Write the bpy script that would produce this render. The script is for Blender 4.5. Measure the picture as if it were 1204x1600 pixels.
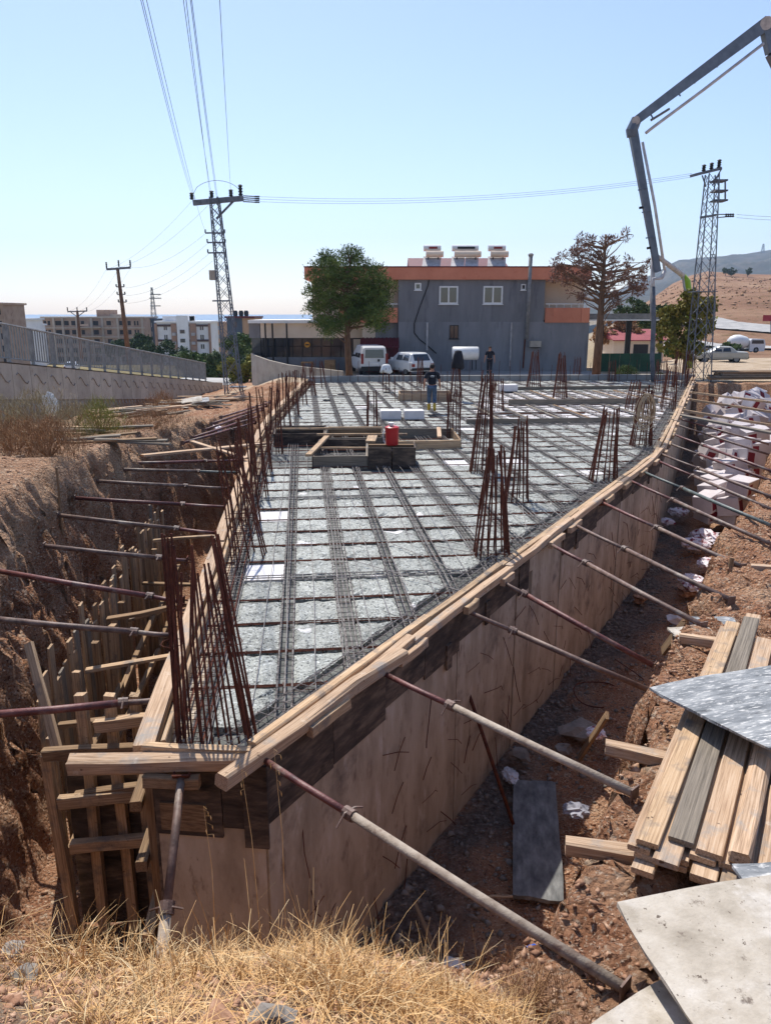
import bpy, bmesh, math, random
import numpy as np
from mathutils import Vector, Matrix, Quaternion

for o in list(bpy.data.objects):
    bpy.data.objects.remove(o)
random.seed(7)
rng = np.random.default_rng(11)
scene = bpy.context.scene
COL = scene.collection

# ------------------------------------------------------------------ camera, sky, sun, exposure
EYE = 3.6
PITCH = math.radians(14.5)
cam = bpy.data.cameras.new('camera')
cam_ob = bpy.data.objects.new('camera', cam)
COL.objects.link(cam_ob)
cam_ob.location = (0, 0, EYE)
cam_ob.rotation_euler = (math.pi / 2 - PITCH, 0, 0)
cam.sensor_fit = 'VERTICAL'
cam.sensor_height = 32.0
cam.lens = 24.0
cam.clip_start = 0.05
cam.clip_end = 60000
scene.camera = cam_ob

SUN_EL = math.radians(57)
SUN_AZ = math.radians(-18)          # measured from +Y towards +X
world = bpy.data.worlds.new('World')
scene.world = world
world.use_nodes = True
wn = world.node_tree
wn.nodes.clear()
w_out = wn.nodes.new('ShaderNodeOutputWorld')
w_bg = wn.nodes.new('ShaderNodeBackground')
w_sky = wn.nodes.new('ShaderNodeTexSky')
w_sky.sky_type = 'NISHITA'
w_sky.sun_disc = False
w_sky.sun_elevation = SUN_EL
w_sky.sun_rotation = SUN_AZ % (2 * math.pi)
w_sky.altitude = 300
w_sky.air_density = 1.0
w_sky.dust_density = 0.7
w_sky.ozone_density = 3.5
w_bg.inputs['Strength'].default_value = 0.138
w_wb = wn.nodes.new('ShaderNodeMix'); w_wb.data_type = 'RGBA'; w_wb.blend_type = 'MULTIPLY'
w_wb.inputs[0].default_value = 1.0; w_wb.inputs[7].default_value = (1.06, 0.97, 0.98, 1)
wn.links.new(w_sky.outputs[0], w_wb.inputs[6])
wn.links.new(w_wb.outputs[2], w_bg.inputs[0])
wn.links.new(w_bg.outputs[0], w_out.inputs[0])

sun = bpy.data.lights.new('sun', 'SUN')
sun.energy = 4.1
sun.angle = math.radians(0.5)
sun.color = (1.0, 0.95, 0.88)
sun_ob = bpy.data.objects.new('sun', sun)
COL.objects.link(sun_ob)
sdir = Vector((math.sin(SUN_AZ) * math.cos(SUN_EL), math.cos(SUN_AZ) * math.cos(SUN_EL), math.sin(SUN_EL)))
sun_ob.rotation_euler = (-sdir).to_track_quat('-Z', 'Y').to_euler()
sun_ob.location = (0, 0, 60)

scene.view_settings.view_transform = 'Standard'
scene.view_settings.look = 'None'
scene.view_settings.exposure = 0.48
scene.view_settings.gamma = 1.0
scene.view_settings.use_curve_mapping = False

# ------------------------------------------------------------------ helpers
def ray(u, v):
    cp, sp = math.cos(PITCH), math.sin(PITCH)
    a = (u - 602) / 1200.0
    b = (800 - v) / 1200.0
    return Vector((a, cp + b * sp, -sp + b * cp))

def G(u, v, z=0.0):                  # survey: where that sight line meets height z
    d = ray(u, v)
    return Vector((0, 0, EYE)) + d * ((z - EYE) / d.z)

def A(u, v, y):                      # survey: where that sight line meets distance y
    d = ray(u, v)
    return Vector((0, 0, EYE)) + d * (y / d.y)

def s2l(c):
    return tuple(((x / 255.0) / 12.92 if x / 255.0 <= 0.04045 else ((x / 255.0 + 0.055) / 1.055) ** 2.4) for x in c)

def hash2(ix, iy, seed):
    h = np.sin(ix * 127.1 + iy * 311.7 + seed * 74.7) * 43758.5453
    return h - np.floor(h)

def vnoise(x, y, seed=0):
    ix, iy = np.floor(x), np.floor(y)
    fx, fy = x - ix, y - iy
    fx = fx * fx * (3 - 2 * fx)
    fy = fy * fy * (3 - 2 * fy)
    a = hash2(ix, iy, seed); b = hash2(ix + 1, iy, seed)
    c = hash2(ix, iy + 1, seed); d = hash2(ix + 1, iy + 1, seed)
    return (a + (b - a) * fx + (c - a) * fy + (a - b - c + d) * fx * fy) * 2 - 1

def fbm(x, y, octv=4, seed=0):
    s = 0; a = 1.0; f = 1.0
    for i in range(octv):
        s = s + a * vnoise(x * f, y * f, seed + i * 3.1)
        a *= 0.5; f *= 2.03
    return s

def sstep(a, b, x):
    t = np.clip((x - a) / (b - a), 0, 1)
    return t * t * (3 - 2 * t)

ORD = ['first', 'second', 'third', 'fourth', 'fifth', 'sixth', 'seventh', 'eighth', 'ninth', 'tenth', 'eleventh', 'twelfth', 'thirteenth', 'fourteenth', 'fifteenth', 'sixteenth', 'seventeenth', 'eighteenth']
ORG = {}                             # world origin of each object used as a parent

def reg(o, parent=None, label=None, cat=None, group=None, kind=None):
    COL.objects.link(o)
    if parent is not None:
        o.parent = parent
    if label: o['label'] = label
    if cat: o['category'] = cat
    if group: o['group'] = group
    if kind: o['kind'] = kind
    elif parent is None and label: o['kind'] = 'thing'
    return o

def thing(name, loc, label, cat, group=None):
    o = bpy.data.objects.new(name, None)
    o.empty_display_size = 0.2
    o.location = loc
    ORG[o] = Vector(loc)
    return reg(o, None, label, cat, group)

class MB:
    def __init__(self):
        self.v = []; self.f = []; self.m = []
    def add(self, vs, fs, mi=0):
        n = len(self.v)
        self.v.extend([tuple(p) for p in vs])
        self.f.extend([tuple(i + n for i in f) for f in fs])
        self.m.extend([mi] * len(fs))
        return self
    def box(self, c, s, rot=None, mi=0):
        c = Vector(c)
        hx, hy, hz = s[0] / 2, s[1] / 2, s[2] / 2
        pts = [Vector((x, y, z)) for x in (-hx, hx) for y in (-hy, hy) for z in (-hz, hz)]
        if rot is not None:
            pts = [rot @ p for p in pts]
        pts = [p + c for p in pts]
        return self.add(pts, [(0, 1, 3, 2), (4, 6, 7, 5), (0, 4, 5, 1), (2, 3, 7, 6), (0, 2, 6, 4), (1, 5, 7, 3)], mi)
    def span(self, lo, hi, mi=0):
        return self.box([(a + b) / 2 for a, b in zip(lo, hi)], [b - a for a, b in zip(lo, hi)], None, mi)
    def tube(self, pts, r, n=6, caps=True, mi=0):
        pts = [Vector(p) for p in pts]
        if not hasattr(r, '__len__'):
            r = [r] * len(pts)
        t0 = (pts[1] - pts[0]).normalized()
        up = Vector((0, 0, 1)) if abs(t0.z) < 0.9 else Vector((1, 0, 0))
        a = t0.cross(up).normalized()
        rings = []
        for i, p in enumerate(pts):
            if i == 0: t = t0
            elif i == len(pts) - 1: t = (pts[i] - pts[i - 1]).normalized()
            else: t = ((pts[i + 1] - p).normalized() + (p - pts[i - 1]).normalized()).normalized()
            a = (a - t * a.dot(t))
            if a.length < 1e-6: a = t.orthogonal()
            a.normalize()
            b = t.cross(a)
            rings.append([p + (a * math.cos(2 * math.pi * k / n) + b * math.sin(2 * math.pi * k / n)) * r[i] for k in range(n)])
        vs = [q for rg in rings for q in rg]
        fs = []
        for i in range(len(pts) - 1):
            for k in range(n):
                k2 = (k + 1) % n
                fs.append((i * n + k, i * n + k2, (i + 1) * n + k2, (i + 1) * n + k))
        if caps:
            fs.append(tuple(range(n - 1, -1, -1)))
            fs.append(tuple(range((len(pts) - 1) * n, len(pts) * n)))
        return self.add(vs, fs, mi)
    def lathe(self, prof, n=16, c=(0, 0, 0), mi=0):
        vs = []; fs = []
        for (r, z) in prof:
            for k in range(n):
                a = 2 * math.pi * k / n
                vs.append((c[0] + r * math.cos(a), c[1] + r * math.sin(a), c[2] + z))
        for i in range(len(prof) - 1):
            for k in range(n):
                k2 = (k + 1) % n
                fs.append((i * n + k, i * n + k2, (i + 1) * n + k2, (i + 1) * n + k))
        fs.append(tuple(range(n - 1, -1, -1)))
        fs.append(tuple(range((len(prof) - 1) * n, len(prof) * n)))
        return self.add(vs, fs, mi)
    def prism(self, poly, axis, lo, hi, mi=0):
        """extrude a 2-D polygon along axis 0/1/2"""
        n = len(poly)
        def mk(p, t):
            q = [p[0], p[1]]; q.insert(axis, t); return q
        vs = [mk(p, lo) for p in poly] + [mk(p, hi) for p in poly]
        fs = [tuple(range(n - 1, -1, -1)), tuple(range(n, 2 * n))]
        for i in range(n):
            j = (i + 1) % n
            fs.append((i, j, n + j, n + i))
        return self.add(vs, fs, mi)
    def mesh(self, name, mats, org=(0, 0, 0), smooth=False, fix=False):
        me = bpy.data.meshes.new(name)
        ox, oy, oz = org
        me.from_pydata([(x - ox, y - oy, z - oz) for (x, y, z) in self.v], [], self.f)
        if not isinstance(mats, (list, tuple)): mats = [mats]
        for m in mats: me.materials.append(m)
        if len(mats) > 1: me.polygons.foreach_set('material_index', self.m)
        if smooth: me.polygons.foreach_set('use_smooth', [True] * len(me.polygons))
        if fix:
            bm = bmesh.new(); bm.from_mesh(me)
            bmesh.ops.recalc_face_normals(bm, faces=bm.faces); bm.to_mesh(me); bm.free()
        me.update()
        return me
    def build(self, name, mats, parent=None, smooth=False, fix=True, org=None, **kw):
        if parent is not None: og = ORG[parent]
        elif org is not None: og = Vector(org)
        else: og = Vector((0, 0, 0))
        o = bpy.data.objects.new(name, self.mesh(name, mats, og, smooth, fix))
        if parent is None: o.location = og
        ORG[o] = og
        return reg(o, parent, **kw)

def mesh_np(name, V, F, mat, smooth=False):
    me = bpy.data.meshes.new(name)
    V = np.asarray(V, dtype=np.float32); F = np.asarray(F, dtype=np.int32)
    k = F.shape[1]
    me.vertices.add(len(V)); me.vertices.foreach_set('co', V.ravel())
    me.loops.add(F.size); me.loops.foreach_set('vertex_index', F.ravel())
    me.polygons.add(len(F))
    me.polygons.foreach_set('loop_start', np.arange(0, F.size, k, dtype=np.int32))
    me.polygons.foreach_set('loop_total', np.full(len(F), k, dtype=np.int32))
    if smooth: me.polygons.foreach_set('use_smooth', np.ones(len(F), dtype=bool))
    me.materials.append(mat)
    me.update(calc_edges=True); me.validate()
    return me

def beam_mesh(L, w, h, mat, bev=0.006, jit=0.003):
    """a timber lying along local x, chamfered and slightly uneven"""
    xs = [-L / 2, -L / 6, L / 6, L / 2]
    b = min(bev, w * .3, h * .3)
    vs = []; fs = []
    for i, x in enumerate(xs):
        oy = random.uniform(-jit, jit) * 2; oz = random.uniform(-jit, jit) * 2
        for (y, z) in ((-w/2 + b, -h/2), (w/2 - b, -h/2), (w/2, -h/2 + b), (w/2, h/2 - b), (w/2 - b, h/2), (-w/2 + b, h/2), (-w/2, h/2 - b), (-w/2, -h/2 + b)):
            vs.append((x + (random.uniform(-jit, jit) if i in (0, 3) else 0), y + oy + random.uniform(-jit, jit), z + oz + random.uniform(-jit, jit)))
    for i in range(3):
        for k in range(8):
            k2 = (k + 1) % 8
            fs.append((i*8+k, i*8+k2, (i+1)*8+k2, (i+1)*8+k))
    fs.append(tuple(range(7, -1, -1))); fs.append(tuple(range(24, 32)))
    mb = MB().add(vs, fs)
    return mb.mesh('timber', mat)

def frame_mat(p0, p1, up=(0, 0, 1), roll=0):
    p0, p1 = Vector(p0), Vector(p1)
    x = (p1 - p0).normalized()
    up = Vector(up)
    y = up.cross(x)
    if y.length < 1e-4: y = Vector((0, 1, 0)).cross(x)
    y.normalize()
    z = x.cross(y)
    m = Matrix((x, y, z)).transposed()
    if roll: m = m @ Matrix.Rotation(roll, 3, 'X')
    return m

def plank(name, p0, p1, w, h, mat, parent=None, up=(0, 0, 1), roll=0, bev=0.006, jit=0.003, **kw):
    p0, p1 = Vector(p0), Vector(p1)
    me = beam_mesh((p1 - p0).length, w, h, mat, bev, jit)
    me.name = name
    o = bpy.data.objects.new(name, me)
    R = frame_mat(p0, p1, up, roll).to_4x4()
    c = (p0 + p1) / 2
    if parent is not None: c = c - ORG[parent]
    o.matrix_local = Matrix.Translation(c) @ R
    o.rotation_mode = 'XYZ'
    return reg(o, parent, **kw)

# ------------------------------------------------------------------ materials
def M(name, cols, scale=4.0, rough=0.8, bump=0.3, bscale=None, stretch=(1, 1, 1), metal=0.0, detail=8, rnd=0.12,
      spots=None, dist=0.03, spec=0.3, distort=0.0):
    """cols: [(pos, srgb), ...] over a noise; spots: (srgb, scale, lo, hi) second noise mask"""
    m = bpy.data.materials.new(name); m.use_nodes = True
    nt = m.node_tree; N = nt.nodes; L = nt.links
    bs = N['Principled BSDF']
    tc = N.new('ShaderNodeTexCoord')
    oi = N.new('ShaderNodeObjectInfo')
    mu = N.new('ShaderNodeMath'); mu.operation = 'MULTIPLY'; mu.inputs[1].default_value = 37.0
    L.new(oi.outputs['Random'], mu.inputs[0])
    va = N.new('ShaderNodeVectorMath'); va.operation = 'ADD'
    L.new(tc.outputs['Object'], va.inputs[0]); L.new(mu.outputs[0], va.inputs[1])
    mp = N.new('ShaderNodeMapping'); mp.inputs['Scale'].default_value = stretch
    L.new(va.outputs[0], mp.inputs['Vector'])
    nz = N.new('ShaderNodeTexNoise'); nz.inputs['Scale'].default_value = scale; nz.inputs['Detail'].default_value = detail
    nz.inputs['Roughness'].default_value = 0.62; nz.inputs['Distortion'].default_value = distort
    L.new(mp.outputs[0], nz.inputs['Vector'])
    cr = N.new('ShaderNodeValToRGB')
    el = cr.color_ramp.elements
    while len(el) < len(cols): el.new(0.5)
    for e, (p, c) in zip(el, cols):
        e.position = p; e.color = (*s2l(c), 1)
    L.new(nz.outputs[0], cr.inputs[0])
    out = cr.outputs[0]
    if spots:
        sl = spots if isinstance(spots, list) else [spots]
        for (sc, ss, lo, hi) in sl:
            n2 = N.new('ShaderNodeTexNoise'); n2.inputs['Scale'].default_value = abs(ss); n2.inputs['Detail'].default_value = 6
            n2.inputs['Roughness'].default_value = 0.65
            L.new(mp.outputs[0] if ss > 0 else va.outputs[0], n2.inputs['Vector'])
            r2 = N.new('ShaderNodeMapRange'); r2.inputs[1].default_value = lo; r2.inputs[2].default_value = hi
            L.new(n2.outputs[0], r2.inputs[0])
            mx = N.new('ShaderNodeMix'); mx.data_type = 'RGBA'
            L.new(r2.outputs[0], mx.inputs[0]); L.new(out, mx.inputs[6]); mx.inputs[7].default_value = (*s2l(sc), 1)
            out = mx.outputs[2]
    if rnd:
        hs = N.new('ShaderNodeHueSaturation')
        mr = N.new('ShaderNodeMapRange'); mr.inputs[3].default_value = 1 - rnd; mr.inputs[4].default_value = 1 + rnd
        L.new(oi.outputs['Random'], mr.inputs[0]); L.new(mr.outputs[0], hs.inputs['Value'])
        L.new(out, hs.inputs['Color']); out = hs.outputs[0]
    L.new(out, bs.inputs['Base Color'])
    bs.inputs['Roughness'].default_value = rough
    bs.inputs['Metallic'].default_value = metal
    bs.inputs['Specular IOR Level'].default_value = spec
    if bump:
        nb = N.new('ShaderNodeTexNoise'); nb.inputs['Scale'].default_value = bscale or scale * 3; nb.inputs['Detail'].default_value = 8
        nb.inputs['Roughness'].default_value = 0.65
        L.new(mp.outputs[0], nb.inputs['Vector'])
        bp = N.new('ShaderNodeBump'); bp.inputs['Strength'].default_value = bump; bp.inputs['Distance'].default_value = dist
        L.new(nb.outputs[0], bp.inputs['Height']); L.new(bp.outputs[0], bs.inputs['Normal'])
    return m

def plain(name, c, rough=0.6, metal=0.0, rnd=0.0, spec=0.4):
    return M(name, [(0.3, tuple(x * 0.93 for x in c)), (0.7, c)], 3.0, rough, 0.0, metal=metal, rnd=rnd, detail=4, spec=spec)

def glass(name, c=(38, 44, 52), rough=0.08):
    m = bpy.data.materials.new(name); m.use_nodes = True
    b = m.node_tree.nodes['Principled BSDF']
    b.inputs['Base Color'].default_value = (*s2l(c), 1)
    b.inputs['Roughness'].default_value = rough
    b.inputs['Specular IOR Level'].default_value = 0.8
    return m

WOOD = M('weathered_wood', [(0.3, (128, 103, 78)), (0.5, (182, 152, 118)), (0.7, (205, 178, 145))], 5, 0.85, 0.35, 14, (0.4, 15, 15), spots=[((96, 78, 62), 2.2, 0.62, 0.75), ((218, 202, 180), 3.0, 0.6, 0.8), ((122, 112, 102), -4.0, 0.52, 0.68), ((84, 66, 52), -15, 0.64, 0.7)], rnd=0.16, dist=0.01)
WOOD2 = M('pale_wood', [(0.3, (136, 110, 86)), (0.5, (186, 156, 126)), (0.72, (210, 186, 158))], 5, 0.85, 0.4, 14, (0.4, 15, 15), spots=[((110, 88, 64), 2.6, 0.64, 0.76), ((150, 144, 136), -3.2, 0.54, 0.7), ((98, 76, 58), -13, 0.645, 0.7), ((216, 200, 178), -6, 0.62, 0.78)], rnd=0.12, dist=0.01)
WOODG = M('grey_wood', [(0.3, (92, 84, 74)), (0.5, (128, 118, 104)), (0.7, (152, 140, 124))], 5, 0.9, 0.35, 14, (0.4, 15, 15), spots=((90, 84, 78), 2.2, 0.55, 0.75), rnd=0.14, dist=0.01)
WOODB = M('brown_wood', [(0.3, (92, 72, 54)), (0.5, (138, 112, 84)), (0.7, (160, 134, 104))], 5, 0.9, 0.35, 14, (0.4, 15, 15), spots=((80, 68, 58), 2.2, 0.58, 0.75), rnd=0.2, dist=0.01)
PLYD = M('dark_stained_plywood', [(0.3, (52, 45, 40)), (0.5, (80, 69, 60)), (0.68, (122, 105, 88))], 3.5, 0.85, 0.3, 20, (0.7, 0.7, 2.6), spots=[((128, 108, 88), 6, 0.62, 0.75), ((30, 26, 24), 2, 0.55, 0.7)], rnd=0.15)
PLYG = M('cement_coated_plywood', [(0.3, (148, 138, 122)), (0.5, (178, 168, 152)), (0.7, (196, 188, 174))], 3.2, 0.8, 0.3, 30, spots=[((112, 100, 88), 9, 0.62, 0.7), ((208, 202, 192), 2.5, 0.52, 0.75), ((96, 84, 72), 24, 0.63, 0.68), ((118, 102, 82), 1.7, 0.58, 0.75), ((206, 200, 190), 5, 0.6, 0.75)], rnd=0.05)
PLYB = M('blue_grey_film_plywood', [(0.3, (84, 88, 90)), (0.5, (126, 129, 130)), (0.68, (164, 165, 163))], 3.0, 0.75, 0.25, 24, (1, 4, 1), spots=[((206, 204, 198), 9, 0.54, 0.64), ((60, 62, 64), 2.5, 0.6, 0.75)], rnd=0.05, spec=0.5)
PLYK = M('old_black_panel', [(0.3, (78, 79, 78)), (0.5, (112, 112, 110)), (0.7, (144, 144, 140))], 3.0, 0.8, 0.25, 24, (3, 1, 1), spots=((130, 128, 120), 5, 0.62, 0.78), rnd=0.05)
CONC = M('formed_concrete', [(0.3, (142, 127, 108)), (0.5, (174, 158, 137)), (0.7, (190, 176, 156))], 1.2, 0.9, 0.4, 16, (2.2, 2.2, 0.8), spots=[((112, 92, 78), 3.5, 0.58, 0.74), ((100, 90, 82), 14, 0.68, 0.74), ((192, 180, 166), 2.4, 0.58, 0.74), ((104, 92, 82), -1.1, 0.56, 0.7)], rnd=0.09, dist=0.015)
CONCP = M('precast_concrete', [(0.3, (150, 142, 130)), (0.6, (176, 168, 154))], 1.2, 0.9, 0.2, 18, spots=((128, 118, 106), 2.5, 0.6, 0.78), rnd=0.07)
CONCG = M('grey_concrete', [(0.3, (126, 124, 120)), (0.6, (152, 150, 145))], 1.0, 0.9, 0.2, 12, spots=((112, 108, 102), 3, 0.6, 0.8), rnd=0.04)
FOAM = M('white_foam', [(0.3, (200, 196, 194)), (0.7, (220, 217, 215))], 3, 0.7, 0.1, 60, spots=((206, 190, 186), 4, 0.62, 0.8), rnd=0.03)
RUST = M('rusty_rebar', [(0.3, (66, 36, 28)), (0.5, (94, 52, 38)), (0.7, (120, 70, 48))], 12, 0.85, 0.2, 60, rnd=0.15)
RUSTG = M('grey_rebar', [(0.3, (92, 84, 78)), (0.5, (136, 128, 122)), (0.7, (166, 160, 154))], 9, 0.7, 0.2, 60, rnd=0.1)
STEELL = M('cement_splashed_bars', [(0.3, (112, 104, 98)), (0.6, (166, 160, 154))], 9, 0.7, 0.1, 60, rnd=0.1)
PROPR = M('maroon_prop_paint', [(0.3, (64, 36, 34)), (0.5, (104, 58, 52)), (0.7, (126, 84, 74))], 7, 0.5, 0.2, 40, spots=((136, 122, 110), 3, 0.55, 0.7), rnd=0.14, spec=0.5)
PROPB = M('brown_prop_paint', [(0.3, (70, 54, 46)), (0.5, (106, 82, 70)), (0.7, (134, 112, 98))], 7, 0.55, 0.2, 40, spots=((150, 138, 124), 3, 0.55, 0.7), rnd=0.14, spec=0.5)
PROPG = M('green_prop_paint', [(0.3, (62, 68, 64)), (0.5, (90, 98, 92)), (0.7, (122, 126, 118))], 7, 0.5, 0.2, 40, spots=((120, 104, 90), 3, 0.58, 0.7), rnd=0.1, spec=0.5)
PROPC = M('cement_covered_prop', [(0.3, (132, 116, 102)), (0.5, (164, 150, 134)), (0.7, (182, 170, 154))], 9, 0.85, 0.3, 50, spots=((110, 80, 68), 4, 0.6, 0.72), rnd=0.1)
STEEL = M('dark_galvanised_steel', [(0.3, (78, 84, 92)), (0.6, (112, 118, 126))], 4, 0.5, 0.0, rnd=0.05, metal=0.3)
IRON = M('grey_painted_iron', [(0.3, (104, 104, 104)), (0.6, (136, 136, 134))], 4, 0.6, 0.0, rnd=0.05)
STRAW = M('dry_straw', [(0.3, (172, 126, 74)), (0.5, (206, 162, 104)), (0.7, (230, 200, 150))], 9, 0.7, 0.0, rnd=0.1)
STRAWP = M('bleached_straw', [(0.3, (166, 132, 88)), (0.5, (206, 176, 128)), (0.7, (232, 212, 172))], 9, 0.7, 0.0, rnd=0.1)
STRAWB = M('brown_dry_twigs', [(0.3, (112, 82, 56)), (0.6, (164, 126, 90))], 7, 0.85, 0.0, rnd=0.1)
OLIVE = M('grey_green_twigs', [(0.3, (112, 102, 74)), (0.6, (160, 146, 112))], 7, 0.85, 0.0, rnd=0.1)
GREENB = M('yellow_green_leaves', [(0.3, (92, 96, 40)), (0.6, (142, 138, 66))], 7, 0.8, 0.0, rnd=0.1)
ROCK = M('red_brown_stone', [(0.3, (116, 82, 62)), (0.5, (156, 118, 92)), (0.7, (200, 170, 142))], 11, 0.9, 0.4, 20, rnd=0.22)
ROCKG = M('grey_stone', [(0.3, (110, 104, 96)), (0.6, (148, 140, 130))], 4, 0.9, 0.4, 20, rnd=0.15)
BARK = M('brown_bark', [(0.3, (78, 58, 44)), (0.6, (122, 96, 76))], 4, 0.9, 0.6, 10, (3, 3, 0.6), rnd=0.1)
CAR_WHITE = plain('white_car_paint', (214, 216, 216), 0.25, spec=0.5)
CAR_SILVER = plain('silver_car_paint', (168, 166, 156), 0.3, spec=0.5)
TYRE = plain('black_rubber', (30, 30, 31), 0.8)
RIM = plain('grey_wheel_rim', (120, 122, 124), 0.4, 0.5)
BLACKP = plain('black_plastic', (34, 35, 37), 0.6)
REDL = plain('red_lamp_lens', (130, 22, 22), 0.3)
WHITEP = plain('white_paint', (226, 226, 222), 0.5)
GLASS = glass('dark_glass')
GLASSB = glass('window_glass', (52, 58, 64), 0.06)
REDP = plain('red_plastic', (196, 34, 38), 0.35, spec=0.5)
MAROON = M('maroon_sheet_metal', [(0.3, (84, 28, 34)), (0.6, (104, 38, 44))], 3, 0.6, 0.0)
ORANGE = M('orange_render', [(0.3, (190, 118, 92)), (0.6, (204, 132, 104))], 0.8, 0.9, 0.1, 20, spots=((180, 98, 70), 2, 0.6, 0.8))
GREYW = M('blue_grey_render', [(0.3, (112, 112, 114)), (0.6, (128, 128, 130))], 0.7, 0.9, 0.1, 14, (1.6, 1.6, 0.35), spots=[((96, 97, 102), 1.2, 0.54, 0.75), ((138, 136, 134), 2.5, 0.6, 0.75)])
CREAM = M('cream_render', [(0.3, (208, 188, 164)), (0.6, (222, 204, 182))], 0.8, 0.9, 0.1, 14)
BLUESTEEL = M('blue_grey_boom_paint', [(0.3, (66, 78, 92)), (0.6, (92, 104, 118))], 2, 0.4, 0.0, spec=0.5)
BOOMW = M('worn_grey_pipe', [(0.3, (140, 138, 138)), (0.6, (184, 180, 178))], 3, 0.5, 0.0)
LIME = plain('lime_green_paint', (150, 186, 30), 0.4, spec=0.5)

def wet_concrete():
    m = M('fresh_concrete_aggregate', [(0.3, (124, 126, 118)), (0.5, (150, 152, 143)), (0.7, (172, 174, 165))], 3.5, 0.55, 0.0,
          spots=[((104, 107, 101), 7, 0.52, 0.62), ((196, 199, 193), 22, 0.56, 0.62), ((58, 60, 57), 28, 0.555, 0.6)], rnd=0.14, spec=0.4)
    nt = m.node_tree; N = nt.nodes; L = nt.links
    bs = N['Principled BSDF']
    mp = [n for n in N if n.type == 'MAPPING'][0]
    # foam shows through where the concrete did not cover it
    src = bs.inputs['Base Color'].links[0].from_socket
    n3 = N.new('ShaderNodeTexNoise'); n3.inputs['Scale'].default_value = 1.3; n3.inputs['Detail'].default_value = 5
    L.new(mp.outputs[0], n3.inputs['Vector'])
    r3 = N.new('ShaderNodeMapRange'); r3.inputs[1].default_value = 0.675; r3.inputs[2].default_value = 0.69
    L.new(n3.outputs[0], r3.inputs[0])
    mx = N.new('ShaderNodeMix'); mx.data_type = 'RGBA'
    L.new(r3.outputs[0], mx.inputs[0]); L.new(src, mx.inputs[6]); mx.inputs[7].default_value = (*s2l((214, 210, 207)), 1)
    L.new(mx.outputs[2], bs.inputs['Base Color'])
    vo = N.new('ShaderNodeTexVoronoi'); vo.inputs['Scale'].default_value = 40
    L.new(mp.outputs[0], vo.inputs['Vector'])
    nb = N.new('ShaderNodeTexNoise'); nb.inputs['Scale'].default_value = 45; nb.inputs['Detail'].default_value = 6
    L.new(mp.outputs[0], nb.inputs['Vector'])
    ad = N.new('ShaderNodeMath'); ad.operation = 'ADD'
    L.new(vo.outputs['Distance'], ad.inputs[0]); L.new(nb.outputs[0], ad.inputs[1])
    bp = N.new('ShaderNodeBump'); bp.inputs['Strength'].default_value = 0.5; bp.inputs['Distance'].default_value = 0.02
    L.new(ad.outputs[0], bp.inputs['Height']); L.new(bp.outputs[0], bs.inputs['Normal'])
    return m
WETC = wet_concrete()
SLURRY = M('dark_wet_slurry', [(0.3, (50, 51, 49)), (0.5, (84, 86, 81)), (0.7, (126, 128, 122))], 7, 0.6, 0.5, 30, spots=((150, 154, 148), 9, 0.62, 0.72), rnd=0)

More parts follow.
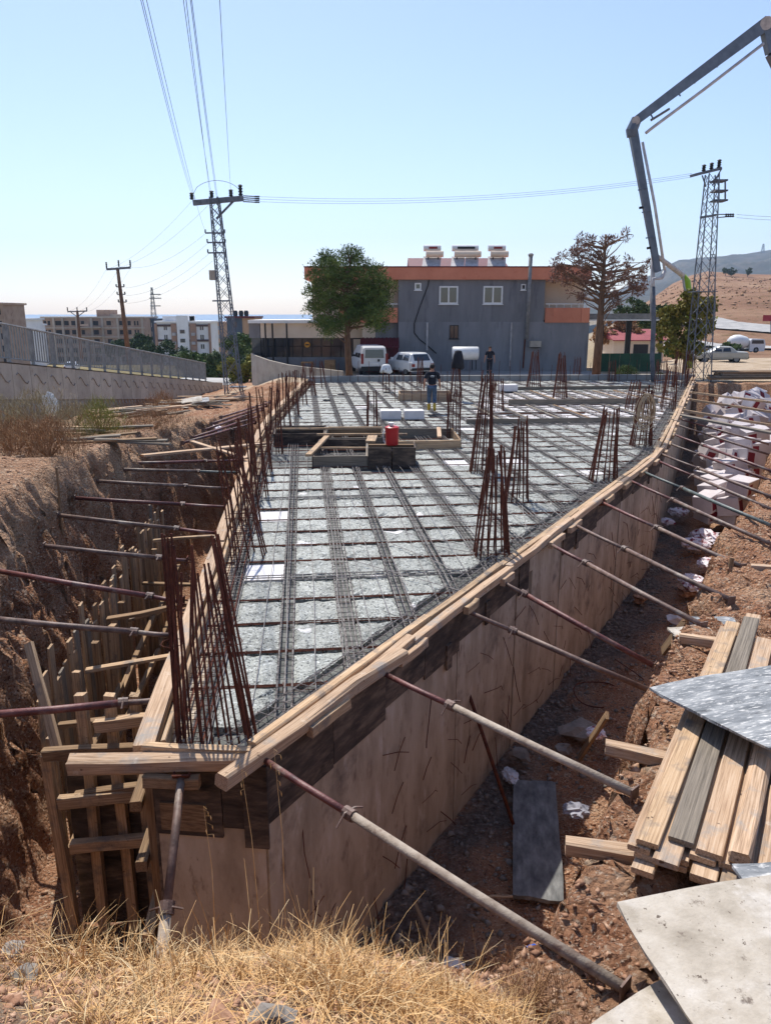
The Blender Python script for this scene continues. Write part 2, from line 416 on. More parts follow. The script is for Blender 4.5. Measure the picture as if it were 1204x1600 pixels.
def ground_material():
    m = bpy.data.materials.new('red_earth_ground'); m.use_nodes = True
    nt = m.node_tree; N = nt.nodes; L = nt.links
    bs = N['Principled BSDF']; bs.inputs['Roughness'].default_value = 0.95; bs.inputs['Specular IOR Level'].default_value = 0.1
    tc = N.new('ShaderNodeTexCoord'); co = tc.outputs['Object']
    def noise(sc, det=8, rough=0.65):
        n = N.new('ShaderNodeTexNoise'); n.inputs['Scale'].default_value = sc; n.inputs['Detail'].default_value = det
        n.inputs['Roughness'].default_value = rough; L.new(co, n.inputs['Vector']); return n.outputs[0]
    def ramp(f, cols):
        r = N.new('ShaderNodeValToRGB'); el = r.color_ramp.elements
        while len(el) < len(cols): el.new(0.5)
        for e, (p, c) in zip(el, cols): e.position = p; e.color = (*s2l(c), 1)
        L.new(f, r.inputs[0]); return r.outputs[0]
    def mixc(f, a, b):
        x = N.new('ShaderNodeMix'); x.data_type = 'RGBA'
        if isinstance(f, float): x.inputs[0].default_value = f
        else: L.new(f, x.inputs[0])
        L.new(a, x.inputs[6])
        if isinstance(b, tuple): x.inputs[7].default_value = (*s2l(b), 1)
        else: L.new(b, x.inputs[7])
        return x.outputs[2]
    def mrange(f, lo, hi):
        r = N.new('ShaderNodeMapRange'); r.inputs[1].default_value = lo; r.inputs[2].default_value = hi
        r.interpolation_type = 'SMOOTHSTEP'
        L.new(f, r.inputs[0]); return r.outputs[0]
    earth = ramp(noise(1.3), [(0.3, (136, 94, 70)), (0.45, (170, 122, 92)), (0.6, (190, 148, 116)), (0.75, (208, 176, 146))])
    earth = mixc(mrange(noise(9), 0.56, 0.66), earth, (204, 178, 152))
    earth = mixc(mrange(noise(5), 0.6, 0.72), earth, (104, 68, 52))
    earth = mixc(mrange(noise(34, 4), 0.56, 0.62), earth, (212, 186, 160))
    earth = mixc(mrange(noise(26, 5), 0.57, 0.64), earth, (96, 64, 48))
    # pale trodden yard dust, ochre hillside, far olive-grey land
    at = N.new('ShaderNodeAttribute'); at.attribute_name = 'zone'
    sp = N.new('ShaderNodeSeparateColor'); L.new(at.outputs['Color'], sp.inputs[0])
    dust = ramp(noise(0.6), [(0.3, (176, 152, 124)), (0.5, (200, 178, 150)), (0.7, (214, 196, 172))])
    hill = ramp(noise(0.03, 10, 0.7), [(0.3, (110, 80, 58)), (0.45, (138, 104, 80)), (0.6, (152, 120, 94)), (0.75, (174, 146, 118))])
    hill = mixc(mrange(noise(0.22, 8), 0.55, 0.68), hill, (104, 84, 50))
    hill = mixc(mrange(noise(0.5, 6), 0.6, 0.68), hill, (84, 74, 46))
    far = ramp(noise(0.01, 8), [(0.3, (98, 94, 64)), (0.5, (134, 122, 88)), (0.7, (160, 146, 112))])
    gravel = ramp(noise(12), [(0.3, (84, 74, 66)), (0.5, (122, 110, 100)), (0.7, (160, 148, 138))])
    c = mixc(sp.outputs[0], earth, dust)
    c = mixc(sp.outputs[1], c, hill)
    c = mixc(sp.outputs[2], c, far)
    ag = N.new('ShaderNodeAttribute'); ag.attribute_name = 'gravel'
    c = mixc(ag.outputs['Fac'], c, gravel)
    L.new(c, bs.inputs['Base Color'])
    vo = N.new('ShaderNodeTexVoronoi'); vo.inputs['Scale'].default_value = 22; L.new(co, vo.inputs['Vector'])
    ad = N.new('ShaderNodeMath'); ad.operation = 'MULTIPLY_ADD'; ad.inputs[1].default_value = -0.35
    L.new(vo.outputs['Distance'], ad.inputs[0]); L.new(noise(7, 10, 0.72), ad.inputs[2])
    bp = N.new('ShaderNodeBump'); bp.inputs['Strength'].default_value = 1.0; bp.inputs['Distance'].default_value = 0.16
    L.new(ad.outputs[0], bp.inputs['Height']); L.new(bp.outputs[0], bs.inputs['Normal'])
    return m
EARTH = ground_material()

# ------------------------------------------------------------------ plan of the site
POLY = [(-1.95, 5.72), (-1.02, 5.62), (-0.04, 7.3), (1.27, 9.55), (2.58, 11.8), (4.7, 15.45), (7.0, 19.4), (8.28, 22.4), (12.54, 32.4), (17.3, 43.6),
        (-4.28, 42.2), (-4.0, 26.0), (-3.58, 21.0), (-2.54, 11.4)]
PV = np.array(POLY)

def poly_dist(x, y):
    """signed distance to the slab outline, outside positive; also index of the nearest edge"""
    x = np.asarray(x, float); y = np.asarray(y, float)
    best = np.full(x.shape, 1e9); idx = np.zeros(x.shape, int); inside = np.ones(x.shape, bool)
    n = len(PV)
    for i in range(n):
        ax, ay = PV[i]; bx, by = PV[(i + 1) % n]
        ex, ey = bx - ax, by - ay
        t = np.clip(((x - ax) * ex + (y - ay) * ey) / (ex * ex + ey * ey), 0, 1)
        d = np.hypot(x - ax - t * ex, y - ay - t * ey)
        w = d < best
        best = np.where(w, d, best); idx = np.where(w, i, idx)
        inside &= (ex * (y - ay) - ey * (x - ax)) >= 0
    return np.where(inside, -best, best), idx

FLOOR_Z = -2.95
def interp(xp, pts):
    return np.interp(xp, [p[0] for p in pts], [p[1] for p in pts])

def ground_z(x, y, detail=True):
    x = np.asarray(x, float); y = np.asarray(y, float)
    d, idx = poly_dist(x, y)
    # open ground before the excavation
    az = x / np.maximum(np.abs(y), 1.0)
    right = 0.02 + 0.0 * x
    wr = sstep(0.45, 1.0, x)
    front_l = np.clip(1.18 - 0.35 * sstep(-0.3, 0.7, x) + 0.72 * (2.5 - y), -5, 2.0)
    front_r = np.clip(-0.02 + 1.3 * (2.0 - y), -0.02, 2.0)
    near_r = np.where(y < 6, np.maximum(front_r, 0.02), 0.02)
    lbase = interp(y, [(-50, 2.2), (6, 1.2), (13, 1.1), (20, 0.62), (30, -0.1), (40, -0.72), (48, -1.1), (60, -1.6)])
    dl = np.clip(-3.6 - x - 0.075 * (y - 9), 0, 50)
    left = np.minimum(0.15 + 0.42 * dl, lbase)
    near_l = np.where(y < 3.2, np.maximum(np.minimum(front_l, 2.0), 0.2), 0)
    wl = 1 - sstep(-3.0, 0.0, x + 0.08 * (y - 6))
    g = near_r * wr + (1 - wr) * np.maximum(left * sstep(2.2, 4.6, y) + np.clip(front_l, 0.1, 2.0) * (1 - sstep(2.2, 4.6, y)), np.where(y < 4.5, np.clip(front_l, 0.1, 2.0), -9))
    mid = -0.02 + 0 * x
    wmid = sstep(6.5, 9, y) * (x > -1)
    g = g * (1 - wmid) + mid * wmid
    # the yard and the far land
    yard = interp(y, [(0, 0), (40, -0.12), (48, -0.3), (60, -0.42), (72, -0.55)])
    rp = interp(y, [(0, 0), (72, -0.55), (110, -2.6), (165, -4.3), (188, -3.2), (238, 2.2), (262, 4.2), (420, 18), (620, 33), (900, 44), (2000, 40), (30000, 40)])
    lp = interp(y, [(0, 0), (48, -0.95), (60, -2.2), (90, -5.5), (160, -9.5), (280, -14), (800, -34), (2500, -58), (4000, -75), (30000, -95)])
    wrr = sstep(0.22, 0.40, az)
    farz = lp * (1 - wrr) + rp * wrr
    wyard = sstep(38, 43, y)
    wleft = 1 - sstep(-9.6, -6.0, x)
    g1 = yard * (1 - wleft) + lbase * wleft
    g = g * (1 - wyard) + g1 * wyard
    wf = sstep(56, 95, y)
    g = g * (1 - wf) + farz * wf
    # road terrace behind the panel wall
    road = interp(y, [(-50, 9.6), (12, 3.0), (21, 2.2), (48, -0.62), (60, -1.9), (80, -4.2)])
    wroad = sstep(-10.75, -10.95, x) * (1 - sstep(52, 66, y)) 
    g = g * (1 - wroad) + road * wroad
    if detail:
        amp = np.where(y < 45, 1.0, np.clip(y / 45.0, 1, 60) * 0.9) * np.where(wroad > 0.5, 0.12, 1)
        fade = np.where((y > 40) & (y < 62) & (x > -9), 0.15, 1.0)
        g = g + fade * (0.07 * fbm(x * 0.9, y * 0.9, 4, 3) * np.minimum(amp, 1) + np.where(y > 120, 1.0, 0.0) * sstep(120, 400, y) * 2.2 * fbm(x * 0.012, y * 0.012, 5, 8) * (0.3 + wrr))
    if detail:
        g = g + np.where((y < 24), 0.03 * fbm(x * 5.5, y * 5.5, 3, 13), 0)
    # the excavation
    isr = (idx >= 1) & (idx <= 8); isf = idx == 0; isl = (idx >= 10)
    w0 = np.where(isr, interp(y, [(5, 2.25), (8, 2.2), (12, 1.95), (20, 2.2), (34, 4.0), (44, 4.6)]), np.where(isl, interp(y, [(5, 1.85), (14, 2.0), (24, 1.2), (36, 0.7)]), np.where(isf, 2.3, 0.02)))
    w1 = np.where(isr, w0 + interp(y, [(5, 0.36), (8, 0.36), (12, 0.5), (34, 0.6)]), np.where(isl, w0 + interp(y, [(5, 0.9), (9, 1.25), (14, 1.2), (24, 0.9), (40, 0.6)]), np.where(isf, 3.1, 0.25)))
    # corner at the front right: keep the front width on the camera side
    ang = sstep(-0.6, 0.9, x)
    fc = (idx <= 1) & (y < 5.6) & (d > 0)
    w0 = np.where(fc, 2.3 * (1 - ang) + 2.25 * ang, w0); w1 = np.where(fc, 3.1 * (1 - ang) + 2.65 * ang, w1)
    if detail:
        wob = 0.1 * fbm(x * 1.1, y * 1.1, 4, 21) + 0.05 * fbm(x * 6, y * 6, 3, 5)
        w0 = w0 + wob * np.where(w0 > 0.3, 1, 0); w1 = w1 + wob * 1.25 * np.where(w0 > 0.3, 1, 0)
    deep = interp(y, [(0, 1), (41.6, 1), (42.6, 0)])
    shallow = np.where(isl, interp(y, [(0, 1), (22, 1), (30, 0.45), (41, 0.15)]), 1.0)
    fl = FLOOR_Z * shallow + (0.06 * fbm(x * 2.2, y * 2.2, 4, 31) if detail else 0) + np.where(isr, 0.04 * np.clip(d - 0.9, 0, 3), 0)
    t = np.clip((d - w0) / np.maximum(w1 - w0, 0.05), 0, 1)
    t = 0.35 * t + 0.65 * t * t * (3 - 2 * t)
    z = fl + (g - fl) * t
    z = np.where(d < 0, FLOOR_Z - 0.05, z)
    z = np.where((d < 0.3) & (idx == 9), np.where(d < 0, FLOOR_Z, np.minimum(g, -0.15)), z)
    return z * 1.0 if False else np.where((y > 42.6) & (d > 0), g, z)

def gz(x, y):
    return float(ground_z(np.array([x]), np.array([y]))[0])

def axis(segs):
    out = [segs[0][0]]
    for (a, b, st) in segs:
        n = max(1, int(round((b - a) / st)))
        out += [a + (b - a) * (i + 1) / n for i in range(n)]
    return out
def growth(a, b, s0, k):
    out = []; x = a; s = s0
    while x < b:
        s *= k; x += s; out.append(min(x, b))
    return out
xs = axis([(-12.0, -6.2, 0.14), (-6.2, 6.0, 0.055), (6.0, 20.0, 0.14), (20.0, 26.0, 0.5)])
xs = [-v for v in growth(12.0, 30000, 0.3, 1.22)][::-1] + xs + growth(26.0, 30000, 0.7, 1.13)
ys = axis([(-4, 0.6, 0.4), (0.6, 12.5, 0.06), (12.5, 26, 0.11), (26, 46, 0.2), (46, 70, 0.6)])
ys = ys + growth(70, 30000, 0.8, 1.06)
ys = [-400, -100, -30, -12, -7] + ys
XX, YY = np.meshgrid(np.array(xs), np.array(ys))
ZZ = ground_z(XX, YY)
DD, II = poly_dist(XX, YY)
# shake the steep bank faces sideways so that they break up into clods
cliff = sstep(-2.8, -2.2, ZZ) * (DD > 0.6) * (YY < 44) * (DD < 5) * (ZZ < 0.55) * ((YY > 4.2) | (XX > 1.1))
XJ = XX + cliff * (0.10 * fbm(YY * 2.1 + 3, ZZ * 3.4 + XX * 1.7, 4, 41) + 0.05 * fbm(YY * 8 + XX * 5, ZZ * 10 - YY * 3, 3, 43))
YJ = YY + cliff * (0.10 * fbm(XX * 2.1 - YY * 1.3, ZZ * 3.4 + 7, 4, 47) + 0.05 * fbm(XX * 9, ZZ * 10 + YY * 4, 3, 49))
ZZ = ZZ + cliff * 0.07 * fbm(XX * 4.5 + ZZ, YY * 4.5 - ZZ * 2, 4, 53)
nx, ny = len(xs), len(ys)
V = np.stack([XJ, YJ, ZZ], -1).reshape(-1, 3)
ii = np.arange(ny * nx).reshape(ny, nx)
F = np.stack([ii[:-1, :-1], ii[:-1, 1:], ii[1:, 1:], ii[1:, :-1]], -1).reshape(-1, 4)
me = mesh_np('ground', V, F, EARTH, smooth=True)
AZ = XX / np.maximum(np.abs(YY), 1)
dust = np.maximum(sstep(43.2, 46, YY + 2 * fbm(XX * .3, YY * .3, 3, 2)) * sstep(-10.5, -8.5, XX), 0.0)
dust = np.maximum(dust, 0.25 * (XX < -4.2) * (ZZ > 0.1) * (YY > 4) * (YY < 40))
dust = np.maximum(dust, 0.45 * sstep(0.1, 0.8, fbm(XX * 0.35, YY * 0.35, 3, 71)) * (DD > 3.2))
dust = np.maximum(dust, 0.35 * (YY < 3.4) * (ZZ > 0.9))
hillm = sstep(80, 130, YY) * sstep(0.2, 0.34, AZ)
farm = sstep(70, 130, YY) * (1 - sstep(0.2, 0.34, AZ))
zc = np.stack([dust, hillm, farm, np.ones_like(dust)], -1).reshape(-1, 4).astype(np.float32)
at = me.attributes.new('zone', 'FLOAT_COLOR', 'POINT'); at.data.foreach_set('color', zc.ravel())
gr = ((ZZ < -2.5) * (DD > 0) * np.clip(1.1 - np.abs(DD - 0.25) * 1.3 + 0.5 * fbm(XX * 1.5, YY * 1.5, 4, 15), 0, 1)).astype(np.float32)
at2 = me.attributes.new('gravel', 'FLOAT', 'POINT'); at2.data.foreach_set('value', gr.ravel())
g_ob = bpy.data.objects.new('ground', me)
reg(g_ob, None, 'red brown earth of the building plot running out to the dry hills', 'ground', kind='structure')

# ------------------------------------------------------------------ sea, mountains, road
SEA = M('hazy_sea_water', [(0.3, (70, 96, 122)), (0.7, (92, 118, 142))], 0.002, 0.3, 0.0)
mb = MB(); mb.add([(-60000, 2600, -78), (4000, 2600, -78), (4000, 58000, -78), (-60000, 58000, -78)], [(0, 1, 2, 3)])
mb.build('sea', SEA, label='pale blue sea along the horizon beyond the town', cat='sea', kind='structure')

MOUNT = M('dry_mountain_scrub', [(0.3, (48, 47, 40)), (0.5, (68, 63, 52)), (0.7, (92, 84, 70))], 0.006, 0.95, 0.0, detail=12,
          spots=[((52, 54, 36), 0.02, 0.5, 0.62), ((46, 50, 34), 0.09, 0.52, 0.64), ((136, 122, 100), 0.004, 0.62, 0.78)], rnd=0)
def mountain(name, label, ridge, y0, y1, zb, seed, n=260, m=70, rough=1.0):
    us = np.linspace(ridge[0][0], ridge[-1][0], n)
    rv = interp(us, ridge)
    V = []
    for j in range(m):
        t = j / (m - 1)
        y = y0 + (y1 - y0) * t
        for i in range(n):
            p = A(us[i], rv[i], y1)
            k = p.x / p.y
            h = (p.z - zb) * (t ** 0.8 if t < 1 else 1)
            V.append((k * y, y, zb + h))
    # a back slope so that the ridge has thickness
    for i in range(n):
        p = A(us[i], rv[i], y1)
        V.append((p.x * 1.5, y1 * 1.5, zb))
    V = np.array(V)
    nz = fbm(V[:, 0] * 0.0022, V[:, 1] * 0.0022, 6, seed)
    gul = np.abs(fbm(V[:, 0] * 0.004 + 5, V[:, 1] * 0.0016, 5, seed + 9))
    tt = np.concatenate([np.repeat(np.linspace(0, 1, m), n), np.ones(n)])
    V[:, 2] += rough * (np.sin(np.clip(tt, 0, 1) * math.pi) * (26 * nz - 34 * gul + 10) + tt * 7 * nz * (np.arange(len(V)) < m * n))
    ii = np.arange((m + 1) * n).reshape(m + 1, n)
    F = np.stack([ii[:-1, :-1], ii[:-1, 1:], ii[1:, 1:], ii[1:, :-1]], -1).reshape(-1, 4)
    o = bpy.data.objects.new(name, mesh_np(name, V, F, MOUNT, smooth=True))
    reg(o, None, label, 'mountain', kind='structure')
mountain('mountain', 'blue hazy scrub covered mountain ridge behind the brown slope',
         [(760, 492), (860, 484), (925, 470), (985, 452), (1035, 426), (1060, 411), (1085, 405), (1125, 402), (1165, 397), (1204, 391), (1300, 380), (1500, 372)], 1500, 3000, 0, 3)
mountain('mountain_spur', 'pale nearer mountain spur at the foot of the ridge',
         [(1090, 470), (1130, 462), (1165, 447), (1204, 427), (1260, 405), (1400, 390)], 900, 1400, 10, 9, rough=0.35)

ASPH = M('pale_worn_asphalt', [(0.3, (148, 146, 142)), (0.6, (172, 169, 163))], 0.4, 0.9, 0.0, spots=((130, 128, 124), 0.15, 0.6, 0.8), rnd=0)
def ribbon(name, pts, width, mat, label, cat, zoff=0.12, seg=40):
    """road laid on the land: centre line points (x, y)"""
    P = [Vector((*p, 0)) for p in pts]
    line = []
    for i in range(len(P) - 1):
        for k in range(seg):
            line.append(P[i].lerp(P[i + 1], k / seg))
    line.append(P[-1])
    vs = []; fs = []
    for i, p in enumerate(line):
        t = (line[min(i + 1, len(line) - 1)] - line[max(i - 1, 0)]).normalized()
        nrm = Vector((-t.y, t.x, 0))
        for s in (-1, -0.5, 0, 0.5, 1):
            q = p + nrm * (width / 2 * s)
            vs.append((q.x, q.y, 0))
    z = ground_z(np.array([v[0] for v in vs]), np.array([v[1] for v in vs]))
    z = z + zoff
    vs = [(v[0], v[1], zz) for v, zz in zip(vs, z)]
    for i in range(len(line) - 1):
        for k in range(4):
            a = i * 5 + k
            fs.append((a, a + 1, a + 6, a + 5))
    return MB().add(vs, fs).build(name, mat, label=label, cat=cat, kind='structure')
ribbon('road', [(330, 200), (160, 196), (115, 206), (95, 226), (88, 260), (100, 330)], 15, ASPH, 'pale main road climbing along the foot of the brown hill', 'road', 0.5)
ribbon('slip_road', [(260, 172), (100, 168), (78, 178), (66, 205)], 8, ASPH, 'narrow pale slip road below the main road', 'road', 0.5)
ribbon('street', [(-14.2, 8), (-14.2, 21), (-14.2, 48), (-15, 70), (-22, 95)], 5.6, ASPH, 'grey street behind the panel retaining wall', 'road', 0.05)

# ------------------------------------------------------------------ the foundation: walls, deck, bars
fnd = thing('unfinished_foundation', (0, 12, FLOOR_Z), 'unfinished concrete basement with waffle deck being poured behind board edges', 'foundation')
def polyline_at(pts, s):
    for i in range(len(pts) - 1):
        a, b = Vector(pts[i]), Vector(pts[i + 1])
        l = (b - a).length
        if s <= l or i == len(pts) - 2:
            return a + (b - a) * (s / l), (b - a).normalized()
        s -= l
def plen(pts): return sum((Vector(pts[i + 1]) - Vector(pts[i])).length for i in range(len(pts) - 1))
RIGHT = [POLY[i] for i in range(1, 10)]
LEFT = [POLY[0], POLY[13], POLY[12], POLY[11], POLY[10]]
def wall_piece(p, q, nrm, d0, d1, z0, z1):
    """vertical slab between plan points p,q, spanning offsets d0..d1 along nrm"""
    a0 = p + nrm * d0; a1 = p + nrm * d1; b0 = q + nrm * d0; b1 = q + nrm * d1
    vs = [(*a0, z0), (*b0, z0), (*b1, z0), (*a1, z0), (*a0, z1), (*b0, z1), (*b1, z1), (*a1, z1)]
    return MB().add(vs, [(0, 3, 2, 1), (4, 5, 6, 7), (0, 1, 5, 4), (1, 2, 6, 5), (2, 3, 7, 6), (3, 0, 4, 7)])

L_R = plen(RIGHT)
# concrete lifts, one panel per shutter, hair joints between
s = 0.02; k = 0
joints = []
while s < L_R - 0.3:
    ln = random.choice([1.9, 2.05, 1.95, 2.1])
    e = min(s + ln, L_R)
    p, t = polyline_at(RIGHT, s); q, t2 = polyline_at(RIGHT, e)
    tt = (q - p).normalized(); nrm = Vector((tt.y, -tt.x))
    out = random.uniform(-0.02, 0.016)
    if k == 3:   # panel with the slot opening
        mid = 0.45
        m0 = p.lerp(q, 0.24); m1 = p.lerp(q, 0.31)
        pc = MB()
        for (a, b, z0, z1) in ((p, m0, FLOOR_Z - 0.15, -0.03), (m1, q - tt * 0.012, FLOOR_Z - 0.15, -0.03), (m0, m1, FLOOR_Z - 0.15, -0.66), (m0, m1, -0.24, -0.03)):
            w = wall_piece(a, b, nrm, -0.28, out, z0, z1)
            pc.add(w.v, w.f)
        pc.build('wall_panel', CONC, fnd)
        wall_piece(m0, m1, nrm, -0.27, -0.22, -0.66, -0.24).build('slot_shutter', PLYD, fnd)
    else:
        wall_piece(p, q - tt * 0.03, nrm, -0.28, out, FLOOR_Z - 0.15, -0.03).build('wall_panel', CONC, fnd)
    joints.append((p, nrm))
    # shutter ply left on the upper strip, stepped lower edge
    n_sub = random.choice([1, 2])
    for a in range(n_sub):
        pa = p.lerp(q, a / n_sub); qa = p.lerp(q, (a + 1) / n_sub) - tt * 0.01
        if k == 3:
            if a: break
            pa, qa = p, p.lerp(q, 0.2)
        dep = [0.62, 0.55, 0.48, 0.52, 0.45, 0.4][min(k, 5)] + random.uniform(-0.045, 0.045)
        if k > 7: dep = random.uniform(0.18, 0.42)
        wall_piece(pa, qa, nrm, out + 0.003, out + 0.024 + random.uniform(0, .004), 0.06 - dep, 0.07).build('shutter_ply', PLYD, fnd)
        if random.random() < 0.3 and k < 9:
            c = pa.lerp(qa, random.uniform(0.2, 0.8)); b2 = c + tt * random.uniform(0.1, 0.14)
            wall_piece(c, b2, nrm, out + 0.026, out + 0.05, 0.03 - dep - random.uniform(0.02, 0.12), 0.0 - dep + random.uniform(0.2, 0.4)).build('cleat', PLYD, fnd)
    s = e; k += 1
# edge planks along the right wall, two courses
def edge_planks(line, off, z, w, h, mat, lens, z2=None, name='edge_plank', jitz=0.015, s0=0.0, s1=None):
    s = s0; total = s1 or plen(line)
    while s < total - 0.3:
        e = min(s + random.choice(lens), total)
        p, t = polyline_at(line, s); q, _ = polyline_at(line, e)
        tt = (q - p).normalized(); nrm = Vector((tt.y, -tt.x))
        if line is LEFT: nrm = -nrm
        o = off + random.uniform(-0.012, 0.012); dz = random.uniform(-jitz, jitz)
        plank(name, (*(p + nrm * o - tt * 0.02), z + dz), (*(q + nrm * o + tt * 0.02), z + dz + random.uniform(-0.01, 0.01)), w, h, mat, fnd, jit=0.006)
        s = e
edge_planks(RIGHT, 0.045, 0.125, 0.1, 0.1, WOOD2, [2.9, 3.4, 2.5])
edge_planks(RIGHT, -0.075, 0.135, 0.09, 0.11, WOOD, [3.1, 2.2, 3.7])
for i in range(26):
    s = 0.5 + i * 1.55 + random.uniform(-0.4, 0.4)
    if s > L_R - 0.5: break
    p, t = polyline_at(RIGHT, s); nrm = Vector((t.y, -t.x))
    ln = random.uniform(0.25, 0.8)
    plank('packing_block', (*(p + nrm * 0.135), 0.075), (*(p + nrm * 0.135 + t * ln), 0.08), 0.07, 0.1, random.choice([WOOD2, WOOD]), fnd)
# the projecting end of the long edge plank and the cross timber at the front corner
plank('edge_plank', (-1.27, 5.2, 0.12), (0.2, 7.42, 0.15), 0.13, 0.13, WOOD2, fnd, bev=0.02, jit=0.01)
plank('cross_timber', (-2.55, 5.5, 0.06), (-1.12, 5.55, 0.07), 0.14, 0.14, WOOD2, fnd, bev=0.02, jit=0.012)
plank('cross_timber', (-2.0, 5.66, 0.1), (-1.1, 5.6, 0.11), 0.09, 0.1, WOOD, fnd, jit=0.008)
plank('cross_timber', (-1.95, 5.46, -0.06), (-1.5, 5.44, -0.06), 0.07, 0.1, WOODB, fnd, jit=0.008)
# front wall
a, b = Vector(POLY[0]), Vector(POLY[1])
tt = (b - a).normalized(); nrm = Vector((tt.y, -tt.x))
wall_piece(a, b, nrm, -0.28, 0.0, FLOOR_Z - 0.1, -0.03).build('wall_panel', CONC, fnd)
wall_piece(a, a.lerp(b, 0.62), nrm, 0.004, 0.028, -0.72, 0.02).build('shutter_ply', PLYD, fnd)
wall_piece(a.lerp(b, 0.63), b + tt * 0.02, nrm, 0.004, 0.026, -0.62, 0.02).build('shutter_ply', PLYD, fnd)
wall_piece(b - tt * 0.16, b + tt * 0.05, nrm, 0.03, 0.055, -0.78, 0.0).build('shutter_ply', PLYD, fnd)
wall_piece(a + tt * 0.05, a + tt * 0.45, nrm, 0.03, 0.05, -0.66, -0.4).build('shutter_ply', WOODB, fnd)
# left wall: boards, studs and rails of the outside shutter
L_L = plen(LEFT)
s = 0.0
while s < L_L - 0.2:
    e = min(s + 2.4, L_L)
    p, t = polyline_at(LEFT, s); q, _ = polyline_at(LEFT, e)
    tt = (q - p).normalized(); nrm = Vector((-tt.y, tt.x))
    wall_piece(q - tt * 0.01, p, -nrm * -1, -0.28, 0.0, FLOOR_Z - 0.1, -0.02).build('wall_panel', CONC, fnd)
    wall_piece(q - tt * 0.01, p, nrm, 0.004, 0.024, -2.6, 0.05).build('shutter_ply', PLYD, fnd)
    s = e
edge_planks(LEFT, 0.06, 0.1, 0.17, 0.1, WOOD2, [2.6, 3.3, 2.9])
edge_planks(LEFT, -0.09, 0.08, 0.04, 0.16, WOOD, [2.6, 3.3, 2.9])
for i in range(30):                              # studs against the left shutter
    s = 0.25 + i * 0.48
    p, t = polyline_at(LEFT, s); nrm = Vector((-t.y, t.x))
    c = p + nrm * 0.09
    plank('stud', (*c, FLOOR_Z), (*c, random.uniform(-0.12, 0.0)), 0.09, 0.1, random.choice([WOODB, WOOD]), fnd, up=(0, 1, 0))
for z in (-0.55, -1.2, -1.9):
    for i in range(5):
        p, t = polyline_at(LEFT, 0.1 + i * 3.0); q, _ = polyline_at(LEFT, 0.1 + (i + 1) * 3.0); nrm = Vector((-t.y, t.x))
        plank('rail', (*(p + nrm * 0.2), z + random.uniform(-.1, .1)), (*(q + nrm * 0.2), z + random.uniform(-.1, .1)), 0.1, 0.1, random.choice([WOODB, WOOD]), fnd)
# tie wires poking out of the concrete
tie_me = []
for v in range(11):
    d0 = Vector((random.uniform(-1, 1), 0.12, random.uniform(-1, 0.5))).normalized()
    d1 = (d0 + Vector((random.uniform(-.5, .5), 0.02, random.uniform(-.6, .2)))).normalized()
    pts = [Vector((0, -0.01, 0)), d0 * random.uniform(0.12, 0.28)]
    pts.append(pts[-1] + d1 * random.uniform(0.06, 0.22))
    if v % 4 == 0: pts.append(pts[-1] + Vector((random.uniform(-.05, .05), 0.01, -0.06)))
    tie_me.append(MB().tube(pts, 0.005, 4).mesh('tie_wire', RUST))
s = 0.5
while s < 17:
    p, t = polyline_at(RIGHT, s); nrm = Vector((t.y, -t.x))
    for z in (-0.95, -1.55, -2.1, -2.6):
        if random.random() < 0.78:
            q = p + nrm * 0.005 + t * random.uniform(-0.15, 0.15)
            o = bpy.data.objects.new('tie_wire', random.choice(tie_me))
            o.location = Vector((*q, z + random.uniform(-0.15, 0.15))) - ORG[fnd]
            o.rotation_euler = (0, random.uniform(-0.4, 0.4), math.atan2(nrm.y, nrm.x) - math.pi / 2)
            o.scale = (random.uniform(0.8, 1.3),) * 3
            reg(o, fnd)
    s += random.uniform(0.5, 0.75)

# deck ------------------------------------------------------------
E2 = Vector((0.9945, 0.105)); E1 = Vector((-0.105, 0.9945)); O0 = Vector((-1.95, 5.72))
def local(s, t): return O0 + E2 * s + E1 * t
def inset(polys, offs):
    n = len(polys); lines = []
    for i in range(n):
        a = Vector(polys[i]); b = Vector(polys[(i + 1) % n]); d = (b - a).normalized()
        nn = Vector((-d.y, d.x))
        lines.append((a + nn * offs[i], nn))
    return lines
INS = inset(POLY, [0.3] + [0.55] * 8 + [0.3] + [0.42] * 4)
INW = inset(POLY, [0.03] + [0.06] * 8 + [0.02] + [0.06] * 4)
def clip(poly, lines):
    for (a, n) in lines:
        out = []
        for i in range(len(poly)):
            p, q = poly[i], poly[(i + 1) % len(poly)]
            dp, dq = (p - a).dot(n), (q - a).dot(n)
            if dp >= 0: out.append(p)
            if (dp >= 0) != (dq >= 0): out.append(p.lerp(q, dp / (dp - dq)))
        poly = out
        if len(poly) < 3: return []
    return poly
def clip_seg(p, q, lines):
    t0, t1 = 0.0, 1.0
    for (a, n) in lines:
        dp, dq = (p - a).dot(n), (q - a).dot(n)
        if dp < 0 and dq < 0: return None
        if dp < 0: t0 = max(t0, dp / (dp - dq))
        elif dq < 0: t1 = min(t1, dp / (dp - dq))
    if t1 - t0 < 1e-3: return None
    return p.lerp(q, t0), p.lerp(q, t1)

deck_poly = clip([Vector((-8, 4)), Vector((24, 4)), Vector((24, 46)), Vector((-8, 46))], INW)
deck = MB().prism([(p.x, p.y) for p in deck_poly], 2, -0.24, -0.075).build('deck_bed', SLURRY, fnd)

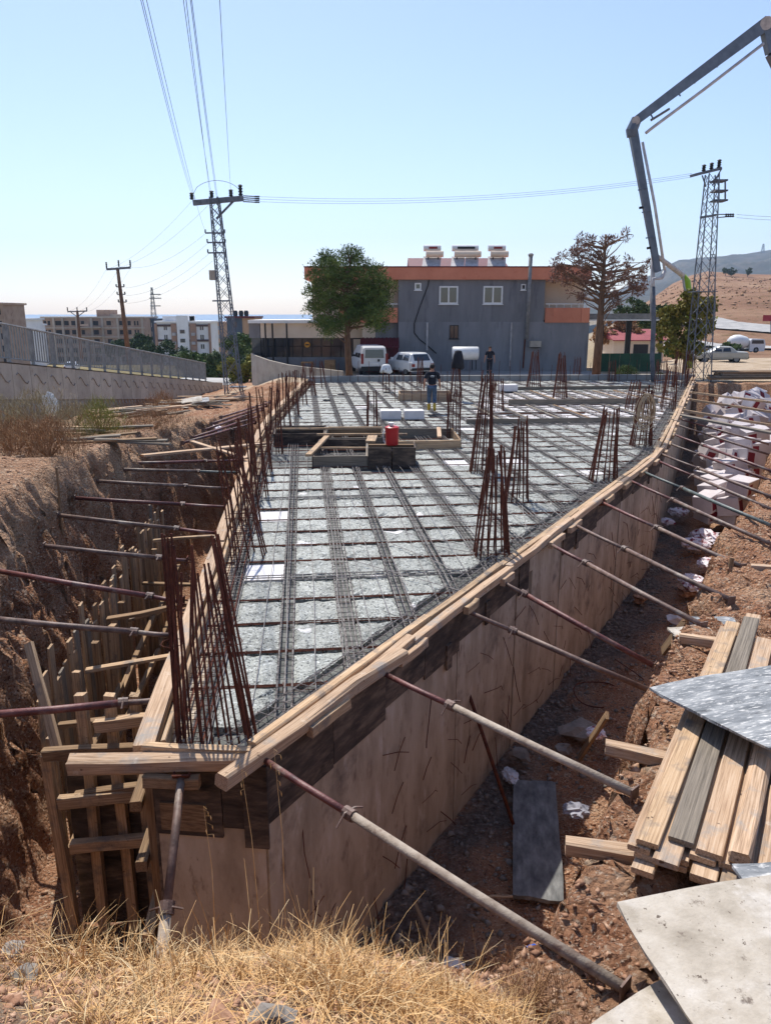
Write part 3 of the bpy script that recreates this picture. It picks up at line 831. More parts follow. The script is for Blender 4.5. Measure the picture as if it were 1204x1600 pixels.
def in_foam_zone(c): 
    return 25.7 < c.y < 37.0 and c.x > 2.6 + (c.y - 25.7) * 0.2
OPENINGS = [(-3.15, 2.05, 18.2, 22.4), (0.6, 3.0, 32.6, 34.4)]
def in_opening(c):
    if OPENINGS[1][0] < c.x < OPENINGS[1][1] and OPENINGS[1][2] < c.y < OPENINGS[1][3]: return True
    return (-3.3 < c.x < -0.35 and 18.0 < c.y < 23.6) or (-0.4 < c.x < 2.15 and 20.6 < c.y < 23.3) or (-0.4 < c.x < 0.75 and 17.9 < c.y < 21)
def block_mesh(poly, z0, z1, bump, mat):
    """an infill block: clipped outline, rough domed top with crumbled rim"""
    n = len(poly)
    c = sum(poly, Vector((0, 0))) / n
    rim = []
    for i in range(n):
        p, q = poly[i], poly[(i + 1) % n]
        k = 6 if (q - p).length > 0.3 else 2
        for j in range(k): rim.append(p.lerp(q, j / k))
    m = len(rim); vs = []; fs = []
    for p in rim: vs.append((p.x - c.x, p.y - c.y, z0))
    for p in rim:
        q = p.lerp(c, random.uniform(0.0, 0.05) if bump else 0.0); vs.append((q.x - c.x, q.y - c.y, z1 - (random.uniform(0.004, 0.03) if bump else 0)))
    for p in rim:
        q = p.lerp(c, random.uniform(0.2, 0.3)); vs.append((q.x - c.x, q.y - c.y, z1 + (random.uniform(-0.012, 0.02) if bump else 0)))
    vs.append((0, 0, z1 + (random.uniform(-0.01, 0.015) if bump else 0)))
    for i in range(m):
        j = (i + 1) % m
        fs += [(i, j, m + j, m + i), (m + i, m + j, 2 * m + j, 2 * m + i), (2 * m + i, 2 * m + j, 3 * m)]
    return MB().add(vs, fs), c
blocks = []
PS, PT = 0.73, 0.80
for it in range(0, 48):
    for is_ in range(-4, 30):
        s0 = 0.42 + is_ * PS; t0 = 0.42 + it * PT
        bw, bt = 0.575, 0.735
        if random.random() < 0.03: bw *= 0.48
        poly = [local(s0, t0), local(s0 + bw, t0), local(s0 + bw, t0 + bt), local(s0, t0 + bt)]
        c = sum(poly, Vector((0, 0))) / 4
        if in_opening(c): continue
        pl = clip(poly, INS)
        if len(pl) < 3: continue
        ar = abs(sum(pl[i].x * pl[(i + 1) % len(pl)].y - pl[(i + 1) % len(pl)].x * pl[i].y for i in range(len(pl)))) / 2
        if ar < 0.04: continue
        blocks.append((c.length, pl, c))
blocks.sort(key=lambda b: b[0])
rest = {0: MB(), 1: MB()}
nb = 0
for (dist, pl, c) in blocks:
    foam = in_foam_zone(c)
    bare = foam or (dist > 9.5 and random.random() < 0.03)
    mb, cc = block_mesh(pl, -0.15, -0.05 if foam else (-0.035 if bare else 0.0 + random.uniform(-0.02, 0.015)), not bare, None)
    if nb < 290:
        o = bpy.data.objects.new('foam_infill_block' if bare else 'infill_block', mb.mesh('infill_block', FOAM if bare else WETC, smooth=False))
        o.location = Vector((cc.x, cc.y, 0)) - ORG[fnd]
        reg(o, fnd); nb += 1
    else:
        r = rest[1 if bare else 0]
        r.add([(x + cc.x, y + cc.y, z) for (x, y, z) in mb.v], mb.f)
rest[0].build('infill_blocks', WETC, fnd, kind='stuff')
rest[1].build('foam_infill_blocks', FOAM, fnd, kind='stuff')

# rib cages: along the long ribs, across, and along the edge beams
def cage(p, q, w, z0, z1, pitch, mat, nbars=2, r=0.0085, sr=0.005):
    mb = MB()
    t = (q - p).normalized(); nn = Vector((-t.y, t.x))
    L = (q - p).length
    for k in range(nbars):
        o = nn * (w * (k / (nbars - 1) - 0.5))
        for z in (z0, z1):
            mb.tube([(*(p + o), z + random.uniform(-.006, .006)), (*(p.lerp(q, .5) + o + nn * random.uniform(-.015, .015)), z), (*(q + o), z + random.uniform(-.006, .006))], r, 4)
    k = int(L / pitch)
    for i in range(k):
        c = p + t * (pitch * (i + 0.5 + random.uniform(-.12, .12)))
        a = c - nn * (w / 2 + 0.01); b = c + nn * (w / 2 + 0.01)
        mb.tube([(*a, z0), (*a, z1 + 0.012), (*b, z1 + 0.012), (*b, z0)], sr, 3, False)
    return mb
for is_ in range(-4, 30):
    s = 0.42 + is_ * PS + 0.575 + 0.078
    sg = clip_seg(local(s, 0), local(s, 40), INW)
    if not sg or (sg[1] - sg[0]).length < 0.6: continue
    p, q = sg
    w = 0.15
    if is_ in (1, 4): w = 0.22
    cage(p, q, w, -0.1, 0.012, 0.15 if p.y < 16 else 0.25, RUSTG, 5 if w > 0.2 else 3).build('rib_cage', RUSTG, fnd)
for it in range(0, 48):
    t = 0.42 + it * PT + 0.735 + 0.033
    sg = clip_seg(local(-6, t), local(28, t), INW)
    if not sg or (sg[1] - sg[0]).length < 0.5: continue
    p, q = sg
    if it % 6 == 4: cage(p, q, 0.2, -0.1, 0.02, 0.16, RUST, 3).build('rib_cage', RUSTG, fnd)
    else: cage(p, q, 0.04, -0.08, 0.0, 0.4, RUST, 2).build('rib_cage', RUST, fnd)
# splashed distribution bars laid over the blocks
mesh_bars = MB()
for i in range(-12, 66):
    s = 0.15 + i * 0.31
    sg = clip_seg(local(s, 0), local(s + random.uniform(-.2, .2), 20), INW)
    if not sg or (sg[1] - sg[0]).length < 0.5: continue
    p, q = sg; n = max(2, int((q - p).length / 1.2))
    t = 0.0
    mesh_bars.tube([(*(p.lerp(q, j / n) + E2 * random.uniform(-.02, .02)), 0.03 + random.uniform(-.012, .015)) for j in range(n + 1)], 0.0048, 4)
mesh_bars.build('distribution_bars', STEELL, fnd, kind='stuff')
# edge beams
for i in range(1, 9):
    a, b = Vector(POLY[i]), Vector(POLY[i + 1])
    t = (b - a).normalized(); nn = Vector((-t.y, t.x))
    cage(a + nn * 0.3, b + nn * 0.3, 0.42, -0.1, 0.04, 0.13 if i < 6 else 0.2, RUSTG, 5).build('edge_beam_cage', RUSTG, fnd)
for i in range(10, 14):
    a, b = Vector(POLY[i]), Vector(POLY[(i + 1) % 14])
    t = (b - a).normalized(); nn = Vector((-t.y, t.x))
    cage(a + nn * 0.25, b + nn * 0.25, 0.3, -0.1, 0.04, 0.12, RUST, 4).build('edge_beam_cage', RUST, fnd)
a, b = Vector(POLY[9]), Vector(POLY[10])
far_t = (b - a).normalized()
wall_piece(a, b, Vector((0, 1)), -0.15, 0.15, -0.4, 0.3).build('far_upstand', CONCG, fnd)
# a few loose light bars lying across the deck near the right edge beam
for i in range(22):
    p, t = polyline_at(RIGHT, random.uniform(4.5, 17)); nn = Vector((-t.y, t.x))
    c = p + nn * random.uniform(0.35, 1.6)
    dd = (E1 * random.uniform(0.5, 1) + E2 * random.uniform(-1.2, 0.2)).normalized() * random.uniform(0.5, 1.1)
    sg = clip_seg(c - dd, c + dd, INW)
    if sg: MB().tube([(*sg[0], 0.055), (*sg[1], 0.05)], 0.006, 4).build('loose_bar', STEELL, fnd)

# boards round the unpoured foam bay
def deck_board(name, p, q, z, w, h, mat): 
    return plank(name, (*p, z), (*q, z), w, h, mat, fnd)
for (y, x0, x1, h) in ((25.4, 2.7, 8.6, 0.22), (25.55, 3.0, 6.0, 0.1), (30.9, 5.0, 11.3, 0.25), (36.9, 6.0, 13.2, 0.2), (28.2, 3.4, 7.5, 0.08)):
    deck_board('bay_board', (x0, y - (x0 * -0.1)), (x1, y + x1 * 0.1), h / 2 - 0.05, 0.05, h, random.choice([WOODB, WOODG]))
for i in range(6):
    x = 4.0 + i * 1.1
    deck_board('bay_board', (x, 26.4), (x - 0.5, 31.2), 0.01, 0.09, 0.04, random.choice([WOODB, WOODG]))
for i in range(7):
    x = 6.4 + i * 1.0
    deck_board('bay_board', (x, 31.9), (x - 0.45, 37.2), 0.01, 0.09, 0.04, random.choice([WOODB, WOODG]))

# framed openings in the deck
def opening(pts, z0, z1, th=0.05, mats=(WOODB, WOODG, PLYD)):
    for i in range(len(pts)):
        a = Vector(pts[i]); b = Vector(pts[(i + 1) % len(pts)])
        plank('opening_board', (*a, (z0 + z1) / 2), (*b, (z0 + z1) / 2), th, z1 - z0, random.choice(mats), fnd)
opening([(-3.15, 21.6), (-1.75, 21.75), (-1.8, 23.2), (-3.3, 23.1)], -0.12, 0.3, mats=(PLYD, WOODB))
opening([(-1.7, 21.0), (-0.1, 21.1), (-0.1, 23.2), (-1.75, 23.2)], -0.12, 0.28)
opening([(-1.75, 18.3), (-0.45, 18.35), (-0.5, 20.9), (-1.8, 20.9)], -0.12, 0.26)
opening([(0.35, 20.7), (2.05, 20.9), (2.0, 23.1), (0.3, 23.1)], -0.12, 0.24, mats=(WOODB, WOODG, WOOD))
opening([(0.6, 32.7), (2.8, 32.8), (2.8, 34.2), (0.6, 34.2)], -0.12, 0.3, mats=(WOODB, WOOD2))
plank('opening_board', (-1.8, 19.6, 0.24), (-0.45, 19.6, 0.24), 0.06, 0.05, WOOD, fnd)
plank('opening_board', (-1.85, 18.2, 0.3), (-1.6, 21.4, 0.3), 0.14, 0.06, WOOD, fnd)
plank('opening_board', (-0.4, 20.2, 0.3), (-0.35, 21.4, 0.3), 0.26, 0.05, WOOD, fnd)
plank('opening_board', (-3.2, 22.3, 0.33), (-0.1, 22.5, 0.34), 0.06, 0.06, WOOD, fnd)
plank('opening_board', (-1.9, 21.15, 0.34), (0.6, 21.3, 0.34), 0.07, 0.06, WOOD, fnd)
plank('opening_board', (1.5, 21.2, 0.27), (1.6, 23.0, 0.27), 0.12, 0.05, WOOD2, fnd)
for (x0, x1, yy) in ((-0.42, 0.14, 18.3), (0.17, 0.72, 18.34)):
    MB().span((x0, yy, -0.12), (x1, yy + 0.03, 0.46)).build('opening_panel', PLYD, fnd)
MB().span((0.7, 18.36, -0.12), (0.73, 19.3, 0.46)).build('opening_panel', PLYD, fnd)
MB().span((-0.42, 18.9, 0.38), (0.7, 19.02, 0.44)).build('opening_board', WOODB, fnd)
MB().span((-0.38, 18.42, -0.1), (0.68, 19.3, 0.36)).build('opening_core', PLYD, fnd)

# ------------------------------------------------------------------ starter-bar columns
def column(bx, by, w, d, h, n, lean=(0, 0), taper=0.55, label='', group='rusty starter bars standing in the deck', rings=2, r=0.0135, base=-0.05, mat=None):
    root = thing('starter_bar_column', (bx, by, base), label, 'rebar column', group)
    for i in range(n):
        a = i / n * 2 * math.pi + random.uniform(-.1, .1)
        # rectangle outline
        px = max(-1, min(1, 1.35 * math.cos(a))) * w / 2; py = max(-1, min(1, 1.35 * math.sin(a))) * d / 2
        hh = h * random.uniform(0.86, 1.03)
        k = taper * random.uniform(0.75, 1.2)
        m = Vector((px * (1 + k) / 2 + lean[0] * 0.45 + random.uniform(-.02, .02), py * (1 + k) / 2 + lean[1] * 0.45, hh * 0.5))
        e = Vector((px * k + lean[0] + random.uniform(-.03, .03), py * k + lean[1] + random.uniform(-.03, .03), hh))
        mb = MB().tube([Vector((px, py, 0)) + ORG[root], m + ORG[root], e + ORG[root]], r, 5)
        mb.build('bar', mat or RUST, root, smooth=False, fix=False)
    for j in range(rings):
        f = (j + 0.6) / (rings + 0.6) * 0.6
        k = 1 + (taper - 1) * f
        cx, cy = lean[0] * f, lean[1] * f
        x, y, z = w / 2 * k, d / 2 * k, h * f
        pts = [(cx - x, cy - y, z), (cx + x, cy - y, z + .02), (cx + x, cy + y, z), (cx - x, cy + y, z - .01), (cx - x, cy - y, z)]
        MB().tube([Vector(p) + ORG[root] for p in pts], 0.006, 4).build('tie_ring', mat or RUST, root, fix=False)
    return root
def bundle(bx, by, h, n, rad, lean, label, group=None, r=0.0105):
    root = thing('starter_bar_bundle', (bx, by, -0.05), label, 'rebar bundle', group)
    for i in range(n):
        a = random.uniform(0, 6.28); q = rad * math.sqrt(random.random())
        p = Vector((q * math.cos(a), q * math.sin(a), 0))
        e = Vector((p.x * 0.8 + lean[0] + random.uniform(-.02, .02), p.y * 0.8 + lean[1] + random.uniform(-.02, .02), h * random.uniform(0.93, 1.02)))
        m = p.lerp(e, 0.5) + Vector((random.uniform(-.015, .015), 0, 0))
        MB().tube([p + ORG[root], m + ORG[root], e + ORG[root]], r, 5).build('bar', RUST, root, fix=False)
    MB().tube([Vector((lean[0] * .5 + rad * math.cos(t), lean[1] * .5 + rad * math.sin(t), h * 0.5)) + ORG[root] for t in np.linspace(0, 6.28, 10)], 0.004, 4).build('binding_wire', RUST, root, fix=False)
    return root
LB = 'rusty starter bars standing loosely apart at the front corner of the deck'
bundle(-1.8, 5.98, 1.82, 7, 0.095, (-0.06, 0.25), 'thick upright bundle of rusty starter bars at the front left deck corner')
bundle(-1.15, 5.95, 1.85, 7, 0.085, (-0.32, 0.3), 'thick leaning bundle of rusty starter bars beside the projecting edge plank')
root = thing('starter_bar_row', (-1.5, 5.95, -0.05), 'row of single rusty starter bars between the two corner bundles', 'rebar row')
for i in range(13):
    x = -1.78 + i * 0.05 + random.uniform(-.015, .015)
    MB().tube([(x, 5.95 + random.uniform(-.05, .1), -0.05), (x - 0.012 * i, 6.05, 0.9), (x - 0.022 * i + random.uniform(-.05, .05), 6.2, random.uniform(1.45, 1.8))], 0.0105, 5).build('bar', RUST, root, fix=False)
CL = 'tapering cone of rusty starter bars rising from the deck along its left edge'
CM = 'tapering cone of rusty starter bars rising from the middle of the deck'
for (x, y, w, h, n, lean) in ((-2.08, 11.2, 0.5, 1.85, 9, (-0.28, 0.1)), (-2.4, 13.2, 0.35, 1.9, 7, (-0.1, 0.1)), (-2.55, 15.2, 0.35, 1.95, 7, (-0.1, 0.2)), (-2.85, 17.6, 0.4, 2.0, 8, (-0.1, 0)), (-2.95, 20.3, 0.4, 1.95, 9, (0.05, 0)), (-3.2, 24.0, 0.5, 1.9, 9, (0, 0)),
                          (-3.4, 28.0, 0.5, 1.7, 10, (0, 0)), (-3.5, 31.5, 0.6, 1.5, 10, (0.05, 0)), (-3.5, 35.0, 0.7, 1.5, 10, (0, 0)), (-3.4, 38.8, 0.9, 1.4, 10, (0, 0))):
    n_left = globals().get('n_left', -1) + 1
    column(x, y, w, 0.4, h, n, lean, 0.55, ORD[n_left] + ' cone of rusty starter bars along the left deck edge from the front corner', 'rusty starter bars along the left deck edge')
MID = ['nearest wide cone of starter bars before the right wall, its tips gathered tightly', 'tallest cone of starter bars in the middle of the deck', 'short cone of starter bars just behind the wide one near the right wall', 'squat open cone of starter bars standing alone before the unpoured foam bay',
       'starter bar cone carrying the beige rope coil near the right wall', 'dense column of starter bars at the right end of the framed openings', 'starter bar cone carrying the dark jacket before the white tank', 'low cone of starter bars at the left edge of the foam bay',
       'broad brown cone of starter bars against the house wall below the outdoor unit', 'dense tapering cone of starter bars inside the bare foam bay', 'slim starter bar group before the white estate car', 'slim starter bar group before the dead pine trunk', 'slim starter bar group before the green barrier',
       'starter bar cone beside the right wall behind the rope coil', 'dense starter bar cluster before the right lattice pylon', 'starter bar cone beside the hanging pump hose', 'last starter bar group at the far right deck corner', 'low starter bar group between the rope coil and the foam bay']
k_mid = -1
for (u, v, w, vt, n, lean, tp) in ((767, 868, 0.52, 690, 13, (0.0, 0), 0.35), (751, 737, 0.52, 574, 14, (0.1, 0.1), 0.4), (806, 782, 0.45, 648, 11, (0.03, 0.05), 0.5), (941, 752, 0.55, 632, 13, (0.08, 0.05), 0.6),
                                   (1000, 697, 0.55, 602, 14, (0.05, 0), 0.55), (708, 682, 0.4, 606, 11, (0.0, 0), 0.8),
                                   (712, 626, 0.5, 566, 10, (0, 0), 0.5), (776, 640, 0.5, 590, 9, (0, 0), 0.6), (833, 606, 0.7, 546, 14, (0, 0), 0.35),
                                   (874, 622, 0.6, 549, 15, (0, 0), 0.35), (656, 604, 0.35, 556, 8, (0, 0), 0.6), (900, 592, 0.4, 556, 7, (0, 0), 0.8), (955, 596, 0.4, 560, 7, (0, 0), 0.8),
                                   (1042, 640, 0.5, 570, 11, (0.05, 0), 0.7), (1062, 605, 0.7, 545, 14, (0, 0), 0.8), (1030, 612, 0.5, 560, 9, (0, 0), 0.8), (1076, 600, 0.4, 548, 8, (0, 0), 0.9), (985, 640, 0.4, 590, 8, (0.1, 0), 0.8)):
    p = G(u, v); top = A(u, vt, p.y)
    k_mid += 1
    column(p.x, p.y, w, 0.42, top.z, int(n * 1.45), lean, tp, MID[k_mid], 'rusty starter bars in the middle and right of the deck')
# thin single starters along the far upstand
root = thing('starter_bar_row', (3, 41.9, 0.2), 'long row of thin rusty starter bars along the far concrete upstand', 'rebar row')
for i in range(34):
    x = -3.6 + i * 0.55 + random.uniform(-.1, .1)
    y = 42.0 + (x + 4.28) / 21.58 * 1.4
    MB().tube([(x, y, 0.0), (x + random.uniform(-.05, .05), y, random.uniform(0.7, 1.15))], 0.011, 4).build('bar', RUST, root, fix=False)
root = thing('starter_bar_row', (1.2, 33.4, 0), 'short row of thin starter bars round the far framed opening', 'rebar row')
for i in range(16):
    x = 0.4 + (i % 8) * 0.36; y = 32.3 if i < 8 else 34.6
    MB().tube([(x, y, -0.05), (x + random.uniform(-.03, .03), y, random.uniform(1.0, 1.3))], 0.011, 4).build('bar', RUST, root, fix=False)
# the dark post beside the framed openings
p = G(581, 674)
column(p.x, p.y, 0.32, 0.3, 1.35, 9, (0, 0), 0.9, 'dark dense column of starter bars between the framed deck openings', None, mat=RUST, r=0.016)

# ------------------------------------------------------------------ raking steel props
def prop(p0, p1, label, group, inner=PROPB, outer=PROPR, split=0.45, r=0.034, fork=True, name='steel_prop'):
    """p0: head on the shutter, p1: foot on the bank"""
    p0, p1 = Vector(p0), Vector(p1)
    root = thing(name, p1, label, 'prop', group)
    d = (p1 - p0).normalized()
    c = p0.lerp(p1, split)
    sag = Vector((0, 0, -0.008))
    MB().tube([p0, p0.lerp(c, .5) + sag, c + d * 0.05], r * 0.8, 10).build('inner_tube', inner, root, smooth=True)
    MB().tube([c, c.lerp(p1, .5) + sag, p1], r, 12).build('outer_tube', outer, root, smooth=True)
    MB().tube([c - d * 0.045, c + d * 0.045], r * 1.4, 10).build('collar', PROPB, root)
    side = d.cross(Vector((0, 0, 1))).normalized(); upv = side.cross(d)
    MB().tube([c - side * 0.12 + d * .01, c - side * .05 + upv * .03, c + side * .05 + upv * 0.03, c + side * 0.13 - upv * 0.05], 0.009, 5).build('collar_handle', PROPB, root)
    m = frame_mat(p0, p1).to_4x4()
    MB().box(p0 - d * 0.004, (0.012, 0.13, 0.13), frame_mat(p0, p1)).build('head_plate', RUST, root)
    if fork:
        MB().tube([p0 + side * 0.06, p0 + side * .06 - d * 0.07], 0.011, 5).build('fork', RUST, root)
        MB().tube([p0 - side * 0.06, p0 - side * .06 - d * 0.07], 0.011, 5).build('fork', RUST, root)
    MB().box(p1 + d * 0.004, (0.012, 0.11, 0.11), frame_mat(p0, p1)).build('foot_plate', PROPB, root)
    return root
GR = 'raking props between the right wall and the bank'
LR = 'maroon raking steel prop bracing the concrete wall against the right bank'
specs = [((402, 1180), (975, 1545), -0.12, PROPR, PROPC, .34), ((585, 1045), (990, 1240), -0.02, PROPR, PROPC, .36), ((708, 945), (1012, 1078), 0.0, PROPB, PROPB, .32), ((778, 905), (1020, 1040), -0.12, PROPB, PROPR, .18),
         ((850, 845), (1098, 978), -0.25, PROPR, PROPB, .32), ((893, 818), (1142, 938), -0.3, PROPB, PROPB, .4), ((940, 785), (1160, 886), -0.35, PROPR, PROPB, .45), ((975, 747), (1206, 851), -0.45, PROPR, PROPB, .4),
         ((995, 733), (1206, 822), -0.5, PROPG, PROPG, .4), ((1018, 716), (1210, 798), -0.55, PROPR, PROPB, .4), ((1024, 706), (1220, 782), -0.5, PROPB, PROPB, .4), ((1032, 688), (1206, 752), -0.5, PROPB, PROPR, .4),
         ((1040, 674), (1210, 738), -0.5, PROPR, PROPR, .4), ((1046, 660), (1206, 712), -0.5, PROPB, PROPB, .4), ((1052, 652), (1200, 694), -0.5, PROPR, PROPB, .4)]
for k, (a, b, z, mi, mo, sp) in enumerate(specs):
    lab = ORD[k] + ' raking steel prop along the right wall counted from the front deck corner'
    if mi is PROPG: lab = 'green raking steel prop bracing the concrete wall against the right bank'
    elif k == 0: lab = 'long raking steel prop with cement crusted lower tube beside the front corner'
    for _ in range(12):
        q = G(b[0], b[1], z); z = 0.6 * z + 0.4 * max(-0.6, gz(q.x, q.y) + 0.035)
    prop(G(a[0], a[1], 0.09), G(b[0], b[1], z), lab, None if k == 0 or mi is PROPG else GR, mi, mo, sp)
for k, (a, b, z) in enumerate([((1058, 640), (1225, 668), -0.3), ((1062, 622), (1230, 648), -0.3), ((1068, 612), (1230, 632), -0.2)]):
    pa, pb = G(*a, 0.1), G(*b, z)
    plank('brace_timber', pa, pb, 0.09, 0.09, WOOD, label='long timber brace spanning the trench above the foam boxes', cat='timber', group='timber braces over the boxes')
pa, pb = G(1048, 646, 0.16), G(1222, 680, 0.0)
plank('brace_plank', pa, pb, 0.22, 0.07, WOODG, label='wide grey plank laid across the trench among the props', cat='plank')

GL = 'raking props between the left edge and the bank'
LL = 'steel prop reaching from the left deck edge to the red earth bank'
lspecs = [((262, 1092), (-30, 1118), 0.1, PROPB, PROPR, .25), ((272, 993), (-40, 964), 0.25, PROPB, PROPB, .2), ((285, 940), (-20, 889), 0.3, PROPR, PROPR, .16), ((292, 876), (70, 853), 0.3, PROPR, PROPB, .2), ((338, 833), (92, 805), 0.3, PROPR, PROPB, .25),
          ((355, 792), (118, 778), 0.3, PROPR, PROPR, .3), ((358, 763), (125, 750), 0.33, PROPB, PROPB, .3), ((372, 738), (152, 732), 0.35, PROPG, PROPB, .3), ((372, 719), (188, 724), 0.3, PROPR, PROPR, .3)]
for k, (a, b, z, mi, mo, sp) in enumerate(lspecs):
    prop(G(a[0], a[1], 0.02), G(b[0], b[1], z), ORD[k] + ' steel prop along the left deck edge counted from the front corner', GL, mi, mo, sp, r=0.036)
for (a, b) in (((398, 660), (285, 692)), ((404, 650), (300, 684)), ((410, 640), (318, 672)), ((416, 634), (330, 662)), ((422, 628), (345, 652))):
    prop(G(*a, 0.05), G(*b, 0.25), 'steel prop in the far cluster beside the left deck edge', 'far cluster of left props', PROPR, PROPR, .4)
# props at the front
prop((-1.64, 5.44, -0.02), (-1.5, 3.35, -1.6), 'steel prop with forked head holding up the front cross timber', None, PROPB, PROPC, .36, r=0.042)
p = G(712, 1025, -0.9)
b1 = G(802, 1290, -2.85)
MB().tube([p, p.lerp(b1, .5), b1], 0.024, 8).build('steel_bar', RUST, smooth=True, org=b1, label='thin dark steel tube leaning on the wall above the grey panel', cat='steel bar')

# ------------------------------------------------------------------ left trench shuttering bay
bay = thing('timber_shutter_bay', (-4.0, 10.5, FLOOR_Z), 'row of upright boards and rails shuttering the left trench', 'formwork')
def bay_line(s):                      # the outer line of uprights, about 1.8 m off the deck edge
    p, t = polyline_at(LEFT, s); nrm = Vector((-t.y, t.x))
    return p + nrm * 1.75, t, nrm
for i in range(44):
    s = 2.4 + i * 0.185 + random.uniform(-.03, .03)
    p, t, nrm = bay_line(s)
    top = -0.62 + 0.006 * i + random.uniform(-0.2, 0.14)
    if i % 7 == 3: top += 0.25
    q = p + nrm * random.uniform(-.02, .04)
    lean = random.uniform(-.05, .05)
    plank('upright_board', (*q, FLOOR_Z - 0.02), (*(q + t * lean), top), random.uniform(0.16, 0.195), 0.03, random.choice([WOOD, WOODB, WOOD, WOODG, WOOD]), bay, up=(nrm.x, nrm.y, 0), jit=0.006)
for i in range(9):
    s = 2.2 + i * 0.9
    p, t, nrm = bay_line(s)
    q = p - nrm * random.uniform(0.14, 0.24)
    plank('upright_post', (*q, FLOOR_Z - 0.02), (*(q + t * random.uniform(-.06, .06)), random.uniform(-1.15, -0.6)), 0.09, 0.09, random.choice([WOOD, WOODB]), bay, up=(0, 1, 0), jit=0.008)
for i in range(6):                   # struts between the bay and the wall
    s = 2.6 + i * 1.25
    p, t, nrm = bay_line(s)
    z = random.choice([-0.75, -0.95, -1.2])
    plank('cross_strut', (*(p - nrm * 0.1), z + random.uniform(-.15, .1)), (*(p - nrm * 1.55 + t * random.uniform(-.15, .2)), z + random.uniform(-.05, .3)), 0.1, 0.05, random.choice([WOOD, WOODB]), bay, jit=0.006)
for z, k in ((-1.75, 1), (-2.4, 2)):
    for i in range(3):
        p, t, nrm = bay_line(2.0 + i * 2.8); q, _, _ = bay_line(2.0 + (i + 1) * 2.8)
        plank('rail', (*(p - nrm * 0.29), z + random.uniform(-.06, .06)), (*(q - nrm * 0.29), z + random.uniform(-.06, .06)), 0.08, 0.1, random.choice([WOOD, WOODB]), bay)
# crib of timbers across the front of the trench
crib = thing('timber_crib', (-2.6, 6.4, FLOOR_Z), 'dark crib of posts and rails closing the left trench beside the front wall', 'formwork')
for (u0, v0, v1) in ((72, 1180, 1330), (120, 1040, 1330), (165, 1030, 1300), (205, 1010, 1320), (238, 1000, 1310)):
    y = 7.0
    a, b = A(u0, v0, y), A(u0 + 30, v1, y)
    plank('post', (a.x, y, min(a.z, -0.1)), (b.x, y, FLOOR_Z), 0.1, 0.09, random.choice([WOODB, WOOD]), crib, up=(0, 1, 0), jit=0.008)
for (u0, u1, v) in ((70, 240, 1180), (92, 222, 1254), (118, 222, 1245), (112, 236, 1322), (150, 240, 1135)):
    a, b = A(u0, v, 6.86 - 0.02 * (v % 5)), A(u1, v - 12, 6.86)
    plank('rail', a, b, 0.09, 0.12, random.choice([WOODB, WOOD]), crib, jit=0.006)
MB().span((-3.35, 7.12, FLOOR_Z), (-2.1, 7.15, -0.9)).build('back_panel', PLYD, crib)
pa, pb = A(45, 1005, 7.6), A(92, 1180, 6.95)
plank('leaning_board', pa, pb, 0.1, 0.05, WOOD, up=(0, 1, 0), label='single board leaning upright against the left bank', cat='board')
# long boards lying over the left trench near the stacks
for (a, b, w) in (((300, 690), (385, 716), 0.12), ((222, 712), (420, 692), 0.2)):
    pa, pb = G(*a, 0.32), G(*b, 0.22)
    plank('loose_board', pa, pb, w, 0.05, WOOD2, label='long pale board laid over the left trench', cat='board', group='boards over the left trench')

# ------------------------------------------------------------------ right bank: sleepers, plank stack, plywood
def sleeper(a, b, z, w=0.11, h=0.1, mat=WOOD2, lab='short timber bearer sticking out from under the plank stack', grp='bearers under the plank stack'):
    plank('timber_bearer', G(*a, z), G(*b, z), w, h, mat, label=lab, cat='timber', group=grp, bev=0.012, jit=0.008)
BZ = 0.1
sleeper((884, 1318), (1180, 1362), BZ, lab='timber bearer under the sawn ends of the plank stack nearest the pale plywood')
sleeper((945, 1168), (1190, 1215), BZ, lab='timber bearer under the middle of the plank stack')
sleeper((1060, 998), (1215, 1018), BZ, lab='timber bearer under the plank stack beyond the film faced sheet')
n_dir = Vector((2.05, 3.5, 0)).normalized(); n_side = Vector((n_dir.y, -n_dir.x, 0))
base0 = G(985, 1345, BZ + 0.08)
STK = 'pale plank in the flat stack on the right bank under the film faced sheet'
offs = 0
widths = [0.15, 0.17, 0.17, 0.15, 0.13, 0.13, 0.14, 0.16]
for layer in range(4):
    offs = -0.02 + random.uniform(-0.02, 0.04)
    for i, w in enumerate(widths):
        z = BZ + 0.05 + 0.021 + layer * 0.044
        st = random.uniform(-0.06, 0.22) + (0.1 if layer == 3 else 0)
        if layer < 3 and i in (0, 1, 2): st += random.uniform(-0.1, 0.05)
        ln = random.uniform(3.7, 4.9)
        p = base0 + n_side * (offs + w / 2) + n_dir * st; p.z = z
        q = p + n_dir * ln; q.z = z
        plank('stack_plank', p, q, w - 0.012, 0.041, WOODG if (layer == 3 and i == 1) else random.choice([WOOD2, WOOD2, WOOD]), label=('weathered grey plank on top of the flat stack on the right bank' if (layer == 3 and i == 1) else ORD[i] + ' plank from the trench side in the ' + ('bottom', 'second', 'third', 'top')[layer] + ' layer of the right bank stack'), cat='plank',
              group=None if (layer == 3 and i == 1) else 'planks in the right bank stack', jit=0.003)
        offs += w + random.uniform(0.0, 0.02)
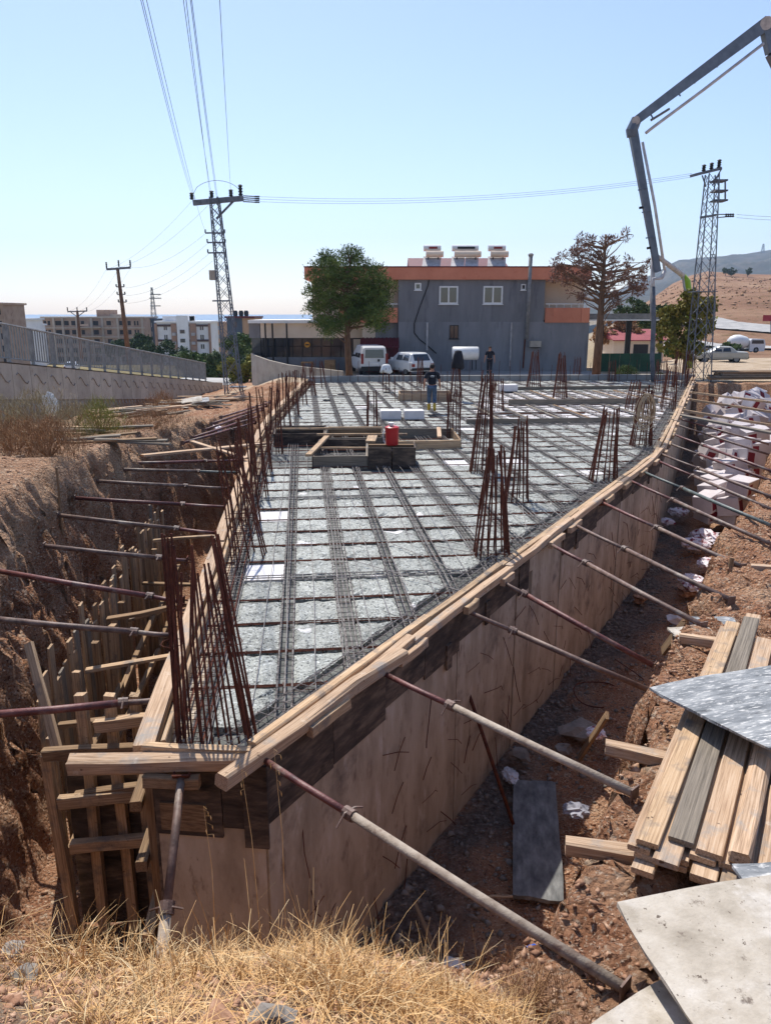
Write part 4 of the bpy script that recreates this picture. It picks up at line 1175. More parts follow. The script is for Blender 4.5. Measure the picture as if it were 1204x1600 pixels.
# round edged log on top of the stack
p = base0 + n_side * 0.62 + n_dir * 0.1; p.z = BZ + 0.05 + 4 * 0.044 + 0.05
q = p + n_dir * 1.7; q.z = p.z - 0.02
plank('timber_log', p, q, 0.13, 0.09, WOOD2, label='round edged timber lying on top of the plank stack', cat='timber', bev=0.035, jit=0.012)
def sheet(name, c, du, dv, su, sv, th, mat, label):
    """plywood: corner c, unit edge directions du, dv"""
    du, dv = Vector(du).normalized(), Vector(dv).normalized()
    n = du.cross(dv).normalized(); dv = n.cross(du)
    ctr = Vector(c) + du * su / 2 + dv * sv / 2
    me = bpy.data.meshes.new(name); bm = bmesh.new()
    nu, nv = 10, 7
    grid = {}
    for s in (0, 1):
        for i in range(nu + 1):
            for j in range(nv + 1):
                x = (i / nu - .5) * su; y = (j / nv - .5) * sv
                if i in (0, nu): x += random.uniform(-.008, .008)
                if j in (0, nv): y += random.uniform(-.008, .008)
                if i in (0, nu) and j in (0, nv): x *= 0.988; y *= 0.985
                z = 0.012 * math.sin(i * 0.6) * math.cos(j * .5) + (th / 2 if s else -th / 2)
                grid[s, i, j] = bm.verts.new((x, y, z))
    for i in range(nu):
        for j in range(nv):
            bm.faces.new([grid[1, i, j], grid[1, i + 1, j], grid[1, i + 1, j + 1], grid[1, i, j + 1]])
            bm.faces.new([grid[0, i, j], grid[0, i, j + 1], grid[0, i + 1, j + 1], grid[0, i + 1, j]])
    for i in range(nu):
        bm.faces.new([grid[0, i, 0], grid[0, i + 1, 0], grid[1, i + 1, 0], grid[1, i, 0]])
        bm.faces.new([grid[0, i + 1, nv], grid[0, i, nv], grid[1, i, nv], grid[1, i + 1, nv]])
    for j in range(nv):
        bm.faces.new([grid[0, 0, j + 1], grid[0, 0, j], grid[1, 0, j], grid[1, 0, j + 1]])
        bm.faces.new([grid[0, nu, j], grid[0, nu, j + 1], grid[1, nu, j + 1], grid[1, nu, j]])
    bmesh.ops.recalc_face_normals(bm, faces=bm.faces)
    bm.to_mesh(me); bm.free(); me.materials.append(mat)
    o = bpy.data.objects.new(name, me)
    o.matrix_world = Matrix.Translation(ctr) @ Matrix((du, dv, n)).transposed().to_4x4()
    return reg(o, None, label, 'plywood')
a = G(958, 1412, 0.42); b = G(1080, 1600, 0.42)
dn = (b - a).normalized(); rt = Vector((-dn.y, dn.x, 0))
sheet('plywood_sheet', a, (rt.x, rt.y, 0.02), (-dn.x, -dn.y, 0), 2.2, -1.25, 0.021, PLYG, 'pale cement stained plywood sheet lying in front of the plank stack')
a2 = G(1062, 1518, 0.2); 
sheet('plywood_sheet', G(1052, 1522, 0.26), (-0.87, -0.49, -0.03), (0.49, -0.87, 0.0), 1.3, 1.0, 0.021, PLYG, 'pale plywood sheet half hidden under the cement stained sheet')
sheet('plywood_sheet', G(1140, 1352, 0.40), (0.95, 0.12, 0.0), (0.1, -0.95, -0.03), 1.8, 0.9, 0.02, PLYB, 'dark film faced plywood sheet between the plank stack and the pale sheet')
a = G(1010, 1076, 0.45); b = G(1204, 1040, 0.39); c = G(1204, 1160, 0.55)
sheet('plywood_sheet', a, b - a, a - c, 2.2, -1.25, 0.021, PLYB, 'blue grey film faced plywood sheet lying across the plank stack')
# other timbers on the far part of the bank
for (a, b, z, w, h, m) in (((1145, 915), (1230, 945), -0.05, 0.12, 0.06, WOOD2), ((1172, 886), (1230, 892), -0.05, 0.1, 0.1, WOOD2)):
    plank('loose_timber', G(*a, z), G(*b, z), w, h, m, label='short timber lying on the earth beyond the plank stack', cat='timber', group='short timbers on the right bank')
for (a, b, z0, z1, w) in (((1098, 932), (1035, 1018), -0.2, -1.3, 0.16), ((1112, 940), (1062, 990), -0.18, -0.9, 0.14)):
    plank('bank_board', G(*a, z0), G(*b, z1), w, 0.05, WOODB, up=(-1, 0, .4), label='brown board leaning down the trench side beyond the bearers', cat='board', group='boards leaning in the right trench')
p0 = G(1130, 918, -0.25); plank('stake', p0 - Vector((0, 0, 0.3)), p0 + Vector((0.12, 0.1, 0.42)), 0.06, 0.05, WOODB, up=(0, 1, 0), label='short wooden stake driven in where a prop foot rests', cat='stake')
plank('bank_board', G(905, 1184, -2.75), G(948, 1118, -1.7), 0.12, 0.05, WOODB, up=(-1, 0, .4), label='dark board lying against the trench side under the bearer', cat='board')
sheet('plywood_offcut', G(1062, 1002, -0.05), (0.9, 0.1, 0), (0.1, 0.9, 0.05), 0.5, 0.35, 0.02, PLYG, 'small pale plywood offcut on the right bank')
sheet('plywood_offcut', G(1082, 980, -0.06), (0.9, -0.1, 0), (0.1, 0.9, 0.05), 0.55, 0.3, 0.02, PLYB, 'small grey plywood offcut on the right bank')
# floor of the right trench
fz = FLOOR_Z + 0.1
sheet('shutter_panel', G(800, 1402, fz), (0.986, -0.165, 0.02), (0.165, 0.986, 0.0), 0.58, 2.3, 0.05, PLYK, 'grey black shutter panel lying on the trench floor')

def lump_mesh(name, r, sq=(1, 1, 0.7), seed=0, mat=ROCK, sub=2, rough=0.35):
    bm = bmesh.new(); bmesh.ops.create_icosphere(bm, subdivisions=sub, radius=r)
    rr = random.Random(seed)
    ph = [rr.uniform(0, 6) for _ in range(6)]
    for v in bm.verts:
        n = v.co.normalized()
        k = 1 + rough * (math.sin(n.x * 3.1 + ph[0]) * math.sin(n.y * 2.7 + ph[1]) + 0.6 * math.sin(n.z * 4.3 + ph[2] + n.x * 2) + 0.3 * rr.uniform(-1, 1))
        v.co = Vector((v.co.x * sq[0], v.co.y * sq[1], v.co.z * sq[2])) * max(0.45, k)
    me = bpy.data.meshes.new(name); bm.to_mesh(me); bm.free(); me.materials.append(mat)
    return me
for (u, v, r, m, lab) in ((905, 1140, 0.2, ROCKG, 'large broken concrete lump beside the trench side'), (880, 1170, 0.12, ROCKG, 'small concrete block beside the broken lump'), (1075, 925, 0.22, ROCK, 'pink broken concrete slab on the trench floor'),
                       (1000, 935, 0.18, ROCK, 'flat pinkish rubble piece beside the far wall base'), (810, 1180, 0.13, ROCKG, 'grey rubble stone at the foot of the wall'), (1055, 968, 0.14, FOAM, 'white foam lump on the trench floor')):
    q = G(u, v, FLOOR_Z + 0.18)
    o = bpy.data.objects.new('rubble_lump', lump_mesh('rubble_lump', r, (1.3, 1, 0.6), int(u), m)); o.location = q; o.rotation_euler = (0.1, 0.1, u)
    reg(o, None, lab, 'rubble')
def rag(name, loc, r, mat, label, cat, seed, sq=(1.2, 1, 0.5)):
    rr = random.Random(seed)
    bm = bmesh.new(); bmesh.ops.create_icosphere(bm, subdivisions=3, radius=r)
    for v in bm.verts:
        n = v.co.normalized()
        k = 0.8 + 0.35 * abs(math.sin(n.x * 6 + seed) * math.cos(n.y * 7 + seed * 2)) + 0.2 * abs(math.sin(n.z * 9 + n.x * 5)) + rr.uniform(-.06, .06)
        v.co = Vector((v.co.x * sq[0] * k, v.co.y * sq[1] * k, v.co.z * sq[2] * k))
    me = bpy.data.meshes.new(name); bm.to_mesh(me); bm.free(); me.materials.append(mat)
    o = bpy.data.objects.new(name, me); o.location = loc; o.rotation_euler = (0, 0, seed)
    return reg(o, None, label, cat)
RAGM = M('printed_plastic_film', [(0.35, (205, 196, 200)), (0.5, (232, 226, 228)), (0.62, (130, 40, 52))], 6, 0.5, 0.2, 30, rnd=0.1)
RAGG = M('grey_cloth', [(0.3, (120, 120, 128)), (0.6, (170, 170, 178))], 8, 0.9, 0.3, 20)
rag('crumpled_cloth', G(900, 1266, FLOOR_Z + 0.4), 0.13, RAGG, 'crumpled grey cloth at the foot of the right bank', 'cloth', 3)
rag('crumpled_paper', G(708, 1514, FLOOR_Z + 0.1), 0.11, WHITEP, 'crumpled white paper on the trench floor near the dry grass', 'paper', 5)
rag('plastic_scrap', G(835, 1486, FLOOR_Z + 0.2), 0.07, plain('blue_plastic', (40, 80, 170), 0.4), 'blue plastic scrap at the bottom of the right bank', 'scrap', 6)
rag('plastic_bottle_scrap', G(797, 1212, FLOOR_Z + 0.12), 0.12, M('clear_grey_plastic', [(0.3, (150, 150, 150)), (0.6, (196, 196, 198))], 5, 0.3, 0.2, 20), 'crushed clear plastic at the head of the shutter panel', 'scrap', 8, (1.5, .8, .5))
for i, (u, v, r) in enumerate(((1100, 838, 0.35), (1085, 850, 0.3), (1108, 880, 0.25), (1130, 845, 0.3), (1060, 800, 0.25), (1078, 905, 0.22), (930, 1145, 0.13), (1040, 815, .2), (1090, 915, .25))):
    rag('plastic_wrap', G(u, v, FLOOR_Z + 0.35), r, RAGM, 'crumpled printed packing film on the trench floor before the foam boxes', 'packing film', 11 + i)
    bpy.data.objects[-1] if False else None
for o in bpy.data.objects:
    if o.name.startswith('plastic_wrap'): o['group'] = 'packing film in the right trench'
c = G(935, 1085, FLOOR_Z + 0.16)
MB().tube([c + Vector((0.42 * math.cos(t), 0.5 * math.sin(t), 0.02 * math.sin(3 * t))) for t in np.linspace(0.6, 4.6, 18)], 0.012, 5).build('bent_bar', RUST, org=c, smooth=True, label='bent rusty bar curling on the trench floor', cat='steel bar')
plank('slat', G(648, 1410, FLOOR_Z + 0.1), G(680, 1490, FLOOR_Z + 0.1), 0.04, 0.02, WOODB, label='thin wooden slat lying on the trench floor near the dry grass', cat='slat')
plank('slat', G(755, 1402, FLOOR_Z + 0.1), G(800, 1400, FLOOR_Z + 0.12), 0.04, 0.02, WOOD, label='thin wooden slat touching the foot of the shutter panel', cat='slat')
c = G(1040, 975, FLOOR_Z + 0.12)
MB().tube([G(960, 1030, FLOOR_Z + .1), G(990, 1050, FLOOR_Z + .14), G(1005, 1062, FLOOR_Z + .1)], 0.01, 5).build('bent_bar', RUST, org=c, label='short straight rusty bar on the trench floor beside the curling one', cat='steel bar')
# gravel and stones on the trench floor and banks: far too many to count
def stones(name, n, sampler, r0, r1, mat, label, seed):
    r_ = np.random.default_rng(seed)
    base = np.array([(1, 0, 0), (-1, 0, 0), (0, 1, 0), (0, -1, 0), (0, 0, 1), (0, 0, -1)], float)
    fac = np.array([(0, 2, 4), (2, 1, 4), (1, 3, 4), (3, 0, 4), (2, 0, 5), (1, 2, 5), (3, 1, 5), (0, 3, 5)])
    P = sampler(r_, n); n = len(P)
    z = ground_z(P[:, 0], P[:, 1])
    s = r0 * (r1 / r0) ** (r_.random(n) ** 2.8)
    V = base[None] * (1 + r_.uniform(-.55, .5, (n, 6, 1))) * np.stack([s * r_.uniform(.7, 1.4, n), s * r_.uniform(.7, 1.3, n), s * r_.uniform(.35, .9, n)], -1)[:, None]
    a = r_.random(n) * 6.28
    ca, sa = np.cos(a)[:, None], np.sin(a)[:, None]
    V = np.stack([V[..., 0] * ca - V[..., 1] * sa, V[..., 0] * sa + V[..., 1] * ca, V[..., 2] + V[..., 0] * r_.uniform(-.5, .5, (n, 1))], -1)
    V = V + np.stack([P[:, 0], P[:, 1], z + s * 0.15], -1)[:, None]
    F = fac[None] + (np.arange(n) * 6)[:, None, None]
    o = bpy.data.objects.new(name, mesh_np(name, V.reshape(-1, 3), F.reshape(-1, 3), mat))
    return reg(o, None, label, 'stones', kind='stuff')
def samp_trench(r_, n):
    P = np.stack([r_.uniform(-1, 9, n * 6), r_.uniform(4.2, 22, n * 6)], -1)
    d, i = poly_dist(P[:, 0], P[:, 1])
    k = (d > 0.02) & (d < 1.7) & (i > 0) & (i < 9) & (r_.random(len(d)) < np.exp(-d * 0.7))
    return P[k][:n]
def samp_bank(r_, n):
    P = np.stack([r_.uniform(-9, 12, n * 4), 2.2 + 20 * r_.random(n * 4) ** 1.5], -1)
    d, i = poly_dist(P[:, 0], P[:, 1])
    return P[(d > 1.4) & (d < 7) & (r_.random(len(d)) < np.clip(.5 + .9 * fbm(P[:, 0], P[:, 1], 3, 91), .1, 1))][:n]
def samp_front(r_, n):
    return np.stack([r_.uniform(-1.6, 1.0, n), r_.uniform(1.1, 2.7, n)], -1)
stones('gravel', 5200, samp_trench, 0.012, 0.07, ROCKG, 'grey gravel and rubble scattered along the right trench floor', 1)
stones('bank_stones', 60000, samp_bank, 0.005, 0.04, ROCK, 'reddish stones and clods scattered over the earth banks', 2)
stones('foreground_pebbles', 15000, samp_front, 0.004, 0.022, ROCK, 'small pebbles on the pale soil among the dry grass', 3)
for (u, v, z, r, m, lab) in ((418, 1588, 1.86, 0.05, ROCKG, 'smooth grey stone at the lower edge of the dry grass'), (28, 1450, 1.5, 0.05, ROCKG, 'pale pitted stone beside the dry grass tuft'), (345, 1580, 1.85, 0.045, ROCK, 'reddish stone beside the smooth grey stone'), (8, 1420, 1.4, 0.045, ROCKG, 'dark grey stone on the crest above the left trench'), (760, 1586, 1.35, 0.05, FOAM, 'white stone below the dry grass on the right')):
    q = G(u, v, z); q.z = gz(q.x, q.y) + r * 0.3
    o = bpy.data.objects.new('stone', lump_mesh('stone', r, (1.35, 0.9, 0.6), int(u * 3), m)); o.location = q; o.rotation_euler = (0, 0, u)
    reg(o, None, lab, 'stone')

# ------------------------------------------------------------------ foam boxes tipped into the far right trench
def box_material():
    m = M('white_box_with_maroon_print', [(0.3, (184, 174, 172)), (0.7, (208, 200, 198))], 2, 0.75, 0.1, 20, rnd=0.06)
    nt = m.node_tree; N = nt.nodes; L = nt.links; bs = N['Principled BSDF']
    tc = [n for n in N if n.type == 'TEX_COORD'][0]
    sx = N.new('ShaderNodeSeparateXYZ'); L.new(tc.outputs['Generated'], sx.inputs[0])
    def band(sock, lo, hi):
        a = N.new('ShaderNodeMath'); a.operation = 'GREATER_THAN'; a.inputs[1].default_value = lo; L.new(sock, a.inputs[0])
        b = N.new('ShaderNodeMath'); b.operation = 'LESS_THAN'; b.inputs[1].default_value = hi; L.new(sock, b.inputs[0])
        c = N.new('ShaderNodeMath'); c.operation = 'MULTIPLY'; L.new(a.outputs[0], c.inputs[0]); L.new(b.outputs[0], c.inputs[1])
        return c.outputs[0]
    f1 = band(sx.outputs[0], 0.08, 0.42); f2 = band(sx.outputs[2], 0.2, 0.8)
    mm = N.new('ShaderNodeMath'); mm.operation = 'MULTIPLY'; L.new(f1, mm.inputs[0]); L.new(f2, mm.inputs[1])
    src = bs.inputs['Base Color'].links[0].from_socket
    mx = N.new('ShaderNodeMix'); mx.data_type = 'RGBA'
    L.new(mm.outputs[0], mx.inputs[0]); L.new(src, mx.inputs[6]); mx.inputs[7].default_value = (*s2l((120, 30, 42)), 1)
    L.new(mx.outputs[2], bs.inputs['Base Color'])
    return m
BOXM = box_material()
box_me = []
for v in range(4):
    sx, sy, sz = random.uniform(.75, 1.0), random.uniform(.5, .65), random.uniform(.45, .6)
    bm = bmesh.new(); bmesh.ops.create_cube(bm, size=1)
    for q in bm.verts: q.co = Vector((q.co.x * sx + random.uniform(-.03, .03), q.co.y * sy + random.uniform(-.03, .03), q.co.z * sz + random.uniform(-.03, .03)))
    bmesh.ops.bevel(bm, geom=bm.edges[:], offset=0.012, segments=1, affect='EDGES')
    me_ = bpy.data.meshes.new('foam_box'); bm.to_mesh(me_); bm.free(); me_.materials.append(BOXM); box_me.append(me_)
rr = random.Random(5)
for i in range(135):
    s = rr.uniform(19.5, 41)
    p, t = polyline_at(RIGHT, s); nrm = Vector((t.y, -t.x))
    far = (s - 19.5) / 21.5
    d = rr.uniform(1.25 - 0.35 * far, 2.15 + 2.2 * far)
    top = -2.35 + (1.15 + 0.55 * far) * (0.35 + 0.65 * min(1, (d - 0.9) / 1.4)) + 0.35 * far
    c = p + nrm * d
    lay = rr.random()
    z = FLOOR_Z + 0.35 + (top - FLOOR_Z - 0.35) * math.sqrt(lay)
    o = bpy.data.objects.new('foam_box', rr.choice(box_me))
    o.location = (c.x, c.y, z)
    o.rotation_euler = (rr.uniform(-.6, .6) * (0.3 + far), rr.uniform(-.5, .5) * (0.3 + far), rr.uniform(-0.5, 0.5) + 0.4)
    reg(o, None, 'white insulation box with maroon print tipped among others in the right trench', 'box', 'foam boxes in the right trench')
# stacked scaffold boards at the far right end of the trench
for l in range(4):
    for i in range(4):
        p = Vector((18.6 + 0.15 * l, 44.2 + 0.28 * i, -0.05 + 0.12 * l + .04))
        plank('stored_board', p + Vector((rr.uniform(-.2, .2), 0, 0)), p + Vector((4.6 + rr.uniform(-.5, .3), 0.5, 0)), 0.25, 0.1, random.choice([WOODB, WOODG]), label='dark board in the low pile at the far right corner of the deck', cat='board', group='board pile at the far right corner')

# ------------------------------------------------------------------ things standing on the deck
p = G(612, 692, 0.46); cooler = thing('water_cooler', (p.x, 18.85, 0.44), 'red plastic water cooler with white lid standing on a dark shutter panel', 'cooler')
c0 = ORG[cooler]
MB().lathe([(0.135, 0), (0.155, 0.02), (0.165, 0.36), (0.17, 0.37), (0.17, 0.4), (0.16, 0.41)], 24, c0).build('body', REDP, cooler, smooth=False)
MB().lathe([(0.172, 0.405), (0.175, 0.45), (0.12, 0.475)], 24, c0).build('lid', REDP, cooler)
MB().tube([c0 + Vector((-.02, -0.02, 0.47)), c0 + Vector((-.02, -.02, .56))], [0.05, 0.075], 12).build('cup', WHITEP, cooler)
MB().tube([c0 + Vector((-.17, -0.03, 0.36)), c0 + Vector((-.22, -.05, .3)), c0 + Vector((-.2, -.05, 0.1)), c0 + Vector((-.16, -.04, 0.06))], 0.014, 6).build('handle', WHITEP, cooler)
for (u0, u1, v, lab) in ((594, 626, 656, 'white foam block left on the deck behind the red cooler'), (631, 662, 656, 'white foam block left on the deck in front of the walking worker'), (780, 808, 612, 'white foam block beside the bare foam bay')):
    a = G(u0, v, 0.02); b = G(u1, v, 0.02); w = (b - a).length
    bm = bmesh.new(); bmesh.ops.create_cube(bm, size=1)
    for q in bm.verts: q.co = Vector((q.co.x * w, q.co.y * 0.6, q.co.z * 0.3))
    bmesh.ops.bevel(bm, geom=bm.edges[:], offset=0.015, segments=2, affect='EDGES')
    me_ = bpy.data.meshes.new('foam_block'); bm.to_mesh(me_); bm.free(); me_.materials.append(FOAM)
    o = bpy.data.objects.new('foam_block', me_); o.location = ((a.x + b.x) / 2, a.y + 0.3, 0.18); o.rotation_euler = (0, 0, 0.06)
    reg(o, None, lab, 'foam block')
# rope coil hung on a starter column
ROPE = M('beige_rope', [(0.3, (150, 132, 106)), (0.6, (188, 170, 142))], 8, 0.9, 0.2, 50)
p = G(1000, 697); coil = MB()
for k in range(13):
    rx = random.uniform(0.08, 0.27); rz = random.uniform(0.3, 0.5); ox = random.uniform(-.07, .07)
    coil.tube([(p.x - 0.1 + ox + rx * math.sin(t) * (1 - 0.35 * math.cos(t)) + random.uniform(-.012, .012), p.y - 0.3 - 0.02 * k, 1.5 - rz + rz * math.cos(t)) for t in np.linspace(0, 6.283, 18)], 0.011, 5)
coil.build('rope_coil', ROPE, org=(p.x, p.y, .6), label='beige rope coil hung on a starter bar cone near the right wall', cat='rope')
# cloths hung on bars
def drape(name, loc, r, h, mat, label, cat='cloth'):
    n = 14; vs = []; fs = []
    prof = [(0.04, h), (r * 0.55, h * 0.97), (r * 0.75, h * 0.7), (r * .85, h * 0.35), (r, 0.0)]
    mb = MB()
    for (q, z) in prof:
        for k in range(n):
            a = 2 * math.pi * k / n
            w = 1 + 0.22 * math.sin(a * 4 + z * 5) * (1 - z / h)
            vs.append((loc[0] + q * w * math.cos(a), loc[1] + q * w * math.sin(a) * 0.7, loc[2] + z + 0.05 * math.sin(a * 2) * (1 - z / h)))
    for i in range(len(prof) - 1):
        for k in range(n):
            k2 = (k + 1) % n; fs.append((i*n+k, i*n+k2, (i+1)*n+k2, (i+1)*n+k))
    fs.append(tuple(range((len(prof) - 1) * n, len(prof) * n)))
    return mb.add(vs, fs).build(name, mat, org=loc, smooth=True, label=label, cat=cat)
p = G(603, 612); column(p.x, p.y, 0.35, 0.35, 1.2, 8, (0, 0), 0.7, 'starter bars with a white cloth thrown over their tips', None)
drape('white_cloth', (p.x, p.y, 0.9), 0.28, 0.38, WHITEP, 'white cloth draped over starter bar tips near the white van')
p = G(709, 640); p = Vector((3.0, 32.0, 0))
p = G(712, 626); drape('dark_jacket', (p.x + 0.05, p.y, 1.35), 0.26, 0.75, plain('black_cloth', (34, 34, 40), 0.9), 'dark jacket hung over starter bar tips before the white tank', 'jacket')

# ------------------------------------------------------------------ dry grass, bushes
def blades(name, P, Z, H, bend, width, mat, label, cat, seed, kind='stuff', segs=3, yawmap=None, spread=1.0, parent=None):
    r_ = np.random.default_rng(seed); n = len(P)
    yaw = r_.random(n) * 6.283
    dirx, diry = np.cos(yaw), np.sin(yaw)
    V = np.zeros((n, (segs + 1) * 2, 3)); bn = bend * r_.uniform(0.1, 1.0, n) * spread
    wid = width * r_.uniform(0.6, 1.3, n)
    tw = r_.random(n) * 3.14
    px, py = np.cos(tw), np.sin(tw)
    for k in range(segs + 1):
        t = k / segs
        th = bn * t
        x = P[:, 0] + dirx * H * t * np.sin(th * 0.9)
        y = P[:, 1] + diry * H * t * np.sin(th * 0.9)
        z = Z + H * t * np.cos(th * 0.9)
        w = wid * (1 - 0.75 * t) / 2
        V[:, 2 * k] = np.stack([x - px * w, y - py * w, z], -1)
        V[:, 2 * k + 1] = np.stack([x + px * w, y + py * w, z], -1)
    f = np.array([(2 * k, 2 * k + 1, 2 * k + 3, 2 * k + 2) for k in range(segs)])
    F = f[None] + (np.arange(n) * (segs + 1) * 2)[:, None, None]
    return mesh_np(name, V.reshape(-1, 3), F.reshape(-1, 4), mat)
def grass():
    r_ = np.random.default_rng(5)
    def dens(x, y):
        return np.clip(0.38 + 1.1 * fbm(x * 2.6, y * 2.6, 3, 61) + 0.35 * sstep(1.7, 2.3, y), 0, 1)
    n = 36000
    P = np.stack([r_.uniform(-2.4, 0.95, n), r_.uniform(1.2, 2.75, n)], -1)
    k = r_.random(n) < dens(P[:, 0], P[:, 1]) * np.maximum(0.1 + 0.9 * sstep(-0.95, -0.55, P[:, 0]), 0.85 * sstep(2.15, 2.4, P[:, 1]) * sstep(-1.5, -1.0, P[:, 0]))
    P = P[k]; Z = ground_z(P[:, 0], P[:, 1])
    P = P[Z > 0.7]; Z = Z[Z > 0.7]
    H = r_.uniform(0.04, 0.15, len(P)) * (0.55 + 0.6 * sstep(1.5, 2.3, P[:, 1])) * (0.7 + 0.6 * fbm(P[:, 0] * 1.7, P[:, 1] * 1.7, 2, 6))
    H = (np.abs(H) + 0.03) * 1.3
    cl = fbm(P[:, 0] * 3.1, P[:, 1] * 3.1, 2, 23)
    H = H * np.clip(0.75 + 0.9 * cl, 0.35, 1.9)
    sel = r_.random(len(P)) < 0.48 + 0.3 * cl
    for nm, k, m, lab in (('dry_grass', sel, STRAW, 'matted golden dry grass on the crest in front of the trench'), ('pale_dry_grass', ~sel, STRAWP, 'paler bleached straw mixed into the golden grass on the crest')):
        me = blades(nm, P[k], Z[k] - 0.01, H[k], 1.75, 0.0044, m, '', '', 3 if nm == 'dry_grass' else 4)
        reg(bpy.data.objects.new(nm, me), None, lab, 'grass', kind='stuff')
    # flattened straw lying on the soil
    n = 9000
    P = np.stack([r_.uniform(-1.6, 1.0, n), r_.uniform(1.1, 2.7, n)], -1)
    P = P[r_.random(n) < 0.14 + 0.86 * sstep(-0.95, -0.5, P[:, 0])]; n = len(P); Z = ground_z(P[:, 0], P[:, 1]); P = P[Z > 0.7]; Z = Z[Z > 0.7]
    me = blades('fallen_straw', P, Z + 0.012, r_.uniform(0.06, 0.22, len(P)), 1.9, 0.003, STRAW, '', '', 9)
    co = np.zeros(len(me.vertices) * 3); me.vertices.foreach_get('co', co); co = co.reshape(-1, 8, 3)
    base = co[:, :1, 2:3]; co[:, :, 2:3] = base + (co[:, :, 2:3] - base) * 0.12
    me.vertices.foreach_set('co', co.ravel()); me.update()
    reg(bpy.data.objects.new('fallen_straw', me), None, 'loose straw lying flat on the pebbly soil', 'straw', kind='stuff')
    # tall stalks
    n = 190
    P = np.stack([r_.uniform(-1.35, 0.55, n), r_.uniform(2.0, 2.8, n)], -1); Z = ground_z(P[:, 0], P[:, 1]); P = P[Z > 0.7]; Z = Z[Z > 0.7]
    me = blades('dry_stalks', P, Z - 0.01, r_.uniform(0.18, 0.36, len(P)), 0.75, 0.0045, STRAW, '', '', 12, segs=4)
    reg(bpy.data.objects.new('dry_stalks', me), None, 'thin upright straw stalks above the matted grass', 'grass', kind='stuff')
    # three long oat stalks with seed heads before the front corner
    for (u0, v0, u1, v1, y) in ((410, 1480, 372, 1168, 2.5), (448, 1500, 428, 1170, 2.5), (335, 1450, 318, 1260, 2.45)):
        a = A(u0, v0, y); b = A(u1, v1, y + 0.05)
        a.z = gz(a.x, a.y) - 0.01
        root = thing('oat_stalk', a, 'tall bent wild oat stalk with drooping seed heads above the dry grass', 'grass stalk', 'wild oat stalks')
        m = a.lerp(b, .6) + Vector((0.012, 0, 0)); e = b + Vector((0.012, 0, -0.012))
        MB().tube([a, m, b, e], [0.0016, 0.0013, 0.001, 0.0008], 5).build('stem', STRAW, root, fix=False)
        for k in range(5):
            s0 = m.lerp(b, 0.55 + 0.1 * k); d = Vector((random.uniform(-.02, .025), random.uniform(-.01, .01), random.uniform(-.012, 0.0)))
            t = s0 + d
            MB().tube([s0, t], 0.0005, 4).build('seed_stem', STRAW, root, fix=False)
            MB().tube([t, t + Vector((0.001, 0, -0.008)), t + Vector((0.002, 0, -0.02))], [0.0008, 0.0024, 0.0004], 5).build('seed_head', STRAW, root, fix=False)
grass()

def bush(name, loc, rx, rz, n, mat, stem_mat, label, seed, wid=0.008, L=(0.12, 0.4), leaf=False):
    r_ = np.random.default_rng(seed)
    root = thing(name, loc, label, 'bush')
    # branching stems from the base
    mb = MB()
    for i in range(14):
        a = r_.random() * 6.28; sp = r_.uniform(0.3, 0.9)
        e = Vector((math.cos(a) * rx * sp, math.sin(a) * rx * sp, rz * r_.uniform(0.55, 0.95))) + Vector(loc)
        mid = Vector(loc).lerp(e, 0.5) + Vector((0, 0, 0.1 * rz))
        mb.tube([Vector(loc) - Vector((0, 0, .05)), mid, e], [0.012, 0.008, 0.003], 4)
    mb.build('stems', stem_mat, root, fix=False)
    a = r_.random(n) * 6.283; q = np.sqrt(r_.random(n)); hz = r_.random(n)
    rad = rx * q * np.sqrt(np.clip(1 - (hz * 0.95) ** 2, 0.08, 1)) * (1 + 0.25 * np.sin(a * 3 + seed) + .12 * np.sin(a * 7))
    P = np.stack([np.cos(a) * rad, np.sin(a) * rad], -1)
    Z = hz * rz * (1 + .15 * np.sin(a * 4 + 1))
    H = r_.uniform(L[0], L[1], n) * 0.6
    me = blades('twigs', P, Z, H, 1.5, wid, mat, '', '', seed + 1, segs=2)
    o = bpy.data.objects.new('leaves' if leaf else 'twigs', me); reg(o, root)
    return root
def bz(x, y): return gz(x, y) - 0.02
for (u, v, y, rx, rz, n, m, sm, lab) in (
        (65, 690, 17.0, 1.05, 1.05, 3600, OLIVE, STRAWB, 'large grey green dry bush below the panel wall'),
        (5, 690, 17.5, 0.8, 0.8, 2200, OLIVE, STRAWB, 'grey green dry bush at the left beside the large one'),
        (80, 735, 14.5, 0.75, 0.62, 3200, STRAWB, STRAWB, 'low brown dry bush on the top of the left bank'),
        (25, 720, 15.0, 0.8, 0.55, 2000, STRAWB, STRAWB, 'small brown tuft between the dry bushes on the left bank'),
        (160, 690, 18.2, 0.62, 0.8, 2600, GREENB, STRAWB, 'yellow green bush beside the weathered board stack'),
        (255, 640, 28.0, 0.8, 0.7, 2200, STRAWB, STRAWB, 'brown dry bush between the two board heaps'),
        (240, 690, 20.5, 1.2, 0.4, 2600, STRAWB, STRAWB, 'wide low brown tuft on the earth above the left trench'),
        (120, 655, 22.0, 0.7, 0.6, 1600, OLIVE, STRAWB, 'small grey green bush at the foot of the panel wall')):
    p = A(u, v, y)
    bush('dry_bush', (p.x, p.y, bz(p.x, p.y)), rx, rz, n, m, sm, lab, int(u + v))
p = Vector((1.02, 3.3, 0)); 
bush('low_shrub', (0.75, 3.15, bz(0.75, 3.15)), 0.3, 0.18, 1600, STRAWB, STRAWB, 'low brown herb at the foot of the bank below the plywood', 77, 0.004, (0.05, 0.14))

